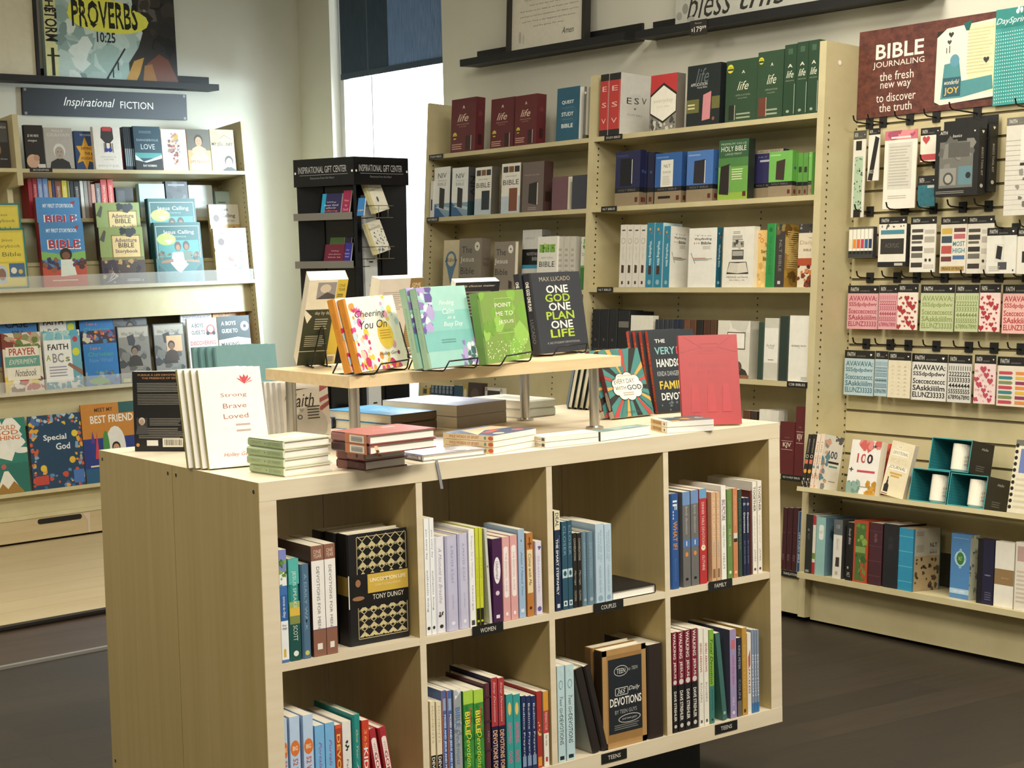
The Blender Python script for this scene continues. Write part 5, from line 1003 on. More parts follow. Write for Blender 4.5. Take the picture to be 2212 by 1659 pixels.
backview((641, 790), (722, 786), (669, 606), .034, 'efece2', 'R 0 0 .82 .66 2e3526;P efece2 .0 .66 .2 .58 .1 .5 0 .6;R .24 .78 .72 .97 9a9aa4;E .45 .9 .14 .05 d8cfc8;P 4a4a54 .24 .78 .5 .86 .72 .82 .72 .78;R .74 0 1 1 d8c04c;T .87 .93 .16 .035 4a4020 . ONE;T .87 .885 .18 .035 4a4020 . YEAR;L .77 .8 .97 .84 2 3a3420;T .48 .615 .42 .05 c9cbc0 . day by day;L .3 .42 .7 .56 5 a8aa9c;L .1 .22 .68 .36 6 a8aa9c;R .0 .165 .74 .172 d8d8cc;R .76 .02 .98 .12 efeadd;N .78 .03 .96 .1 16 2a2a2a',
         'thick white paperback shown from the back with a yellow strip', 'efece2', ed='black wire easel behind the yellow-striped paperback')
backview((800, 776), (893, 768), (822, 604), .034, 'b8b0aa', 'R 0 0 .7 1 c4bcb8;R .7 0 1 1 7c6544;T .85 .92 .2 .04 d8c9a4 . ONE;T .85 .875 .22 .04 d8c9a4 . YEAR;L .1 .6 .6 .84 9 9a9490;L .74 .1 .96 .7 22 a08a64;R .72 .03 .96 .11 e6e2d6;N .74 .04 .94 .1 14 2a2a2a', 'thick grey and brown paperback shown from the back', 'c9c0ac', ed='black wire easel behind the grey and brown paperback')
backview((968, 762), (1062, 757), (985, 611), .03, '26282e', 'T .5 .94 .8 .035 d8d8d4 i daily choices matter;L .15 .5 .85 .88 8 7a7a78', 'black-backed thick white-edged paperback behind the aqua book', 'e6e6e2', 'pages_white', wire=False)
# ================================================================== right-hand shelving: bibles
S = SHR['a1']
LM = 'T .5 .84 .1 .06 e6d2b8 b A;T .48 .64 .44 .14 e6d2b8 i life;T .48 .52 .5 .022 c9a08c . APPLICATION;T .48 .475 .3 .022 c9a08c . Study Bible;C .17 .31 .085 d8c24a;R .085 .27 .255 .31 3a2a1a;T .17 .33 .1 .02 4a3a1a b NEW;L .06 .05 .5 .17 3 c9a08c;R .62 .03 .84 .3 35181a;R .82 .03 .84 .3 e6dcd0'
LMR = 'T .5 .7 .4 .09 8a4448 i life;R .3 .12 .7 .32 35181a'
for xl, xr, yt, sb, d in ((974.6, 1027.5, 217, .008, 'maroon boxed bible nearest the window'), (1060, 1110, 216, .03, 'maroon boxed bible, rear one of the overlapping pair'), (1111.6, 1159, 209, .008, 'maroon boxed bible, front one of the overlapping pair')):
    Fo(S, xl, xr, yt, .05, '5f2228', d, LM, '', LMR, sb=sb, spc='4a1a20')
Fo(S, 1200.5, 1250, 193, .03, '2a5a72', 'teal hardcover with white capitals', 'E .6 .45 .34 .22 335f78;T .5 .72 .52 .075 e2e8e6 b QUEST;T .5 .5 .52 .075 e2e8e6 b STUDY;T .5 .28 .5 .075 e2e8e6 b BIBLE;R .25 .62 .75 .625 7f9aa6;R .25 .4 .75 .405 7f9aa6', 'V .5 .5 .4 .4 9ab . STUDY', kind='hc', pg='pages_white')
Sp(S, 1259.5, 1265.5, 188, .15, '6f6c68', 'grey spine with a white cover', 'R .2 .86 .8 .9 e6e2da;R 0 0 1 .08 4a4a3c', 'T .5 .6 .5 .05 a8a49a . ESV;T .5 .52 .6 .03 a8a49a . STUDY;R 0 0 1 .07 55553c', fc='d6d2c4', kind='pb')
S = SHR['a2']
NV = 'R 0 .28 1 1 dfe0de;R 0 0 1 .28 7f9ab0;P 2f5a8c 0 0 .75 0 0 .3;P b8c8d0 .1 .2 1 .12 1 .18 .4 .24;T .5 .83 .52 .1 2c2e30 . NIV;T .5 .73 .5 .03 9a9a98 . REFERENCE;T .5 .66 .5 .06 8a8a88 . BIBLE;P 1c1a1a .35 .2 .66 .16 .68 .56 .36 .6'
Fo(S, 930, 936, 392, .05, 'd6d6d2', 'narrow white box cut off by the end panel', 'R .3 .2 .8 .5 2a2a2a', sb=.01, spc='6a6866')
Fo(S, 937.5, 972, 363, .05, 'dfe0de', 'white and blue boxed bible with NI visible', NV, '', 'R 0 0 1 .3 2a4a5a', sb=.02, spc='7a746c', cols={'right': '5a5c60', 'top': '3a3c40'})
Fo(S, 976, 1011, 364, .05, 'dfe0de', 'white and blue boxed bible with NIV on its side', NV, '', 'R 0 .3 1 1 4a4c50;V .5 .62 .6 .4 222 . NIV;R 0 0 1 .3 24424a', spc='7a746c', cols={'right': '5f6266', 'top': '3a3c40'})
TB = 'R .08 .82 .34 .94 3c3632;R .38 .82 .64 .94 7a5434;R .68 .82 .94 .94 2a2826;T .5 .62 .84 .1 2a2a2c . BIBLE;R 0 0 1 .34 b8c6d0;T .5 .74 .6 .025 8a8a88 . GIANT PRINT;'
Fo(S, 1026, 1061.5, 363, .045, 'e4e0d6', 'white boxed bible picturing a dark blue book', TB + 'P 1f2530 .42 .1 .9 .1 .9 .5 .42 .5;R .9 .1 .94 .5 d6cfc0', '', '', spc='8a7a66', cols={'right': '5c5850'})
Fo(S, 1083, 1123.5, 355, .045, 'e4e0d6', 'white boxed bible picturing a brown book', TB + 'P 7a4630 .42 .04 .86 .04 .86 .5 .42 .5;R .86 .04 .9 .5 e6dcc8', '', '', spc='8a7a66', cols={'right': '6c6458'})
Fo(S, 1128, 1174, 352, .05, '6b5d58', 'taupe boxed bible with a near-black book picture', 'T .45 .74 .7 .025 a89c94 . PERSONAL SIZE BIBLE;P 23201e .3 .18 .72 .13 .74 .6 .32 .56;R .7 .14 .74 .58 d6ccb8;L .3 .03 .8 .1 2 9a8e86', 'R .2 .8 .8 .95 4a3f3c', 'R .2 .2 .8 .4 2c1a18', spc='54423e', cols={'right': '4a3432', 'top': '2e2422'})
Fo(S, 1192, 1226.5, 383.5, .028, '6a4a52', 'plain dusty purple leather bible', 'R .05 .02 .95 .98 6d4d55', kind='lb', sb=.01)
Fo(S, 1235, 1271, 380, .028, '3a3c44', 'plain dark slate leather bible', 'R .05 .02 .95 .98 3d3f48', kind='lb', sb=.01)
S = SHR['a3']
Fo(S, 958, 991, 519.6, .03, 'd8c8a4', 'cream box with a blue map-pin emblem', 'E .5 .58 .36 .2 4f7a9c;P 4f7a9c .2 .5 .8 .5 .5 .1;E .5 .6 .24 .13 d8c8a4;T .5 .6 .8 .08 3a3a38 i Bible', spc='b8a684')
JB = 'T .34 .78 .46 .13 221f1c . The;T .36 .58 .62 .13 ece8de . Jesus;T .38 .37 .6 .13 221f1c . Bible;C .8 .84 .12 e6e0d2;C .8 .84 .03 3a3632;P 3a2824 .74 .02 .9 .02 .9 .16 .74 .2'
Fo(S, 992, 1040, 516, .05, '8a7f72', 'taupe boxed bible beside the pin-emblem box', JB, '', 'T .5 .6 .7 .08 4f463e . Jesus;T .5 .5 .6 .08 4f463e . Bible', cols={'right': '7a6f63'})
Fo(S, 1066.5, 1112, 523, .02, '8a7f72', 'taupe hardcover with a round badge', JB, kind='hc')
Fo(S, 1127.5, 1169, 497.5, .05, 'd6d6d0', 'white black and blue boxed bible', 'R 0 .42 1 .68 1c1c1e;R 0 .36 1 .42 3f9ac0;T .6 .6 .7 .05 b8b8b4 . NOTETAKERS;T .75 .52 .44 .06 b8b8b4 . BIBLE;R .5 .02 .8 .28 3a3430;T .4 .86 .5 .03 9a9a96 . HOLY', '', 'R .1 .3 .9 .9 33332f', sb=.06, cols={'right': '9a9a94', 'top': '2a2a2a'})
for i in range(4):
    Fo(S, 1160.5 + 11 * i, 1203 + 11 * i, 511.7, .0125, 'e6e3da', 'white paperback bible with a green photo strip' if i == 0 else 'white copy behind the green photo strip', 'R .1 .7 .9 .85 7fae4a;R .36 .7 .38 .85 e6e3da;R .62 .7 .64 .85 e6e3da;X 4 10 .04 .1 3f7a2c,a9c86a .12 .71 .88 .84;T .5 .48 .78 .1 2a2c2a . BIBLE;T .5 .6 .6 .03 9aa09a . NEW LIVING;R .6 .02 .8 .12 3a3228' if i == 0 else '', kind='pb', sb=.012 + .0135 * i, pg='pages_white') if i == 0 else None
for i in range(1, 4): Sp(S, 1204 + 13.2 * (i - 1), 1216.6 + 13.2 * (i - 1), 511, .1, 'c9c5ba', 'white spine beside the green photo strip', 'L .2 .2 .8 .8 6 aaa69a', kind='pb', sb=.02)
Fo(S, 1254.5, 1270.5, 512, .03, 'e4e4d4', 'white and green box by the upright', 'R 0 .0 1 .42 3f7a3a;R 0 .42 1 .46 6aae5a;T .6 .66 .9 .08 7a9a6a . Daily;T .6 .52 .2 .05 333 . B;X 6 8 .1 .3 7fb86a,5f9a4a 0 .8 1 1', sb=.02)
S = SHR['a4']
for i, (a, c, yt, col, ds, sp) in enumerate(((913, 926, 836, 'c9b06a', 'cream yellow spine with a dark emblem', 'R .1 .6 .7 .9 3a4a3c'),)): Sp(S, a, c, yt, .13, col, ds, sp)
for i in range(6): Sp(S, 930.5 + 8 * i, 938 + 8 * i, 832 + .4 * i, .13, '2c3c54', 'navy spine of a matching set', 'R .15 .6 .85 .8 7f8fa4;C .5 .9 .3 8a9ab0')
Sp(S, 980.5, 998, 832, .13, '24506a', 'dark teal spine beside the navy set', 'R .1 .3 .9 .5 2f6a84')
Fo(S, 999.5, 1010, 829, .03, 'b8a050', 'mustard box with a pale figure', 'E .5 .6 .3 .2 e6dcc0')
Fo(S, 1011, 1041, 826, .03, '3a2a26', 'dark brown box', 'E .5 .5 .3 .3 5a443c')
Fo(S, 1047, 1086, 836, .02, 'c9c4b8', 'white-framed picture book', 'F .04 .04 .96 .96 .1 ddd8cc;R .15 .1 .85 .86 3a3430', sb=.02)
S = SHR['b1']
ESV = 'R 0 .89 1 1 242424;R 0 0 1 .1 242424;T .5 .76 .5 .08 e8c4be . E;T .5 .5 .5 .08 e8c4be . S;T .5 .24 .5 .08 e8c4be . V;R .9 .1 .96 .89 c86a64'
ESF = 'T .3 .56 .16 .1 2c2a28 . E;T .55 .57 .16 .1 2c2a28 . S;T .8 .58 .16 .1 2c2a28 . V;T .5 .34 .5 .03 8a8884 . STUDY BIBLE;P 7a2c2a .42 0 .58 0 .5 .05;P 3a3836 .46 .45 .54 .45 .5 .42'
Sp(S, 1296, 1314, 162.6, .16, 'b83c3a', 'red spine with black ends', ESV, fc='c9c7c2')
Sp(S, 1315, 1339.5, 160, .16, 'b83c3a', 'red spine with black ends and grey cover in view', ESV, ESF, fc='c9c7c2')
EV = 'R 0 .62 1 1 c03a3c;R 0 .56 1 .62 b8b4a4;R 0 0 1 .3 8a877e;X 3 30 .05 .12 4a4844,c9c6bc,6a6862 0 0 1 .26;P 2a2624 .5 .85 -.02 .64 -.02 .3 .5 .12 1.02 .3 1.02 .64;P ece8da .5 .8 .02 .61 .02 .32 .5 .16 .98 .32 .98 .61;T .5 .52 .74 .09 c9c2ae . everyday;T .5 .42 .5 .03 c9c2ae . STUDY BIBLE'
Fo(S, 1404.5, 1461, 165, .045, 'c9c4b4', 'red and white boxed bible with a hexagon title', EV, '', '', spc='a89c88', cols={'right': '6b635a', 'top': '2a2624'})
Fo(S, 1483, 1554.5, 145, .045, '1e2628', 'near-black boxed bible with a pink panel', 'T .45 .82 .4 .24 5f6a6c i life;T .36 .68 .5 .05 d6d6d0 . APPLICATION;T .46 .625 .3 .035 c9c9c4 . Study Bible;R 0 .22 .38 .44 6b6a3a;L .04 .27 .32 .38 2 d6d2a8;R .76 .26 1 .46 6b6a3a;P d08a90 .48 .08 .72 .1 .74 .55 .5 .5;E .82 .1 .04 .03 8a5a3c', '', '', spc='141a1c', cols={'right': '12181a'})
LG_ = 'C .13 .87 .1 d8d23a;R .04 .84 .22 .87 2a3a2a;T .13 .89 .12 .02 5a5a1a b NEW;T .55 .8 .1 .05 d8d8c4 b A;T .55 .58 .36 .14 dcdcc4 i life;T .55 .43 .46 .025 9aa48c . APPLICATION;T .55 .38 .3 .025 9aa48c . Study Bible;L .36 .04 .94 .16 2 9aa48c;'
Fo(S, 1566.5, 1634, 134, .04, '2f4a34', 'dark green boxed bible with a black book picture', LG_ + 'R .12 .04 .3 .28 22281f;R .3 .04 .32 .28 b8b8a4', '', '', sb=.02)
Fo(S, 1634, 1690, 115, .04, '2f4a34', 'dark green boxed bible with a brown book picture', LG_ + 'R .08 .04 .36 .32 6b3a2c;R .36 .04 .38 .32 c9b8a4', '', '', sb=.016)
LS = 'T .5 .7 .4 .05 d8d8c4 b A;T .5 .58 .62 .1 dcdcc4 i life;T .5 .49 .7 .016 9aa48c . APPLICATION;R .9 .02 .94 .44 a8b8a8;E .4 .06 .14 .02 9aa48c;R .3 .86 .7 .94 3f5c48'
for a, c, y in ((1691, 1716.5, 99), (1717.3, 1742, 93), (1742.8, 1766, 89)): Sp(S, a, c, y, .16, '24402c', 'dark green spine', LS, 'C .13 .87 .1 d8d23a', sb=.0, fc='2f4a34')
S = SHR['b2']
def HB(c1, c2, pic): return 'R 0 0 1 .24 8f7f66;R 0 .24 1 .33 17191f;T .48 .285 .7 .04 7a7468 . HOLY BIBLE;R .04 .9 .5 .93 %s;%s;R .82 .06 .93 .15 5a2a20' % (c2, pic)
SD2 = 'R 0 0 1 .24 7a6a54;R 0 .24 1 .33 12141a;R .3 .06 .7 .15 5a2a20;E .5 .62 .2 .03 3a4a74'
Fo(S, 1329, 1382, 329, .03, '22264c', 'dark navy boxed bible', HB('22264c', '3a3f68', 'R .2 .36 .66 .86 14151c;R .66 .4 .69 .84 c9c6bc'), '', SD2, cols={'right': '1c1f42', 'top': 'c9c6bc'})
Sp(S, 1389, 1397.5, 329, .1, '1c1f42', 'dark navy box spine beside the navy box', SD2, sb=.03, kind='box'); Sp(S, 1398.5, 1413, 330, .1, '1a1d3c', 'dark navy box spine beside the navy box', SD2, sb=.02, kind='box')
Fo(S, 1414.5, 1472, 333, .034, '2f5c9c', 'blue boxed bible with a tall white label', HB('2f5c9c', '5f86bc', 'R .22 .33 .68 .86 dfddd2;T .45 .74 .24 .06 4a4a4a . NLT;T .45 .62 .3 .04 7a7a78 . SLIMLINE;L .3 .36 .6 .55 6 b8b6ac;R .14 .1 .6 .15 1c1a18'), '', SD2, cols={'right': '24487c'})
Fo(S, 1483, 1539.5, 328, .034, '4a74b4', 'blue boxed bible with a dark book picture', HB('4a74b4', '7f9cc9', 'P 26242c .26 .36 .66 .35 .7 .82 .28 .8;R .68 .36 .71 .8 d6d2c8'), '', SD2, cols={'right': '345c98'})
Fo(S, 1551, 1615, 305, .034, '6aa04a', 'tall green boxed bible', 'R 0 .7 1 1 35593c;R 0 .55 1 .7 4a7c42;R 0 0 1 .12 8fae44;T .5 .93 .86 .035 a9bca0 . PREMIUM VALUE;T .5 .85 .84 .085 e0e6d6 . HOLY BIBLE;T .5 .76 .56 .035 a9bca0 . LARGE PRINT;P 241f1c .04 .1 .36 .08 .4 .6 .08 .56;R .37 .1 .4 .58 8a8a7c;L .46 .32 .9 .52 5 cfdcae;R .84 .05 .95 .13 5a2a20', '', '', cols={'right': '232b22', 'top': '2a3a2a'})
Fo(S, 1628, 1690, 326.6, .03, '33305a', 'navy and tan box behind the small green one', 'R 0 0 1 .24 8f7f66;R 0 .24 1 .33 17191f;T .4 .285 .6 .04 7a7468 . HOLY BIBLE;R .0 .93 1 1 a89c88;T .5 .965 .8 .04 5a5044 . LARGE PRINT;R .2 .76 .7 .8 b8b8c4;T .3 .86 .3 .03 8a8aa4 . NLT', sb=.065)
Fo(S, 1660, 1710.5, 329, .03, '6fae54', 'green boxed bible with a brown book picture', HB('6fae54', '9acb84', 'P 3a2c26 .3 .38 .66 .36 .7 .82 .32 .78'), '', SD2, cols={'right': '5a9442', 'top': 'c9c6b4'})
for a, c in ((1711.5, 1721.5), (1722.2, 1733.4), (1734, 1744.8)): Sp(S, a, c, 331, .1, '5a9442', 'green box spine', SD2 + ';R .2 .55 .8 .68 2a3a20', sb=.03, kind='box')
Fo(S, 1745.8, 1753, 329, .03, '6fae54', 'green box cut off by the upright', HB('6fae54', '9acb84', ''))
S = SHR['b3']
WS = 'R .25 .9 .75 .92 3a3a38;C .5 .74 .3 6a6862;C .5 .74 .26 d6d2c8;V .5 .55 .14 .2 a8a49a . NEW LIVING;P 4a342a .3 .23 .7 .23 .72 .35 .32 .36;R .36 .05 .64 .1 4a3028'
for i, (a, c) in enumerate(((1338.5, 1352.2), (1352.9, 1366), (1366.8, 1380.4), (1381.2, 1395))): Sp(S, a, c, 486, .14, 'd6d2c8', 'pale grey spine with a round logo', WS, kind='box', sb=.0)
WB_ = 'C .4 .9 .12 d8a04a;C .6 .84 .1 c9503c;V .5 .53 .4 .38 cfe0e4 b Wayfinding Bible;C .5 .08 .22 8ab0bc;'
WF = 'T .5 .87 .6 .02 8a8884 . The;T .5 .81 .62 .05 33312e b Wayfinding;T .62 .745 .36 .05 33312e b Bible;C .2 .745 .02 c9503c;C .28 .745 .02 d8a04a;C .36 .745 .02 4a8a94;L .5 .64 .8 .7 3 b8b4a8;' + ';'.join('P %s %g %g %g %g %g %g' % (['c9605a', '5f8a8c', '4a4844', 'a8a060'][i % 4], .06 + .2 * ((i * 37) % 10) / 10, .38 + .22 * ((i * 53) % 10) / 10, .06 + .2 * ((i * 71) % 10) / 10, .38 + .22 * ((i * 29) % 10) / 10, .08 + .2 * ((i * 71) % 10) / 10, .385 + .22 * ((i * 29) % 10) / 10) for i in range(14)) + ';R .2 .49 .62 .497 c9605a;R .2 .475 .85 .482 8a8060;R .2 .455 .72 .462 5f8a8c'
for a, c in ((1396, 1412), (1413, 1430.4)): Sp(S, a, c, 482, .1, '2f7f9c', 'blue spine with coloured dots', WB_ + 'P 4a2a24 .3 .2 .7 .2 .72 .33 .32 .34', kind='box', sb=.0, fc='b8d0d8')
Sp(S, 1433, 1447, 489, .1, '2f7f9c', 'blue spine with white cover folded into view', WB_, WF, kind='pb', sb=.0, fc='e4e2da')
Fo(S, 1487, 1547.5, 494, .028, 'e4e2da', 'white face-out bible with coloured route lines', WF, '', WB_ , cols={'right': '1f5f78'})
Fo(S, 1561, 1627.5, 491.5, .03, 'e2ded2', 'white boxed bible picturing an open book', 'L .32 .88 .62 .93 2 8a867c;R .3 .8 .62 .86 b0ada4;R .3 .78 .64 .79 3a3a38;R .3 .66 .68 .76 8f8c84;X 3 6 .04 .1 4a4844,b8b4aa .32 .67 .66 .75;R .3 .46 .68 .62 4a4844;R .32 .52 .66 .6 a8a59c;P 2f2d2a .14 .22 .86 .22 .78 .42 .22 .42;P cfc9bb .16 .25 .5 .23 .5 .4 .24 .41;P d6d0c2 .5 .23 .84 .25 .76 .41 .5 .4;T .5 .17 .7 .03 8a867c . MESSAGE and Remix;T .5 .12 .5 .02 a8a498 . BIBLE')
Fo(S, 1632, 1660, 498, .04, 'e0bc74', 'orange-yellow box with linked rings', 'C .25 .9 .14 c85a34;C .25 .9 .1 e0bc74;C .45 .82 .13 c85a34;C .45 .82 .09 e0bc74;T .8 .74 .2 .07 2a2420 b The;T .66 .62 .5 .08 2a2420 b Story;T .78 .5 .4 .07 2a2420 b Bible;X 3 8 .1 .3 c9a058,e8cc8c 0 0 1 .4', sb=.03)
Sp(S, 1653.5, 1673, 483.4, .12, '2c8a46', 'bright green spine', 'V .5 .5 .26 .6 1f6a34 . THE LIFE PLAN BIBLE;C .5 .9 .2 1f6a34', kind='hc')
Sp(S, 1675, 1695, 485, .11, '3c3634', 'black spine with golden wheat cover', 'V .5 .5 .3 .5 8a8480 . NLT BIBLE;X 2 6 .2 .4 6a5a3a,8a7440 0 .75 1 1;R .3 .05 .6 .1 c9c4bc', 'X 7 30 .1 .35 8a6a2c,b08a3c,c9a858,6a4e22;L .1 .3 .9 .9 18 d8bc78', fc='a07c38')
Fo(S, 1723.5, 1757, 485, .04, 'd8ccb4', 'cream and brick-red boxed bible', 'R 0 .86 1 1 3a3634;X 2 8 .05 .1 8a867c,1c1a18 0 .87 1 1;R 0 .34 1 .46 a84a2c;X 5 14 .1 .3 4a2018,7a3420,c87a4a 0 0 1 .34;T .55 .7 .9 .08 b09a7c . Daily;T .6 .59 .5 .035 5a4a38 . BIBLE;T .75 .78 .2 .02 8a7a68 . THE')
S = SHR['b4']
for a, c, y in ((1277.5, 1294.3, 667.8), (1295, 1312.6, 668), (1313.4, 1331.5, 668)): Sp(S, a, c, y, .14, '202024', 'black leather spine', 'R 0 .35 1 .36 3a3a3e;V .5 .28 .3 .14 5a5a5c . NLT;C .5 .5 .12 4a4a4c', kind='lb', ym=740)
Sp(S, 1332.5, 1358, 670.5, .13, '1e1e22', 'thick black spine with a grey panel', 'R .1 .72 .95 .82 6f6e66;V .5 .3 .3 .16 4a4a4c . BIBLE', kind='lb', ym=740)
Fo(S, 1361, 1409, 681, .03, 'e0ddd0', 'plain white box behind the red-spined row', 'C .4 .62 .03 8a8a86;C .75 .62 .03 8a8a86', ym=740)
for a, c in ((1413, 1422), (1422.7, 1432), (1432.7, 1442), (1442.7, 1452.5)): Sp(S, a, c, 690, .13, '2e323c', 'charcoal cloth spine', '', kind='hc', ym=740)
for a, c in ((1453.4, 1463.8), (1464.6, 1474.5)): Sp(S, a, c, 690, .13, '20283c', 'navy spine with a small dot', 'C .5 .72 .14 5a6478', kind='lb', ym=740)
for i, (a, c) in enumerate(((1475.4, 1488.3), (1489, 1501.8), (1503.4, 1516.4), (1517.8, 1531.4), (1532.4, 1545.8))): Sp(S, a, c, 691, .13, ['6a4630', '5a3a28', '1c1816', '4a2c20', '4f3626'][i], ['chestnut brown leather spine', 'mid brown leather spine', 'black banded leather spine', 'dark brown leather spine', 'walnut brown leather spine'][i], 'R .0 .7 1 .71 8a8070;R .0 .3 1 .31 8a8070' if i == 2 else '', kind='lb', ym=740)
Fo(S, 1549, 1619, 692, .05, 'dcd8ca', 'white box with a framed landscape picture', 'X 4 6 .2 .4 e6e2d6,d0ccc0 .5 .75 1 1;F .3 .5 .86 .8 .02 4a3a30;R .33 .52 .83 .78 efece0;P 3a3430 .5 .1 .7 .2 .9 .14 1 .02 .5 .02;R .5 0 1 .06 8a5a44;C .66 .2 .12 5a4a44', ym=760, cols={'right': 'b8b4a6'})
Sp(S, 1635, 1648, 696, .13, '2c4238', 'dark green spine with a pale cover side', '', kind='hc', ym=780, fc='c9c9c0')
Sp(S, 1649.5, 1679.5, 687, .1, 'c9c6b8', 'pale box wrapped with a white paper band', 'R -.1 .28 1 .84 e6e3da;T .45 .56 .6 .04 6a6862 i She Reads;T .5 .52 .4 .03 6a6862 i Truth;R .3 .32 .7 .335 8a8880', kind='box', ym=780)
Sp(S, 1681, 1701.5, 683, .13, '26342e', 'dark green cloth spine', '', kind='hc', ym=780)
Fo(S, 1703, 1746, 681.5, .03, 'e4e1d6', 'white box with small black capitals', 'T .5 .54 .74 .026 3a3a38 b HE READS TRUTH;T .5 .51 .12 .01 8a8880 . CSB;T .8 .06 .3 .03 3a3a38 . CHRISTIAN;T .8 .03 .3 .02 3a3a38 . STANDARD', ym=780)
S = SHR['b5']
Sp(S, 1604, 1620, 886, .13, '5a3a26', 'brown leather spine above the unit corner', '', kind='lb', ym=900); Sp(S, 1621, 1634, 888, .13, '3a2c24', 'dark brown leather spine above the unit corner', '', kind='lb', ym=900)
Sp(S, 1640, 1652, 884, .12, 'e0dccf', 'white spine with a gold crest', 'C .5 .6 .3 b0945a', ym=900)
Fo(S, 1655, 1682, 886, .03, 'd6d2c6', 'white box beside the maroon bibles', 'R .2 .6 .8 .64 a8a49a', ym=900, sb=.02)
KJ = 'T .5 .55 .56 .11 d8c4b4 b KJV;R .12 .63 .88 .638 c9b0a0;R .12 .465 .88 .473 c9b0a0;T .5 .7 .3 .02 a87a70 . HOLY BIBLE'
Fo(S, 1684, 1716, 910, .02, '5a1e22', 'shorter maroon boxed bible with white initials', KJ); Fo(S, 1717, 1737, 878, .03, '5a1e22', 'taller maroon boxed bible partly behind the upright', KJ)
S = SHR['b6']
for a, c in ((1687.5, 1697), (1697.6, 1709.2), (1709.9, 1721.5)): Sp(S, a, c, 1096, .13, '401c22', 'dark maroon spine', 'V .5 .2 .4 .1 8a6a6c . RSV;R .2 .6 .8 .61 6a3a40', kind='hc')
Sp(S, 1722.3, 1730, 1104, .13, '2a4a70', 'narrow blue spine', 'V .5 .4 .5 .5 b8c8d8 b LIFE STUDY BIBLE;R .02 0 .08 1 c9d2dc')

# ================================================================== slatwall: hooks and packs
WSL = 'on the slatwall'
def hook(s, v, desc, ln=.13):
    """peg hook whose foot sits in the groove at height v"""
    O = Rp(s, v, SD); t = empty('display_hook', frameM(O, eR, -nR, wR)); b = B()
    b.obox(O - eR * .016 - wR * .012 + nR * .0006, eR * .032, nR * .004, wR * .036, 'black_matt'); child(b, 'back_plate', t)
    b = B(); b.tube([O + nR * .004 + wR * .004, O + nR * (ln - .02) + wR * .004, O + nR * (ln - .006) + wR * .01, O + nR * ln + wR * .026], .0028, 'black_wire', 6); child(b, 'peg', t)
    tag(t, desc, 'hook', '', 'display hooks on the slatwall'); return O
def pack(xl, xr, yt, yb, out, card, sheet, spec, desc, v=None, hdr=.0, hcol='1e1d1d', hspec='T .22 .5 .26 .5 c9c6bc b FAITH;K .88 .5 .035 e6e2d8;T .55 .3 .3 .16 8a8880 . ADHESIVE', t=.004, nm='sticker_pack', hk=True, cat='craft pack', film=True, hd=None, side=None):
    """flat pack hanging on a hook; out: how far off the slat face its front hangs"""
    pl = Rp(0, 0, SD - out); f = lambda u, w_: (hit(u, w_, pl, nR) - OR)
    ym = (yt + yb) / 2; a, c = f(xl, ym).dot(eR), f(xr, ym).dot(eR); h1, h0 = f(xl, yt).dot(wR), f(xl, yb).dot(wR); w_, h_ = c - a, h1 - h0
    O = Rp(a, h0, SD - out); Mx = frameM(O, eR, -nR, wR); T = empty(nm, Mx)
    b = B(); hb = h_ * (1 - hdr)
    b.obox((0.0006, 0, 0), (w_ - .0012, 0, 0), (0, t, 0), (0, 0, hb), dict({'all': card}, **({'right': side} if side else {})))
    art(b, (0, 0, 0), (w_, 0, 0), (0, 0, hb), (0, -1, 0), spec, w_ / hb); o = b.build(sheet); o.parent = T
    if hdr:
        b = B(); b.obox((0, .0002, hb + .0004), (w_, 0, 0), (0, .0016, 0), (0, 0, h_ - hb), hcol); art(b, (0, .0002, hb + .0004), (w_, 0, 0), (0, 0, h_ - hb), (0, -1, 0), hspec, w_ / (h_ - hb)); o = b.build('header_card'); o.parent = T
    tag(T, desc, cat, WSL, 'craft packs on the slatwall')
    if hk:
        vv = min(tops, key=lambda x: abs(x - (h1 + .012))) if v is None else v
        hook(a + w_ * .5, vv + .0045, 'black hook holding the ' + (hd or desc), ln=out + .04)
    return T
# letter and number sticker sheets are drawn as rows of characters
def rows(txts, c, u0=.05, u1=.95, v0=.06, v1=.95):
    n = len(txts); o = []
    for i, t_ in enumerate(txts):
        h_ = (v1 - v0) / n; o.append('T %g %g %g %g %s b %s' % ((u0 + u1) / 2, v1 - h_ * (i + .5), u1 - u0, h_ * .8, c, t_))
    return ';'.join(o)
LET = ['AVAVAVA:;:;:', 'SSSdpdpdwv', 'Sceccecceccc', 'SAskkiiiilm', 'ELUNZ33333']
NUM = ['1111111111', '22222222', '33333333', '4444444', '555555555', '6789067890']
def hearts(c, seed, n=34):
    rd = random.Random(seed); o = []
    for i in range(n):
        r = .055 if i % 4 else .14; o.append('K %g %g %g %s' % (.1 + .8 * ((i * 7) % 10) / 9.5 + rd.uniform(-.04, .04), .08 + .88 * (i // 5) / (n / 5) + rd.uniform(-.03, .03), r * rd.uniform(.8, 1.1), c[i % len(c)]))
    return ';'.join(o)
HD3 = .18
def srow(y0s, y1s, items):
    for xl, xr, yt, yb, card, spec, ds in items: pack(xl, xr, yt, yb, .045 if 'number' in ds or 'heart' in ds else .035, card, 'sticker_sheet', spec, ds, hdr=HD3)
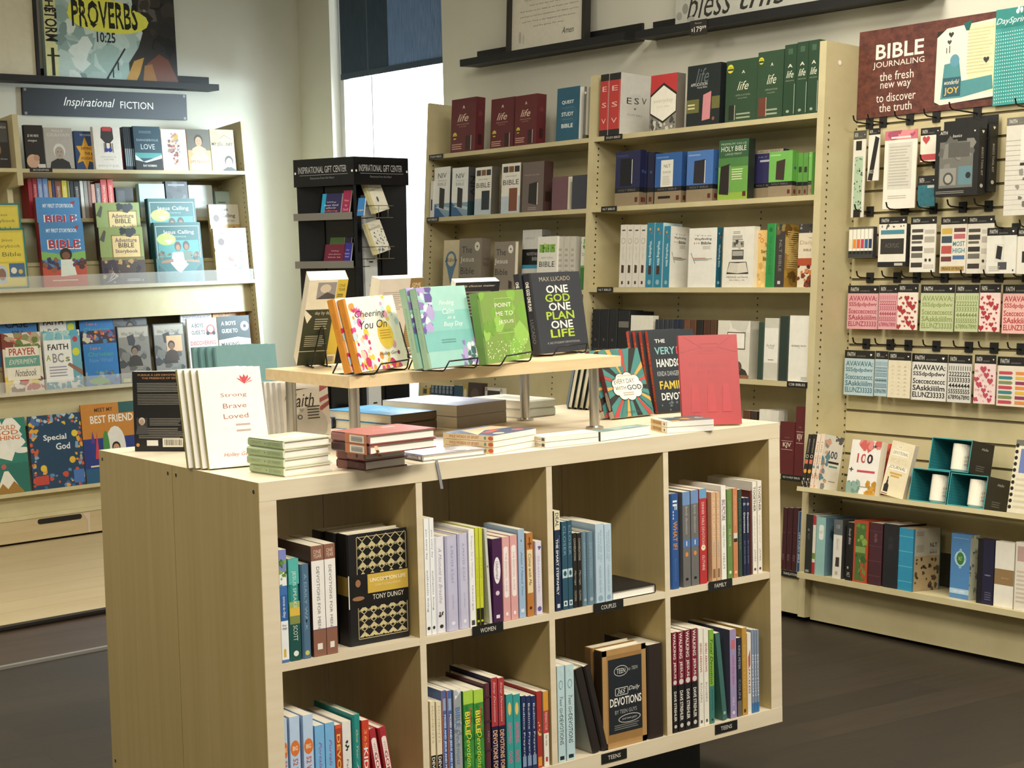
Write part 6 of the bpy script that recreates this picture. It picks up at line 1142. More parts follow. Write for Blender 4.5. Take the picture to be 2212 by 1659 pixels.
srow(0, 0, [
 (1830.5, 1897, 617, 710, 'd9a3a8', rows(LET, 'a8485c'), 'pink letter stickers'),
 (1898, 1938, 616, 711, 'd9a3a8', rows(NUM, 'a8485c'), 'pink number stickers'),
 (1938.5, 1982, 614, 712, 'e8dccf', hearts(['a8343a'], 3), 'red heart stickers beside the pink numbers'),
 (1988, 2061, 615, 715, 'bcc49a', rows(LET, '8a9a5c'), 'green letter stickers'),
 (2063, 2113.5, 615, 716, 'bcc49a', rows(NUM, '7f8f52'), 'green number stickers'),
 (2115.5, 2160, 614, 716, 'e8cfc9', hearts(['a8343a'], 5), 'red heart stickers beside the green numbers'),
 (2165, 2237, 615, 720, 'e0b4ac', rows(LET, 'b03f44'), 'red letter stickers at the right edge'),
 (1823.5, 1888, 756, 852, 'b4c9d0', rows(LET, '4a7484'), 'blue letter stickers'),
 (1889.5, 1917, 758, 855, 'b4c9d0', rows(NUM, '3f6678'), 'blue number stickers'),
 (1918, 1966.5, 760, 858, 'e0d6bc', ';'.join('P d2c6a6 %g %g %g %g %g %g %g %g' % (.14 + .28 * i, .08 + .105 * j, .22 + .28 * i, .14 + .105 * j, .3 + .28 * i, .08 + .105 * j, .22 + .28 * i, .11 + .105 * j) for i in range(3) for j in range(8)), 'cream chevron heart stickers'),
 (1968.5, 2045.5, 763, 863, 'dcdad4', rows(LET, '1c1b1b'), 'black letter stickers'),
 (2047, 2098, 766, 868, 'd2d0ca', rows(NUM, '1c1b1b'), 'black number stickers'),
 (2104, 2150, 766, 871, 'e6cfcc', hearts(['b8485a', 'd8a0a4', 'dcb0b0', 'a8345c'], 8), 'pink and rose heart stickers'),
 (2153, 2226, 770, 876, 'dfd4c4', ';'.join('P %s %g %g %g %g %g %g %g %g %g %g' % (['b8485a', 'd88a4a', '3a7f84', 'd8b04a', '7a8a5c', '8a3a5c'][i % 6], .06 + .5 * (i % 2), .86 - .12 * (i // 2), .06 + .5 * (i % 2), .78 - .12 * (i // 2), .44 + .5 * (i % 2), .78 - .12 * (i // 2), .48 + .5 * (i % 2), .82 - .12 * (i // 2), .44 + .5 * (i % 2), .86 - .12 * (i // 2)) for i in range(14)), 'colourful ribbon flag stickers')])
# second row of packs
TBL = 'T .5 .5 .8 .3 5a564e . MARKERS'
b_ = 'R 0 .0 1 .22 3a3a3c;' + ';'.join('R %g .22 %g .93 eae6da;R %g .3 %g .6 %s;R %g .12 %g .22 1c1c1c' % (.03 + .16 * i, .15 + .16 * i, .03 + .16 * i, .15 + .16 * i, c, .04 + .16 * i, .14 + .16 * i) for i, c in enumerate(('e6dcc0', 'e08a3a', 'd8603a', 'c03f5a', '2f5a94', '24345c'))) + ';R 0 .93 1 1 5a5850'
pack(1833, 1886, 491, 557, .045, 'c9c4b4', 'marker_tray', b_, 'set of colour-banded paint markers', t=.02, nm='marker_pack', side='3a3a48')
STK = 'R .06 .83 .5 .9 4a4642;R .06 .68 .5 .78 3a3632;R .06 .6 .46 .65 5a5650;R .06 .44 .5 .54 33302c;R .06 .3 .5 .4 6a665e;R .06 .1 .5 .2 3a3632;R .56 .8 .95 .88 b8b2a6;R .56 .62 .95 .74 a8a296;R .56 .4 .95 .5 b8b2a6;C .64 .25 .05 3a3632;C .8 .25 .05 3a3632;R .56 .08 .95 .16 c9c2b4'
pack(1897.5, 1957.5, 470, 577, .06, 'e2ddd0', 'stamp_card', 'X 4 8 .03 .07 5a564e .1 .9 .9 .97;R .08 .76 .92 .86 4a8494;R .08 .3 .92 .66 33302e;T .5 .5 .5 .1 6a665e . ACRYLIC;R 0 0 1 .12 1e1d1d;R .6 .03 .9 .09 b8b2a6', 'white card with a blue bar and black block', hdr=.14, t=.02, side='2a2a2a')
pack(1966, 2021, 470, 588, .05, 'dedacf', 'sticker_sheet', STK, 'clear sheet of grey word stickers', hdr=.13)
pack(2031, 2087, 470, 590, .045, 'd9d2c4', 'sticker_sheet', 'R .05 .8 .45 .92 c9a84a;R .52 .84 .95 .92 5a3a3c;R .52 .7 .95 .8 b8646c;R .05 .62 .45 .76 3a4a54;T .72 .6 .46 .1 4a8494 b MOST;T .72 .46 .46 .1 4a8494 b HIGH;R .05 .4 .45 .56 b0504c;R .05 .24 .45 .34 6a3a3c;R .5 .28 .95 .36 4a6a94;R .05 .04 .95 .14 b0945a;T .5 .09 .8 .06 4a3a1c b PRINCE OF PEACE', 'sheet of colourful faith word stickers', hdr=.13)
pack(2088, 2146, 468, 591, .04, 'd6d0c2', 'sticker_sheet', STK, 'sheet of word and dot stickers', hdr=.13)
pack(2131, 2195, 493, 591, .075, 'd9d6cc', 'blister_card', 'R .28 .3 .6 .78 cfcbc0;P 26262a .32 .4 .5 .36 .54 .7 .36 .74;R .4 .1 .7 .3 4a4a4c;L .1 .05 .5 .2 3 a8a49a', 'stamp blister pack with a black roller', hdr=.17)
pack(2196, 2236, 494, 592, .07, 'd6d2c6', 'blister_card', 'P 26262a .3 .3 .7 .3 .7 .6 .3 .6', 'blister pack cut by the right picture edge', hdr=.17)
# top row
pack(1841, 1868, 284, 470, .05, 'd9d6ca', 'pen_card', 'R .2 .0 .75 .1 1c1c1a;R .22 .86 .68 .98 24241f;R .16 .1 .82 .78 a9bfa4;X 5 40 .05 .1 3a4a3a,6a8a74 .18 .1 .8 .78', 'narrow pack with a leaf-patterned brush pen', hdr=.1, hcol='4a4842')
pack(1875, 1899.5, 279, 391, .045, 'dcd9cf', 'pen_card', 'P 1d1b1a .05 .02 .45 .0 .95 .92 .6 .97;T .4 .2 .4 .08 b8b4a8 b BOLT', 'narrow pack with a thick black marker', hdr=.12)
pack(1909, 1979, 285, 452, .045, 'e6e0d2', 'stencil_sheet', 'R .12 .28 .86 .96 cfcbc0;L .16 .32 .82 .92 14 b4b0a4;R .06 .0 .1 .02 e6e0d2;L .15 .14 .9 .2 2 b8b2a4', 'large white stencil pack with a pink header', hdr=.12, hcol='c9707c', hspec='X 3 8 .1 .3 a8506a,d88a90;R .2 .15 .8 .35 e6d6d2', nm='stencil_pack')
pack(1988, 2030, 278, 350, .03, 'e4dccc', 'sticker_sheet', 'K .3 .84 .2 b8484c;R 0 .05 1 .28 b8484c', 'pack with red heart and red band', hdr=.22)
pack(1982, 2020, 381, 447, .05, '2f6a78', 'sponge_sheet', 'X 4 20 .05 .15 2a6270,35727f;R .55 .86 .95 .98 b8bcb8', 'pack holding a teal sponge', hdr=.3)
BK = 'R .1 .12 .88 .82 6b6a64;X 4 12 .08 .2 7d7b74,5c5b56 .12 .4 .86 .8;R .3 .58 .8 .8 55544f;R .55 .16 .87 .44 5f8088;R .12 .16 .5 .42 8a8982;C .32 .26 .12 4a4944;C .32 .26 .08 a09e96;C .78 .3 .06 26262a;T .5 .905 .22 .045 d6d2c8 i basics;L .04 .03 .9 .08 2 8a8880;T .17 .96 .2 .05 c9c6bc b FAITH;K .9 .96 .02 e6e2d8;R 0 .94 .1 1 1c1b1b'
kt = 'V .5 .5 .24 .42 b8b4aa . BASICS TOOL KIT;E .5 .14 .2 .03 b8b4aa;K .5 .95 .16 e6e2d8'
def kit(xl, xr, yt, yb, out, ds, side_only=False):
    pl = Rp(0, 0, SD - out); f = lambda u, w_: (hit(u, w_, pl, nR) - OR); ym = (yt + yb) / 2
    a, c, h1, h0 = f(xl, ym).dot(eR), f(xr, ym).dot(eR), f(xl, yt).dot(wR), f(xl, yb).dot(wR)
    O = Rp(a, h0, SD - out); b = B(); w_, h_ = c - a, h1 - h0; b.obox((0, 0, 0), (w_, 0, 0), (0, .04, 0), (0, 0, h_), '1a1a1b'); b.obox((0, .038, h_), (w_, 0, 0), (0, .002, 0), (0, 0, .035), '1a1a1b')
    if not side_only: art(b, (0, 0, 0), (w_, 0, 0), (0, 0, h_), (0, -1, 0), BK, w_ / h_)
    art(b, (w_, 0, 0), (0, .04, 0), (0, 0, h_), (1, 0, 0), kt, .04 / h_); tag(b.build('tool_kit_box', None, frameM(O, eR, -nR, wR)), ds, 'craft kit', WSL, 'black tool kit boxes'); return a + w_ / 2
s_ = kit(2020, 2113, 284, 425, .1, 'black boxed tool kit with a window, front one'); kit(2044, 2137, 276, 418, .056, 'black boxed tool kit behind the windowed one')
hook(s_, min(tops, key=lambda x: abs(x - wsl(2080, 262)[1])) + .0045, 'black hook holding the black tool kit boxes', .15)
pack(2171, 2236, 256, 466, .05, 'cfcbc0', 'ruled_sheet', ';'.join('R 0 %g 1 %g a8a498' % (.06 + .055 * i, .064 + .055 * i) for i in range(15)) + ';R .5 .6 .95 .95 d9d6cc;X 3 6 .05 .15 8a8880,6a6862 .3 .1 .9 .5;R .5 .55 .9 .58 2a2a2a', 'tall grey lined pack at the right edge', hdr=.08, hcol='6a6860', nm='stencil_pack')
# ---- ledge row
S = LG; MG = 'on the slatwall ledge'
for a, c in ((1736, 1744.5), (1745.3, 1754)): Sp(S, a, c, 937, .12, '26221f', 'black dotted spiral-style spine', 'C .5 .58 .35 d8d0b8;C .5 .58 .26 26221f;R .1 .44 .9 .52 c86a54;E .5 .3 .4 .04 d89a3a;V .5 .78 .3 .26 b8b0a0 . DEVOTION;X 3 10 .1 .3 d8d0c0,8a8478 0 0 1 .16')
for a, c in ((1754.8, 1763), (1763.8, 1772)): Sp(S, a, c, 936, .1, 'e2cdb8', 'peach watercolour spine', 'V .5 .6 .4 .5 7a6a5a . 100 days;X 4 8 .2 .5 d8946a,5f8a9c 0 0 1 .4', 'T .55 .65 .46 .14 2c3a5c b 100;R .3 .49 .9 .53 1e1c1c;R .42 .42 .85 .45 3a8a84;X 3 26 .08 .2 5f8a9c,8a8a90,d8a890 0 0 .36 .9;X 5 10 .06 .14 5a5a5c .6 .88 1 1;L .5 .15 .85 .18 1 8a8880', fc='e4e0d8')
Fo(S, 1833, 1898, 948, .03, 'e6e2da', 'white watercolour book with red numerals', 'T .5 .66 .52 .18 b8484c b 100;R .52 .57 .62 .75 e6e2da;T .68 .66 .2 .18 26242a b 0;X 4 20 .08 .2 c9605a,d88a84 .3 .86 1 1;X 8 18 .08 .2 6a8a7c,8aa69a 0 0 .4 .2;X 9 14 .08 .16 c9963a,b8862c .7 0 1 .22;R .3 .4 .9 .44 c0485a;T .8 .9 .14 .06 2a2a2a b +;T .1 .44 .14 .08 2a2a2a b +;L .4 .12 .8 .15 1 8a8880', kind='pb', sb=.01)
Fo(S, 1900, 1925, 957, .02, 'b84a52', 'red-pink watercolour book behind the cream journal', 'X 3 16 .2 .5 c9607a,b8403c,d06a54', kind='pb', sb=.06, up=.008)
Fo(S, 1909, 1960, 948, .02, 'e0d4b4', 'cream journal with an ink bottle tilted to one side', 'R .25 .88 .5 .93 efe8d4;T .38 .905 .18 .03 7a7468 . THE;R .1 .74 .82 .85 efe8d4;T .46 .795 .66 .06 5a564e i DEVOTIONAL;T .46 .65 .7 .1 d6c8b4 . POETS;R .05 .47 .9 .56 efe8d4;T .46 .52 .74 .08 5a564e i JOURNAL;R .2 .4 .74 .43 c9a04a;R .26 .35 .64 .38 c9a04a;P 26242a .08 .06 .28 .06 .28 .18 .22 .22 .22 .27 .15 .27 .15 .22 .08 .18;R .165 .27 .205 .34 26242a;L .02 .01 .3 .04 1 5a564e', kind='pb', sb=.03, lean=7, up=.012)
def mugbox(TL, TR, BL, up, ds, k, sbk=.012):
    ym = (TL[1] + BL[1]) / 2; a, c = S.at((TL[0] + BL[0]) / 2, ym, sbk)[0], S.at((TL[0] + BL[0]) / 2 + TR[0] - TL[0], ym, sbk)[0]; h = S.at(*TL, sbk)[1] - S.at(*BL, sbk)[1]; w_ = c - a; D_ = .115
    O = S.base(a, sbk) + S.w * (up + .0006); Mx = frameM(O, eR, -S.n, S.w); T = empty('mug_gift_box', Mx); th = .003; b = B()
    tl = '2f7f86'
    b.obox((0, 0, 0), (w_, 0, 0), (0, D_, 0), (0, 0, th), {'all': '17171a', 'top': tl, 'front': '3f9aa0'}); b.obox((0, 0, h - th), (w_, 0, 0), (0, D_, 0), (0, 0, th), {'all': '17171a', 'bot': tl, 'front': '3f9aa0'})
    b.obox((0, 0, th), (th, 0, 0), (0, D_, 0), (0, 0, h - 2 * th), {'all': '17171a', 'right': tl, 'front': '3f9aa0'}); b.obox((w_ - th, 0, th), (th, 0, 0), (0, D_, 0), (0, 0, h - 2 * th), {'all': '17171a', 'left': tl, 'front': '3f9aa0'})
    b.obox((th, D_ - th, th), (w_ - 2 * th, 0, 0), (0, th, 0), (0, 0, h - 2 * th), tl)
    for i in range(9): art(b, (th + .0001, 0, th), (0, D_ - th, 0), (0, 0, h - 2 * th), (1, 0, 0), ';'.join('R %g %g %g %g 256a70' % (.1 * j, .1 * i, .1 * j + .05, .1 * i + .03) for j in range(10)), 1)
    art(b, (w_, 0, 0), (0, D_, 0), (0, 0, h), (1, 0, 0), 'T .6 .8 .3 .08 b8b8b4 i Hello;L .3 .1 .7 .3 3 5a5a5c', D_ / h); o = b.build('carton'); o.parent = T
    tag(T, 'open teal-lined black gift box ' + ds, 'gift box', MG, 'teal-lined mug gift boxes')
    r = min(w_ * .3, .032); mh = h * .84; M = empty('white_mug', Mx @ Matrix.Translation((w_ * .6, r + .008, th + .0006))); b = B()
    b.lathe((0, 0, 0), [(r * .8, 0), (r * .97, .006), (r, mh), (r * .93, mh), (r * .9, .008)], 'ceramic', 24); 
    rr = r + .0005
    for i, s__ in enumerate(('LAUGH', 'LOVE', 'HOPE')):
        vs, fs = text_polys(s__[:4], 'i')
        q = [(-pi / 2 - .15 + (x - .5) * 1.0, mh * (.55 - .14 * i) + (y - .5) * mh * .1) for x, y in vs]
        b.raw([(rr * cos(t_), rr * sin(t_), z) for t_, z in q], fs, '8a7a4a')
    o = b.build('mug_body', smooth=False); o.parent = M
    b = B(); b.tube([(r * .95, 0, mh * .76), (r * 1.4, 0, mh * .72), (r * 1.6, 0, mh * .5), (r * 1.4, 0, mh * .3), (r * .95, 0, mh * .24)], .005, 'ceramic', 8); o = b.build('handle'); o.parent = M; M.matrix_world = M.matrix_world @ Matrix.Rotation(radians(90), 4, 'Z')
    tag(M, 'white lettered mug ' + k, 'mug', MG, 'white mugs in gift boxes'); return h
hb_ = mugbox((1965, 1023), (2047, 1031), (1965, 1094), 0, 'lower one beside the journal', 'in the lower gift box beside the journal')
mugbox((2048, 1031), (2130, 1037), (2048, 1102), 0, 'lower one nearer the spiral notebook', 'in the lower gift box nearer the spiral notebook')
mugbox((2008, 954), (2096, 961), (2008, 1024), hb_ + .0008, 'stacked on top of two others', 'in the topmost gift box')
Fo(S, 2188, 2240, 949, .012, 'dcd4bc', 'spiral notebook with a blue and cream cover', 'R 0 .92 1 1 6a6860;R .25 .55 1 .88 6a7ab0;L .2 .05 1 .5 6 c9c0a4;' + ';'.join('C .08 %g .07 1c1c1c' % (.08 + .084 * i) for i in range(11)), kind='pb', name='spiral_notebook', cat='notebook', sb=.0)
# ---- base deck row
S = DK
Sp(S, 1737, 1753, 1110, .13, '252624', 'black cloth spine at the upright', 'C .5 .74 .14 6a6a66;V .5 .62 .3 .1 6a6a66 . KJV;R .2 .02 .7 .06 8a8a86', kind='hc')
Sp(S, 1754, 1760.5, 1113, .12, 'd6d2c4', 'thin white spine with red and green bands', 'R 0 .84 1 1 a83036;R 0 .0 1 .2 a83036;R 0 .26 1 .36 6a8a3c')
Sp(S, 1761.5, 1781.5, 1115.5, .15, '8fb8b4', 'aqua spine with a white label', 'R .3 .64 .8 .84 dfe4dc;E .55 .84 .25 .03 dfe4dc;E .55 .64 .25 .03 dfe4dc;T .55 .74 .3 .05 8a9a96 . NLT', 'X 3 14 .05 .16 46606c .2 .3 .7 .95;C .8 .75 .1 dfe0d8', fc='6a8a98', kind='box')
Sp(S, 1799, 1818, 1121, .14, 'd9d5ca', 'white and grey spine with a dark picture', 'R 0 .74 1 1 5f6468;T .5 .88 .4 .06 a8acac i CSB;P 3a3634 .3 .2 .75 .2 .75 .36 .34 .36;V .5 .58 .24 .2 b0aca0 i Beautiful;R .3 .06 .6 .12 b8a898', kind='box', fc='4a4846')
Sp(S, 1826, 1841.5, 1127, .14, '171718', 'black spine with white script', 'V .5 .76 .4 .28 b8b6b0 i Study Bible;R .3 .2 .5 .24 a8a6a0;V .5 .1 .4 .08 b8b6b0 . NLT', kind='lb')
Sp(S, 1843, 1874, 1122.5, .15, 'b0482c', 'orange slipcase holding a green spine', 'R .14 .03 .84 .96 4a6a34;X 5 16 .1 .3 5f8a40,3a5a2c,7fa04c .16 .06 .82 .94;R .14 .48 .84 .58 7f9a54;X 3 5 .1 .2 b0482c .5 .1 .84 .3', kind='box')
RIB = ';'.join('R 0 %g 1 %g %s' % (v_, v_ + .012, '%s') for v_ in (.14, .38, .62, .86))
Sp(S, 1876, 1904, 1128, .14, '45242c', 'maroon leather ribbed spine', RIB.replace('%s', '5c3840') + ';V .5 .76 .3 .14 8a6a6c i Holy Bible', kind='lb')
Sp(S, 1907, 1940, 1130, .14, '202127', 'black leather ribbed spine', 'V .5 .7 .3 .2 3c3d42 . HOLY BIBLE', kind='lb')
Sp(S, 1941, 1972, 1139, .14, '2f8aae', 'bright blue ribbed spine with a kraft leaf cover', RIB.replace('%s', '5fb0cc'), 'R 0 0 .06 1 2f7a9c;R .06 .56 1 1 b8b2a4;N .12 .62 .4 .74 16 8a8478;T .74 .73 .26 .07 2c2a28 b NLT;T .74 .65 .26 .03 6a665e . HOLY;T .74 .61 .26 .03 4a4640 b BIBLE;L .12 .88 .4 .96 3 8a8478;X 5 30 .04 .1 5a4a34,3c3226 .1 .02 .95 .52;R .97 0 1 1 3a6a70', kind='box', fc='b39c78')
Fo(S, 2054, 2096, 1151, .045, '4f82b8', 'blue boxed bible with a green oval emblem', 'E .5 .62 .3 .12 b8cfe0;E .5 .62 .2 .1 3a7a3c;T .5 .62 .2 .06 c9d8a8 . NLT;C .5 .75 .07 9abcd4;C .5 .49 .07 9abcd4;C .24 .62 .06 9abcd4;C .76 .62 .06 9abcd4;R 0 .07 1 .15 a9c4dc;T .5 .11 .6 .03 e6eef4 . NEW SPIRIT;R .1 .93 .9 .94 8ab0d0', '', 'X 5 30 .1 .25 8a9a84,6a7a8c,c9d0bc', cols={'right': 'cfd2c0'}, sb=.04)
Fo(S, 2112, 2148, 1163, .035, '22203a', 'dark indigo boxed bible', 'R 0 0 .34 1 15151c;L .5 .06 .9 .2 4 5a5870;E .65 .45 .2 .01 7a7890', '', '', sb=.02)
Fo(S, 2150, 2192, 1168, .03, 'e4e0d4', 'white boxed bible with a kraft paper band', 'R 0 .34 1 .58 8f7450;T .55 .45 .4 .03 b8a484 i devotional', '', '', sb=.02)
Fo(S, 2194, 2232, 1170, .03, 'dcd6c8', 'white boxed bible with pink and grey blocks', 'R .1 .72 .5 .94 b89a94;R .5 .8 .9 .9 8a8480;L .1 .1 .9 .6 8 c9b8a8', '', '', sb=.015)
# ================================================================== left-hand display: biographies, storybooks, kids books
S = SHL['l1']
def FL(xl, xr, yt, t, col, ds, sp, kind='pb', sb=.02, **k): return Fo(S, xl, xr, yt, t, col, ds, sp, kind=kind, sb=sb, **k)
Fo(SHL['l0'], -12, 20, 260, .02, '2a2624', 'dark book cut by the left picture edge', 'R .2 .55 .9 .95 4a4a48;T .6 .86 .5 .05 c9c4bc . CARSON;T .5 .2 .6 .04 c9c4bc i to My Heart;E .2 .4 .2 .12 8a6a58', kind='pb', sb=.03, where='at the left edge of the top shelf')
FL(55, 95.5, 270, .02, '211d1e', 'black book with clasped hands', 'T .45 .76 .6 .06 d8d4cc i as we were;T .4 .64 .5 .06 d8d4cc i strangers;E .35 .18 .34 .16 c9a48c;E .55 .26 .16 .07 b88e74;R .6 0 1 .12 d6cfc8')
FL(97, 158, 275.5, .02, 'b0aca6', 'grey book with a white-haired portrait', 'T .5 .93 .4 .05 d6d2cc . BILLY;T .5 .83 .82 .08 d0ccc6 . GRAHAM;G .5 .42 .19 d6d3cd a89c92 2c2a2a;R 0 0 1 .04 5a5650', sb=.03)
FL(162, 202, 283, .018, '27406a', 'navy book with a big yellow star', 'P d8a030 .55 .86 .72 .62 1.05 .62 .84 .42 1.05 .18 .72 .24 .55 0 .38 .24 .06 .18 .26 .42 .06 .62 .38 .62;T .6 .9 .6 .05 c9ccd2 . TIM DOWNS;T .6 .56 .56 .07 2a2a2a b DEFYING;T .64 .43 .3 .07 2a2a2a b THE;T .62 .31 .66 .07 2a2a2a b HOLOCAUST', sb=.037)
FL(203.5, 262, 273.4, .025, 'e9e6e0', 'white book with a figure in blue shoes', 'P 3a3434 .3 .98 .72 .98 .74 .72 .6 .62 .42 .62 .26 .74;R .34 .9 .68 1 c0484a;R .4 .44 .46 .62 5a4a40;R .58 .44 .64 .62 5a4a40;E .44 .46 .08 .05 2c3c9a;E .58 .46 .08 .05 2c3c9a;R .36 .4 .39 .62 6a5a4c;R .67 .4 .7 .62 6a5a4c;T .5 .3 .56 .03 b8b4ac . EXACTLY AS;T .5 .24 .36 .03 b8b4ac . YOU ARE;T .5 .09 .76 .05 c9c4ba . MISTER', sb=.01)
FL(263, 276, 318, .012, '8a2430', 'dark red book peeping out low', 'T .6 .4 .6 .2 d8c4c0 b Z', sb=.05)
FL(290.5, 348.5, 272.6, .012, '28485a', 'dark teal book with a glowing green mountain, front copy', 'R 0 .35 1 1 254354;R 0 .28 1 .4 4fa0a0;P d6e0dc 0 .36 .3 .2 .6 .26 1 .36 1 .16 0 .16;P 1e2024 0 .24 .4 .18 1 .28 1 0 0 0;T .5 .69 .8 .05 a8bcc4 . DANGEROUS;T .5 .54 .52 .12 d6dfe2 . LOVE;T .52 .11 .5 .05 e6e6e2 b RAY NORMAN;L .2 .84 .8 .9 2 6a8a98')
for i in range(5): Sp(S, 269 + 4.1 * i, 272.8 + 4.1 * i, 274 + .1 * i, .11, '1b2430', 'thin dark spine beside the teal mountain', 'R .1 .1 .9 .5 8a9aa4', sb=.03)
FL(350, 403.5, 279, .018, 'e9e8e4', 'white book with a collage shape', 'X 3 40 .05 .12 a86a5a,7a5048,c9b090,8a8a8c .25 .4 .75 .75;X 7 14 .04 .08 8a4a3c,b88a6a .42 .12 .6 .42;X 5 12 .05 .1 c9a04a,b0887a .4 .75 .65 .9;T .5 .66 .5 .05 efece6 i wait;T .5 .56 .56 .05 efece6 i words')
FL(405, 454.5, 279.4, .018, 'cf9c6c', 'tan book with a smiling portrait', 'R 0 .5 1 1 5f5a4e;G .5 .72 .17 2a221c c99a78 d8b48c;R 0 .0 1 .44 cf9c6c;P e0bc94 .1 .3 .3 .46 .7 .46 .95 .3 .95 .02 .1 .02;T .5 .22 .86 .08 6a3a24 . JIM ELLIOT')
FL(455.5, 506.5, 279.5, .02, 'c9b991', 'parchment book with a dark-haired portrait', 'T .5 .64 .9 .1 2a2620 b MY JOURNEY;G .72 .22 .16 2a2622 b8a08a 2a2622;X 4 10 .1 .2 c2b186,d2c39c 0 .4 1 1;P 4a4438 .4 .78 .6 .86 .9 .76 .9 .77 .6 .87 .4 .79')
# spine row behind
S = SHL['l2b']
for a, c, yt, col, ds in ((62, 71, 386, 'a82c38', 'red spine'), (72, 82, 386, 'b02f3a', 'bright red spine'), (83, 93, 386, '8aa0d0', 'periwinkle blue spine'), (94, 105, 386, '7c98c8', 'sky blue spine'), (106, 113, 390, 'c98a3a', 'thin orange spine'), (114, 119.5, 390, '2c3a6c', 'thin navy spine'), (120.5, 134, 391, '8a4a34', 'brick brown spine'), (135, 146, 390, 'd8c43a', 'yellow spine'), (147, 151.5, 391, '8a8a5a', 'thin olive spine'), (152.5, 160, 392, '2a2c34', 'thin black spine'), (161, 173, 392, '26262a', 'black spine'), (174, 181, 391, 'd6d4cc', 'thin white spine'), (182, 190, 391, '9a9690', 'grey spine'), (191, 197, 391, '8a6a60', 'brown-pink spine'), (198, 206, 398, 'cf9a8a', 'salmon spine'), (207.5, 218, 396, '6a6a70', 'slate grey spine'), (219, 232, 388, 'c8504a', 'tall coral spine'), (234, 246, 388, 'cf5450', 'tall coral spine')):
    Sp(S, a, c, yt, .08, col, ds, 'V .5 .6 .4 .5 e6dcd0 . DEVOTIONAL' if c - a > 9 else '')
FB = [(250, 288, 405, '2c2a2c', 'dark book with a red foot', 'R 0 0 1 .45 9a2c34;R .1 .5 .5 .9 4a4a4c'), (301, 356, 397, 'a9c9cc', 'pale aqua book standing behind the teal storybook', 'R 0 .0 1 .3 d6e2dc;L .2 .3 .8 .5 2 8ab0b4'), (359, 406, 392, '33343a', 'dark photo-covered book at the back', 'X 3 14 .1 .25 5a5a60,1c1c20;L .1 .85 .9 .95 1 8a8a8c'), (408, 459, 400, 'cfd6d4', 'pale grey book behind the board storybook', 'L .2 .4 .8 .5 2 aab4b4'), (463, 497, 412, '9ab8b4', 'framed pale teal book by the end panel', 'F 0 0 1 1 .03 4a5a5c;R .05 .06 .95 .94 b4cac6;L .2 .4 .8 .6 2 6a8484')]
for a, c, yt, col, ds, sp in FB: Fo(S, a, c, yt, .03, col, ds, sp, kind='pb', sb=.0)
# storybooks
def two(key, a, c, yt, au, cu, yu, t, col, ds, sp, kind='hc', spc=None, up_only=False, **k):
    Fo(SHL[key], a, c, yt, t, col, ds + ', front copy', sp, kind=kind, sb=.012, spc=spc, **k)
    Fo(SHL[key + 'u'], au, cu, yu, t, col, ds + ', rear copy', sp, kind=kind, sb=.005, spc=spc, **k)
YB = 'F 0 0 1 1 .05 2f7a74;R .05 .45 .92 .93 dcc84e;T .5 .8 .3 .06 6a6a34 . Jesus;T .5 .7 .7 .07 6a6a34 . Storybook;T .6 .57 .5 .07 6a6a34 . Bible;R .05 .05 .92 .42 dccc60;E .3 .24 .16 .16 b8c4cc;E .3 .24 .1 .1 8a6a58;R .5 .18 .92 .42 4a6a8c;C .62 .3 .08 e0dccc;C .8 .28 .06 c9b45a'
two('l2', -24, 57, 494, -42, 41, 439, .028, 'c9b648', 'yellow framed storybook', YB, spc='2f7a74')
BB = 'R 0 .5 1 1 4a84b8;P 7fae5a 0 .55 .5 .5 1 .55 1 .42 0 .42;P b8503c 0 .36 .4 .28 1 .38 1 0 0 0;T .5 .87 .7 .06 e0e8ee b MY FIRST STORYBOOK;T .53 .655 .76 .15 efe6e0 b BIBLE;T .53 .66 .7 .13 a82c3c b BIBLE;E .55 .5 .14 .1 2a2220;E .55 .48 .09 .06 7a5038;P d6dcd0 .42 .42 .7 .42 .76 .18 .4 .16;X 3 14 .06 .1 5a3a30,8a5a44,3a3a5a 0 .26 .4 .42;X 5 10 .05 .09 4a3028,6a3a4a .7 .28 1 .42;P a83c34 .78 .92 .9 .95 .86 .88;L .2 .08 .8 .12 1 e6c8b0'
two('l2', 89, 184.5, 480.5, 76, 171, 426.6, .03, '4a84b8', 'blue and red storybook with big red lettering', BB, spc='8a2c30')
AB = 'R 0 .48 1 1 8a9a5a;R 0 0 1 .42 4a3a34;P 3a2c34 0 0 0 .4 .3 .44 .4 .2 .3 0;X 3 30 .03 .09 2a2228,6a5044,b8945c 0 0 1 .42;' + ';'.join('P d6d0cc %g %g %g %g %g %g' % (.04 + .05 * i, .02 + .03 * i, .3 - .02 * i, .12 + .055 * i, .3 - .02 * i, .135 + .055 * i) for i in range(5)) + ';R .27 .46 .93 .86 dcc48a;F .27 .46 .93 .86 .02 8a6a3c;T .6 .77 .5 .08 6a4a5c b Adventure;T .6 .68 .36 .08 4a3a24 b BIBLE;T .6 .57 .52 .08 6a4a5c b Storybook;P 4a4a3c 0 .78 .12 .95 .16 .92 .1 .74;X 5 8 .06 .12 3a3a40,2a2a2c .5 .86 .8 .97;L .55 .05 .95 .1 2 b8b0a4'
two('l2', 217, 311.5, 491, 204, 299, 438, .032, '7a7a4a', 'green and brown animal storybook', AB, spc='3a2c28')
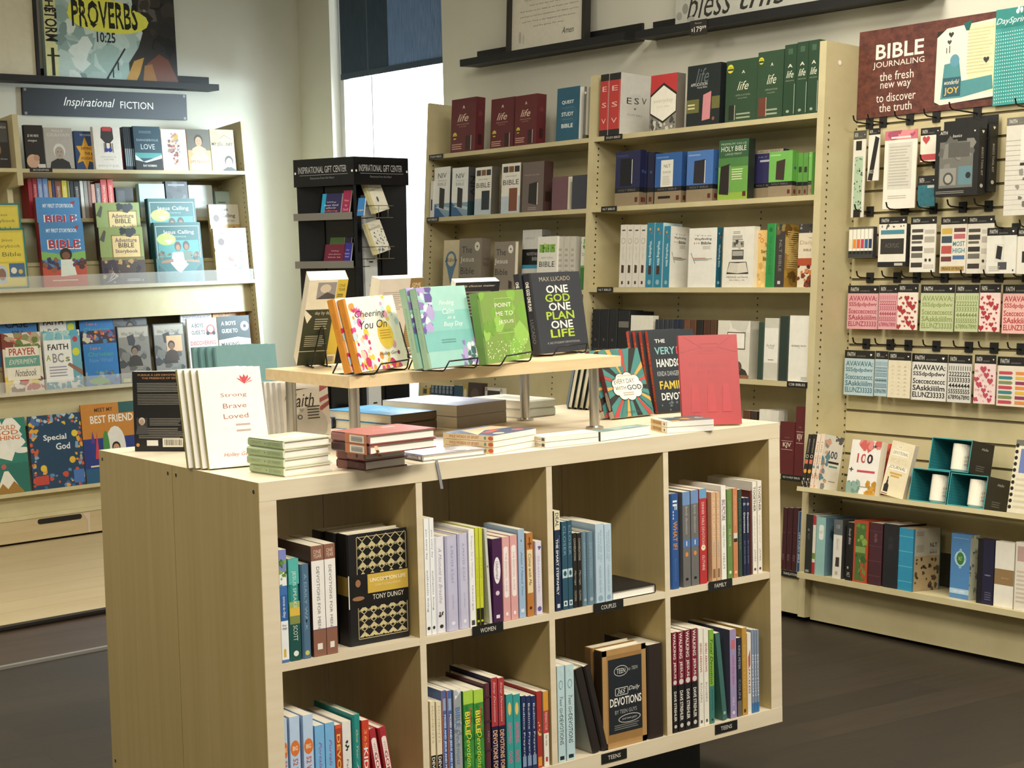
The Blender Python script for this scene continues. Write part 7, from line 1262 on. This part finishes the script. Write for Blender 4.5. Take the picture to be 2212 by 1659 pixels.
JC = 'F .04 .03 .96 .94 .008 c9d6cc;R 0 0 1 .4 2c6264;R .07 .42 .93 .7 3f8a88;E .25 .72 .2 .1 a8b85a;P d6dcd0 .2 .7 .4 .72 .3 .64;T .52 .83 .66 .08 e0e6da . Jesus Calling;T .5 .76 .36 .02 a8c0b8 . BIBLE STORYBOOK;E .48 .6 .07 .08 4a3026;E .48 .58 .045 .05 9a6a4c;E .66 .61 .07 .08 3a2620;E .66 .59 .045 .05 8a5a40;P e0e0d4 .36 .5 .6 .5 .64 .32 .68 .3 .5 .16 .42 .2 .3 .32;P 5a6a5c .58 .52 .76 .52 .74 .36 .6 .36;P 8a6a4c .1 .36 .36 .4 .36 .34 .1 .32;P 8a6a4c .64 .38 .92 .36 .92 .32 .64 .34;P 1f4a4c .04 .3 .16 .2 .2 0 .04 0;P 1f4a4c .96 .3 .84 .2 .8 0 .96 0;X 4 10 .03 .05 7a6048,4a3a30 .06 .4 .3 .5;X 6 10 .03 .05 7a6048,4a3a30 .76 .4 .94 .5'
two('l2', 336, 437.5, 481, 317, 420.5, 429, .03, '24585a', 'dark teal storybook with two figures', JC, spc='1a4244')
LB_ = 'P c9a868 0 0 0 .55 .4 .7 1 .66 1 0;R 0 .62 1 1 ddd8ca;T .42 .9 .44 .08 5a4a50 b Jesus;T .62 .78 .5 .09 5a4a50 b Calling;T .66 .69 .36 .03 6a5a54 . MY FIRST BIBLE;E .22 .74 .1 .07 4a2c24;P cfc9bb .14 .66 .34 .66 .36 .5 .12 .5;X 3 12 .05 .09 6a4438,4a5a5c,8a6a54 .4 .2 .9 .55;R .08 .08 .5 .22 7a4450;T .3 .17 .3 .04 d6c0b8 . Sarah Young'
two('l2', 464, 535, 493.5, 449, 513, 442, .022, 'cdb88c', 'cream board storybook', LB_, spc='9a8454')
# kids rows
Fo(SHL['l3u'], -8, 77, 646, .018, '3f7fc0', 'blue book with black capitals', 'R 0 .9 1 1 6a9cd0;T .5 .86 .74 .06 b4cce4 . LEE STROBEL;T .48 .62 .58 .12 1c2230 b CASE;T .5 .49 .3 .06 1c2230 b FOR A;T .5 .36 .94 .12 1c2230 b CREATOR;T .5 .22 .56 .06 1c2230 b FOR KIDS', kind='pb', sb=.005)
Fo(SHL['l3'], 7, 91.5, 721, .02, 'd6cfba', 'collage notebook with red lettering', 'X 3 22 .1 .24 8a8a5a,6a7a3c,c05a4a,b0a080,7a3c2c 0 .7 1 1;X 7 22 .1 .2 b03f34,d8c04a,e6e0d0,7a4a3c 0 0 1 .24;R .08 .2 .92 .76 e4ddcc;R .04 .42 .94 .6 6a9a8c;T .5 .68 .68 .12 b0483c b PRAYER;T .5 .51 .72 .08 d8e0d0 i EXPERIMENT;T .55 .32 .56 .12 3a3a38 i Notebook;T .35 .8 .2 .06 5a4a40 i The', kind='pb', sb=.012, spc='7a2c24')
FA = 'X 3 20 .1 .2 5aa0b8,7fb8c4,a8c8c0 0 .84 1 1;X 9 16 .08 .16 5a9ab0,4a8aa4 0 0 1 .16;R .0 .12 .74 .84 e6e4de;R .74 .2 1 .9 6aa4b4;C .86 .62 .1 c9cf3a;C .86 .84 .07 b8424c;T .38 .72 .56 .1 26262a b FAITH;T .1 .54 .12 .1 8a9a4a b A;T .36 .53 .3 .16 8a8a8c b BC;T .62 .5 .12 .08 7a8a44 b s;L .1 .2 .6 .4 4 9a98a8;P 8a6a58 .6 .4 1 .2 1 .3 .66 .44'
two('l3', 97, 177, 716, 83, 161, 663, .016, 'd9d8d2', 'white FAITH book with aqua edging', FA, kind='pb')
NW = 'R 0 .76 1 1 3a3a4a;X 3 30 .05 .12 d88a3a,4a7aa4,b04a4a,6a5a8a,c9c0a8 0 .78 1 1;X 6 24 .05 .12 6a8a5a,5a5a7a,8a9aa8 0 0 1 .26;R 0 .26 1 .76 3478b8;T .36 .68 .3 .06 c07a5a b I am a;T .5 .57 .76 .08 4a9a8c b Christian;T .5 .46 .7 .08 5f8ac0 b Now What?;E .4 .08 .3 .06 7aa05a'
two('l3', 182, 255.5, 715.5, 169, 242, 664, .014, '3478b8', 'bright blue kids book with patterned ends', NW, kind='pb', spc='2a2a3a')
def WW(t_): return 'F 0 0 1 1 .02 2a2826;R .04 .8 .96 .97 b8b4aa;T .48 .86 .72 .06 5a5650 . %s;X 3 16 .1 .25 5a5a58,7a7a76,44444a .05 .1 .95 .78;G .5 .55 .1 2a2624 8a7464 3a342e;R .4 .06 .95 .16 8a8a86;R .08 .02 .3 .08 c9c46a' % t_
Fo(SHL['l3'], 258, 327.5, 705, .016, '8a8882', 'grey comic with a bound figure among arrows', WW('Who Was Daniel?'), kind='pb', sb=.012, spc='2a2826')
Fo(SHL['l3'], 336, 403.5, 700, .016, '8a8882', 'grey comic with a crouching bearded figure', WW('Who Was David?') + ';P e0b890 .4 .5 .9 .5 .9 .78 .4 .78;G .55 .6 .1 2a2420 8a6a58 4a3a34', kind='pb', sb=.012, spc='2a2826')
Fo(SHL['l3u'], 241, 316, 652.6, .016, '6a6a6c', 'grey comic with a hunched figure', WW('Who Was Jonah?'), kind='pb', sb=.005, spc='2a2826')
Fo(SHL['l3'], 411, 475, 689, .014, 'd9d8d2', 'white book with red headphones', 'T .34 .88 .4 .07 2a2a2c b A BOYS;T .36 .76 .46 .07 2a2a2c b GUIDE TO;T .5 .58 .86 .07 b84a44 b DISCOVERING;T .2 .4 .3 .07 b84a44 b HIS;C .78 .8 .15 b83a40;C .78 .81 .1 d9d8d2;C .68 .74 .06 1c1c1e;C .88 .74 .06 1c1c1e', kind='pb', sb=.012)
Fo(SHL['l3'], 477, 546, 684, .014, 'd6d2c6', 'black and white book with a football', 'P 22343a 0 1 1 1 1 .6 .6 .64 0 .6;T .34 .88 .46 .07 e0e2de b A BOYS;T .36 .75 .5 .07 e0e2de b GUIDE TO;T .35 .52 .56 .07 3a3a3a b MAKING;T .5 .38 .86 .06 b84a44 b REALLY GOOD;C .84 .82 .13 e0e0da;C .84 .82 .05 1c1c1e', kind='pb', sb=.012)
Fo(SHL['l3u'], 389, 457, 637.6, .014, 'd0cfcc', 'white book with a looped bracelet', 'T .3 .88 .4 .07 3a3a3c b A GIRLS;T .32 .76 .48 .07 3a3a3c b GUIDE TO;T .5 .6 .86 .07 8a7a94 b DISCOVERING;C .8 .84 .14 8a9aa8;C .8 .84 .1 d0cfcc', kind='pb', sb=.005)
Fo(SHL['l3u'], 459, 531, 634, .014, 'cf8a3a', 'orange book with a colourful swirl', 'X 4 20 .05 .14 8a4a8a,d8b04a,b84a3c,e0a04a .4 .85 1 1;T .3 .84 .1 .05 5a2c14 . A;T .5 .73 .76 .07 5a2c14 . Girls Guide;T .5 .62 .66 .07 5a2c14 . to Making;T .5 .46 .8 .07 3a2014 b Really Good', kind='pb', sb=.005)
# bottom row
WG = 'R 0 .0 1 1 2f7a6c;X 3 12 .2 .4 dfe0d6,e6e4da 0 .62 .9 .88;T .55 .88 .5 .06 c9703a b WOULD;T .6 .81 .5 .06 c9703a b GOD;T .62 .74 .5 .06 c9703a b THING;P 2a6a60 0 .4 1 .4 1 0 0 0;P e0dccf .5 .3 .58 .3 .85 .0 .3 .0;P 9a7434 .3 0 .45 .14 .55 .06 .68 .16 .86 .02 .86 0;C .5 .36 .05 b85a54;L .1 .46 .5 .5 2 8aae5a;E .9 .56 .16 .04 dfe0d6'
two('l4', -50, 60, 910, -62, 47, 869, .012, '2f7a6c', 'teal picture book with a white mountain', WG, kind='pb')
SG = 'X 3 34 .03 .07 c05a3c,d8b03a,7fa0bc,a8c0d0,4a6a9c 0 .86 1 1;X 5 34 .03 .08 c0503c,5a84ac,3f6494,d89a5a 0 0 1 .24;X 7 20 .03 .07 7fa0c0,d8a03a,c05a3c 0 .2 .14 .9;X 8 20 .03 .07 7fa0c0,d8a03a,c05a3c .86 .2 1 .9;E .5 .58 .36 .32 25425c;T .48 .68 .44 .1 e6e8e6 b Special;T .62 .56 .27 .09 e6e8e6 b God;R .05 .06 .3 .18 b8483c;C .86 .72 .06 d8c03a;C .78 .36 .06 d8b03a;C .22 .28 .06 d8b83a;R .78 .04 .98 .22 4a70b0'
Fo(SHL['l4'], 66, 180.5, 900, .01, '25425c', 'square navy picture book with coloured shapes', SG, kind='hc', sb=.012)
MB = 'R 0 .56 1 1 c08034;R 0 0 1 .56 2a3a7c;R .7 .86 1 1 2f5a58;T .42 .92 .34 .05 4a2c14 b MEET MY;T .56 .8 .8 .1 ece4d4 b BEST FRIEND;E .6 .46 .18 .24 e4e0d6;R .42 .22 .78 .46 e4e0d6;E .42 .45 .06 .2 4a8a44;R .36 .2 .48 .4 4a8a44;G .6 .42 .07 1c1816 c99a78 a83c3c;P c9404a .2 .3 .26 .66 .28 .3;P 5a3a8a .14 .5 .18 .66 .22 .5;R .1 .2 .9 .22 d8cfae;R 0 0 1 .18 2a5a7c'
Fo(SHL['l4'], 182, 299, 875, .01, 'c08034', 'orange and blue picture book with an arched door', MB, kind='hc', sb=.012, spc='7a4a1c')
finish_labels()
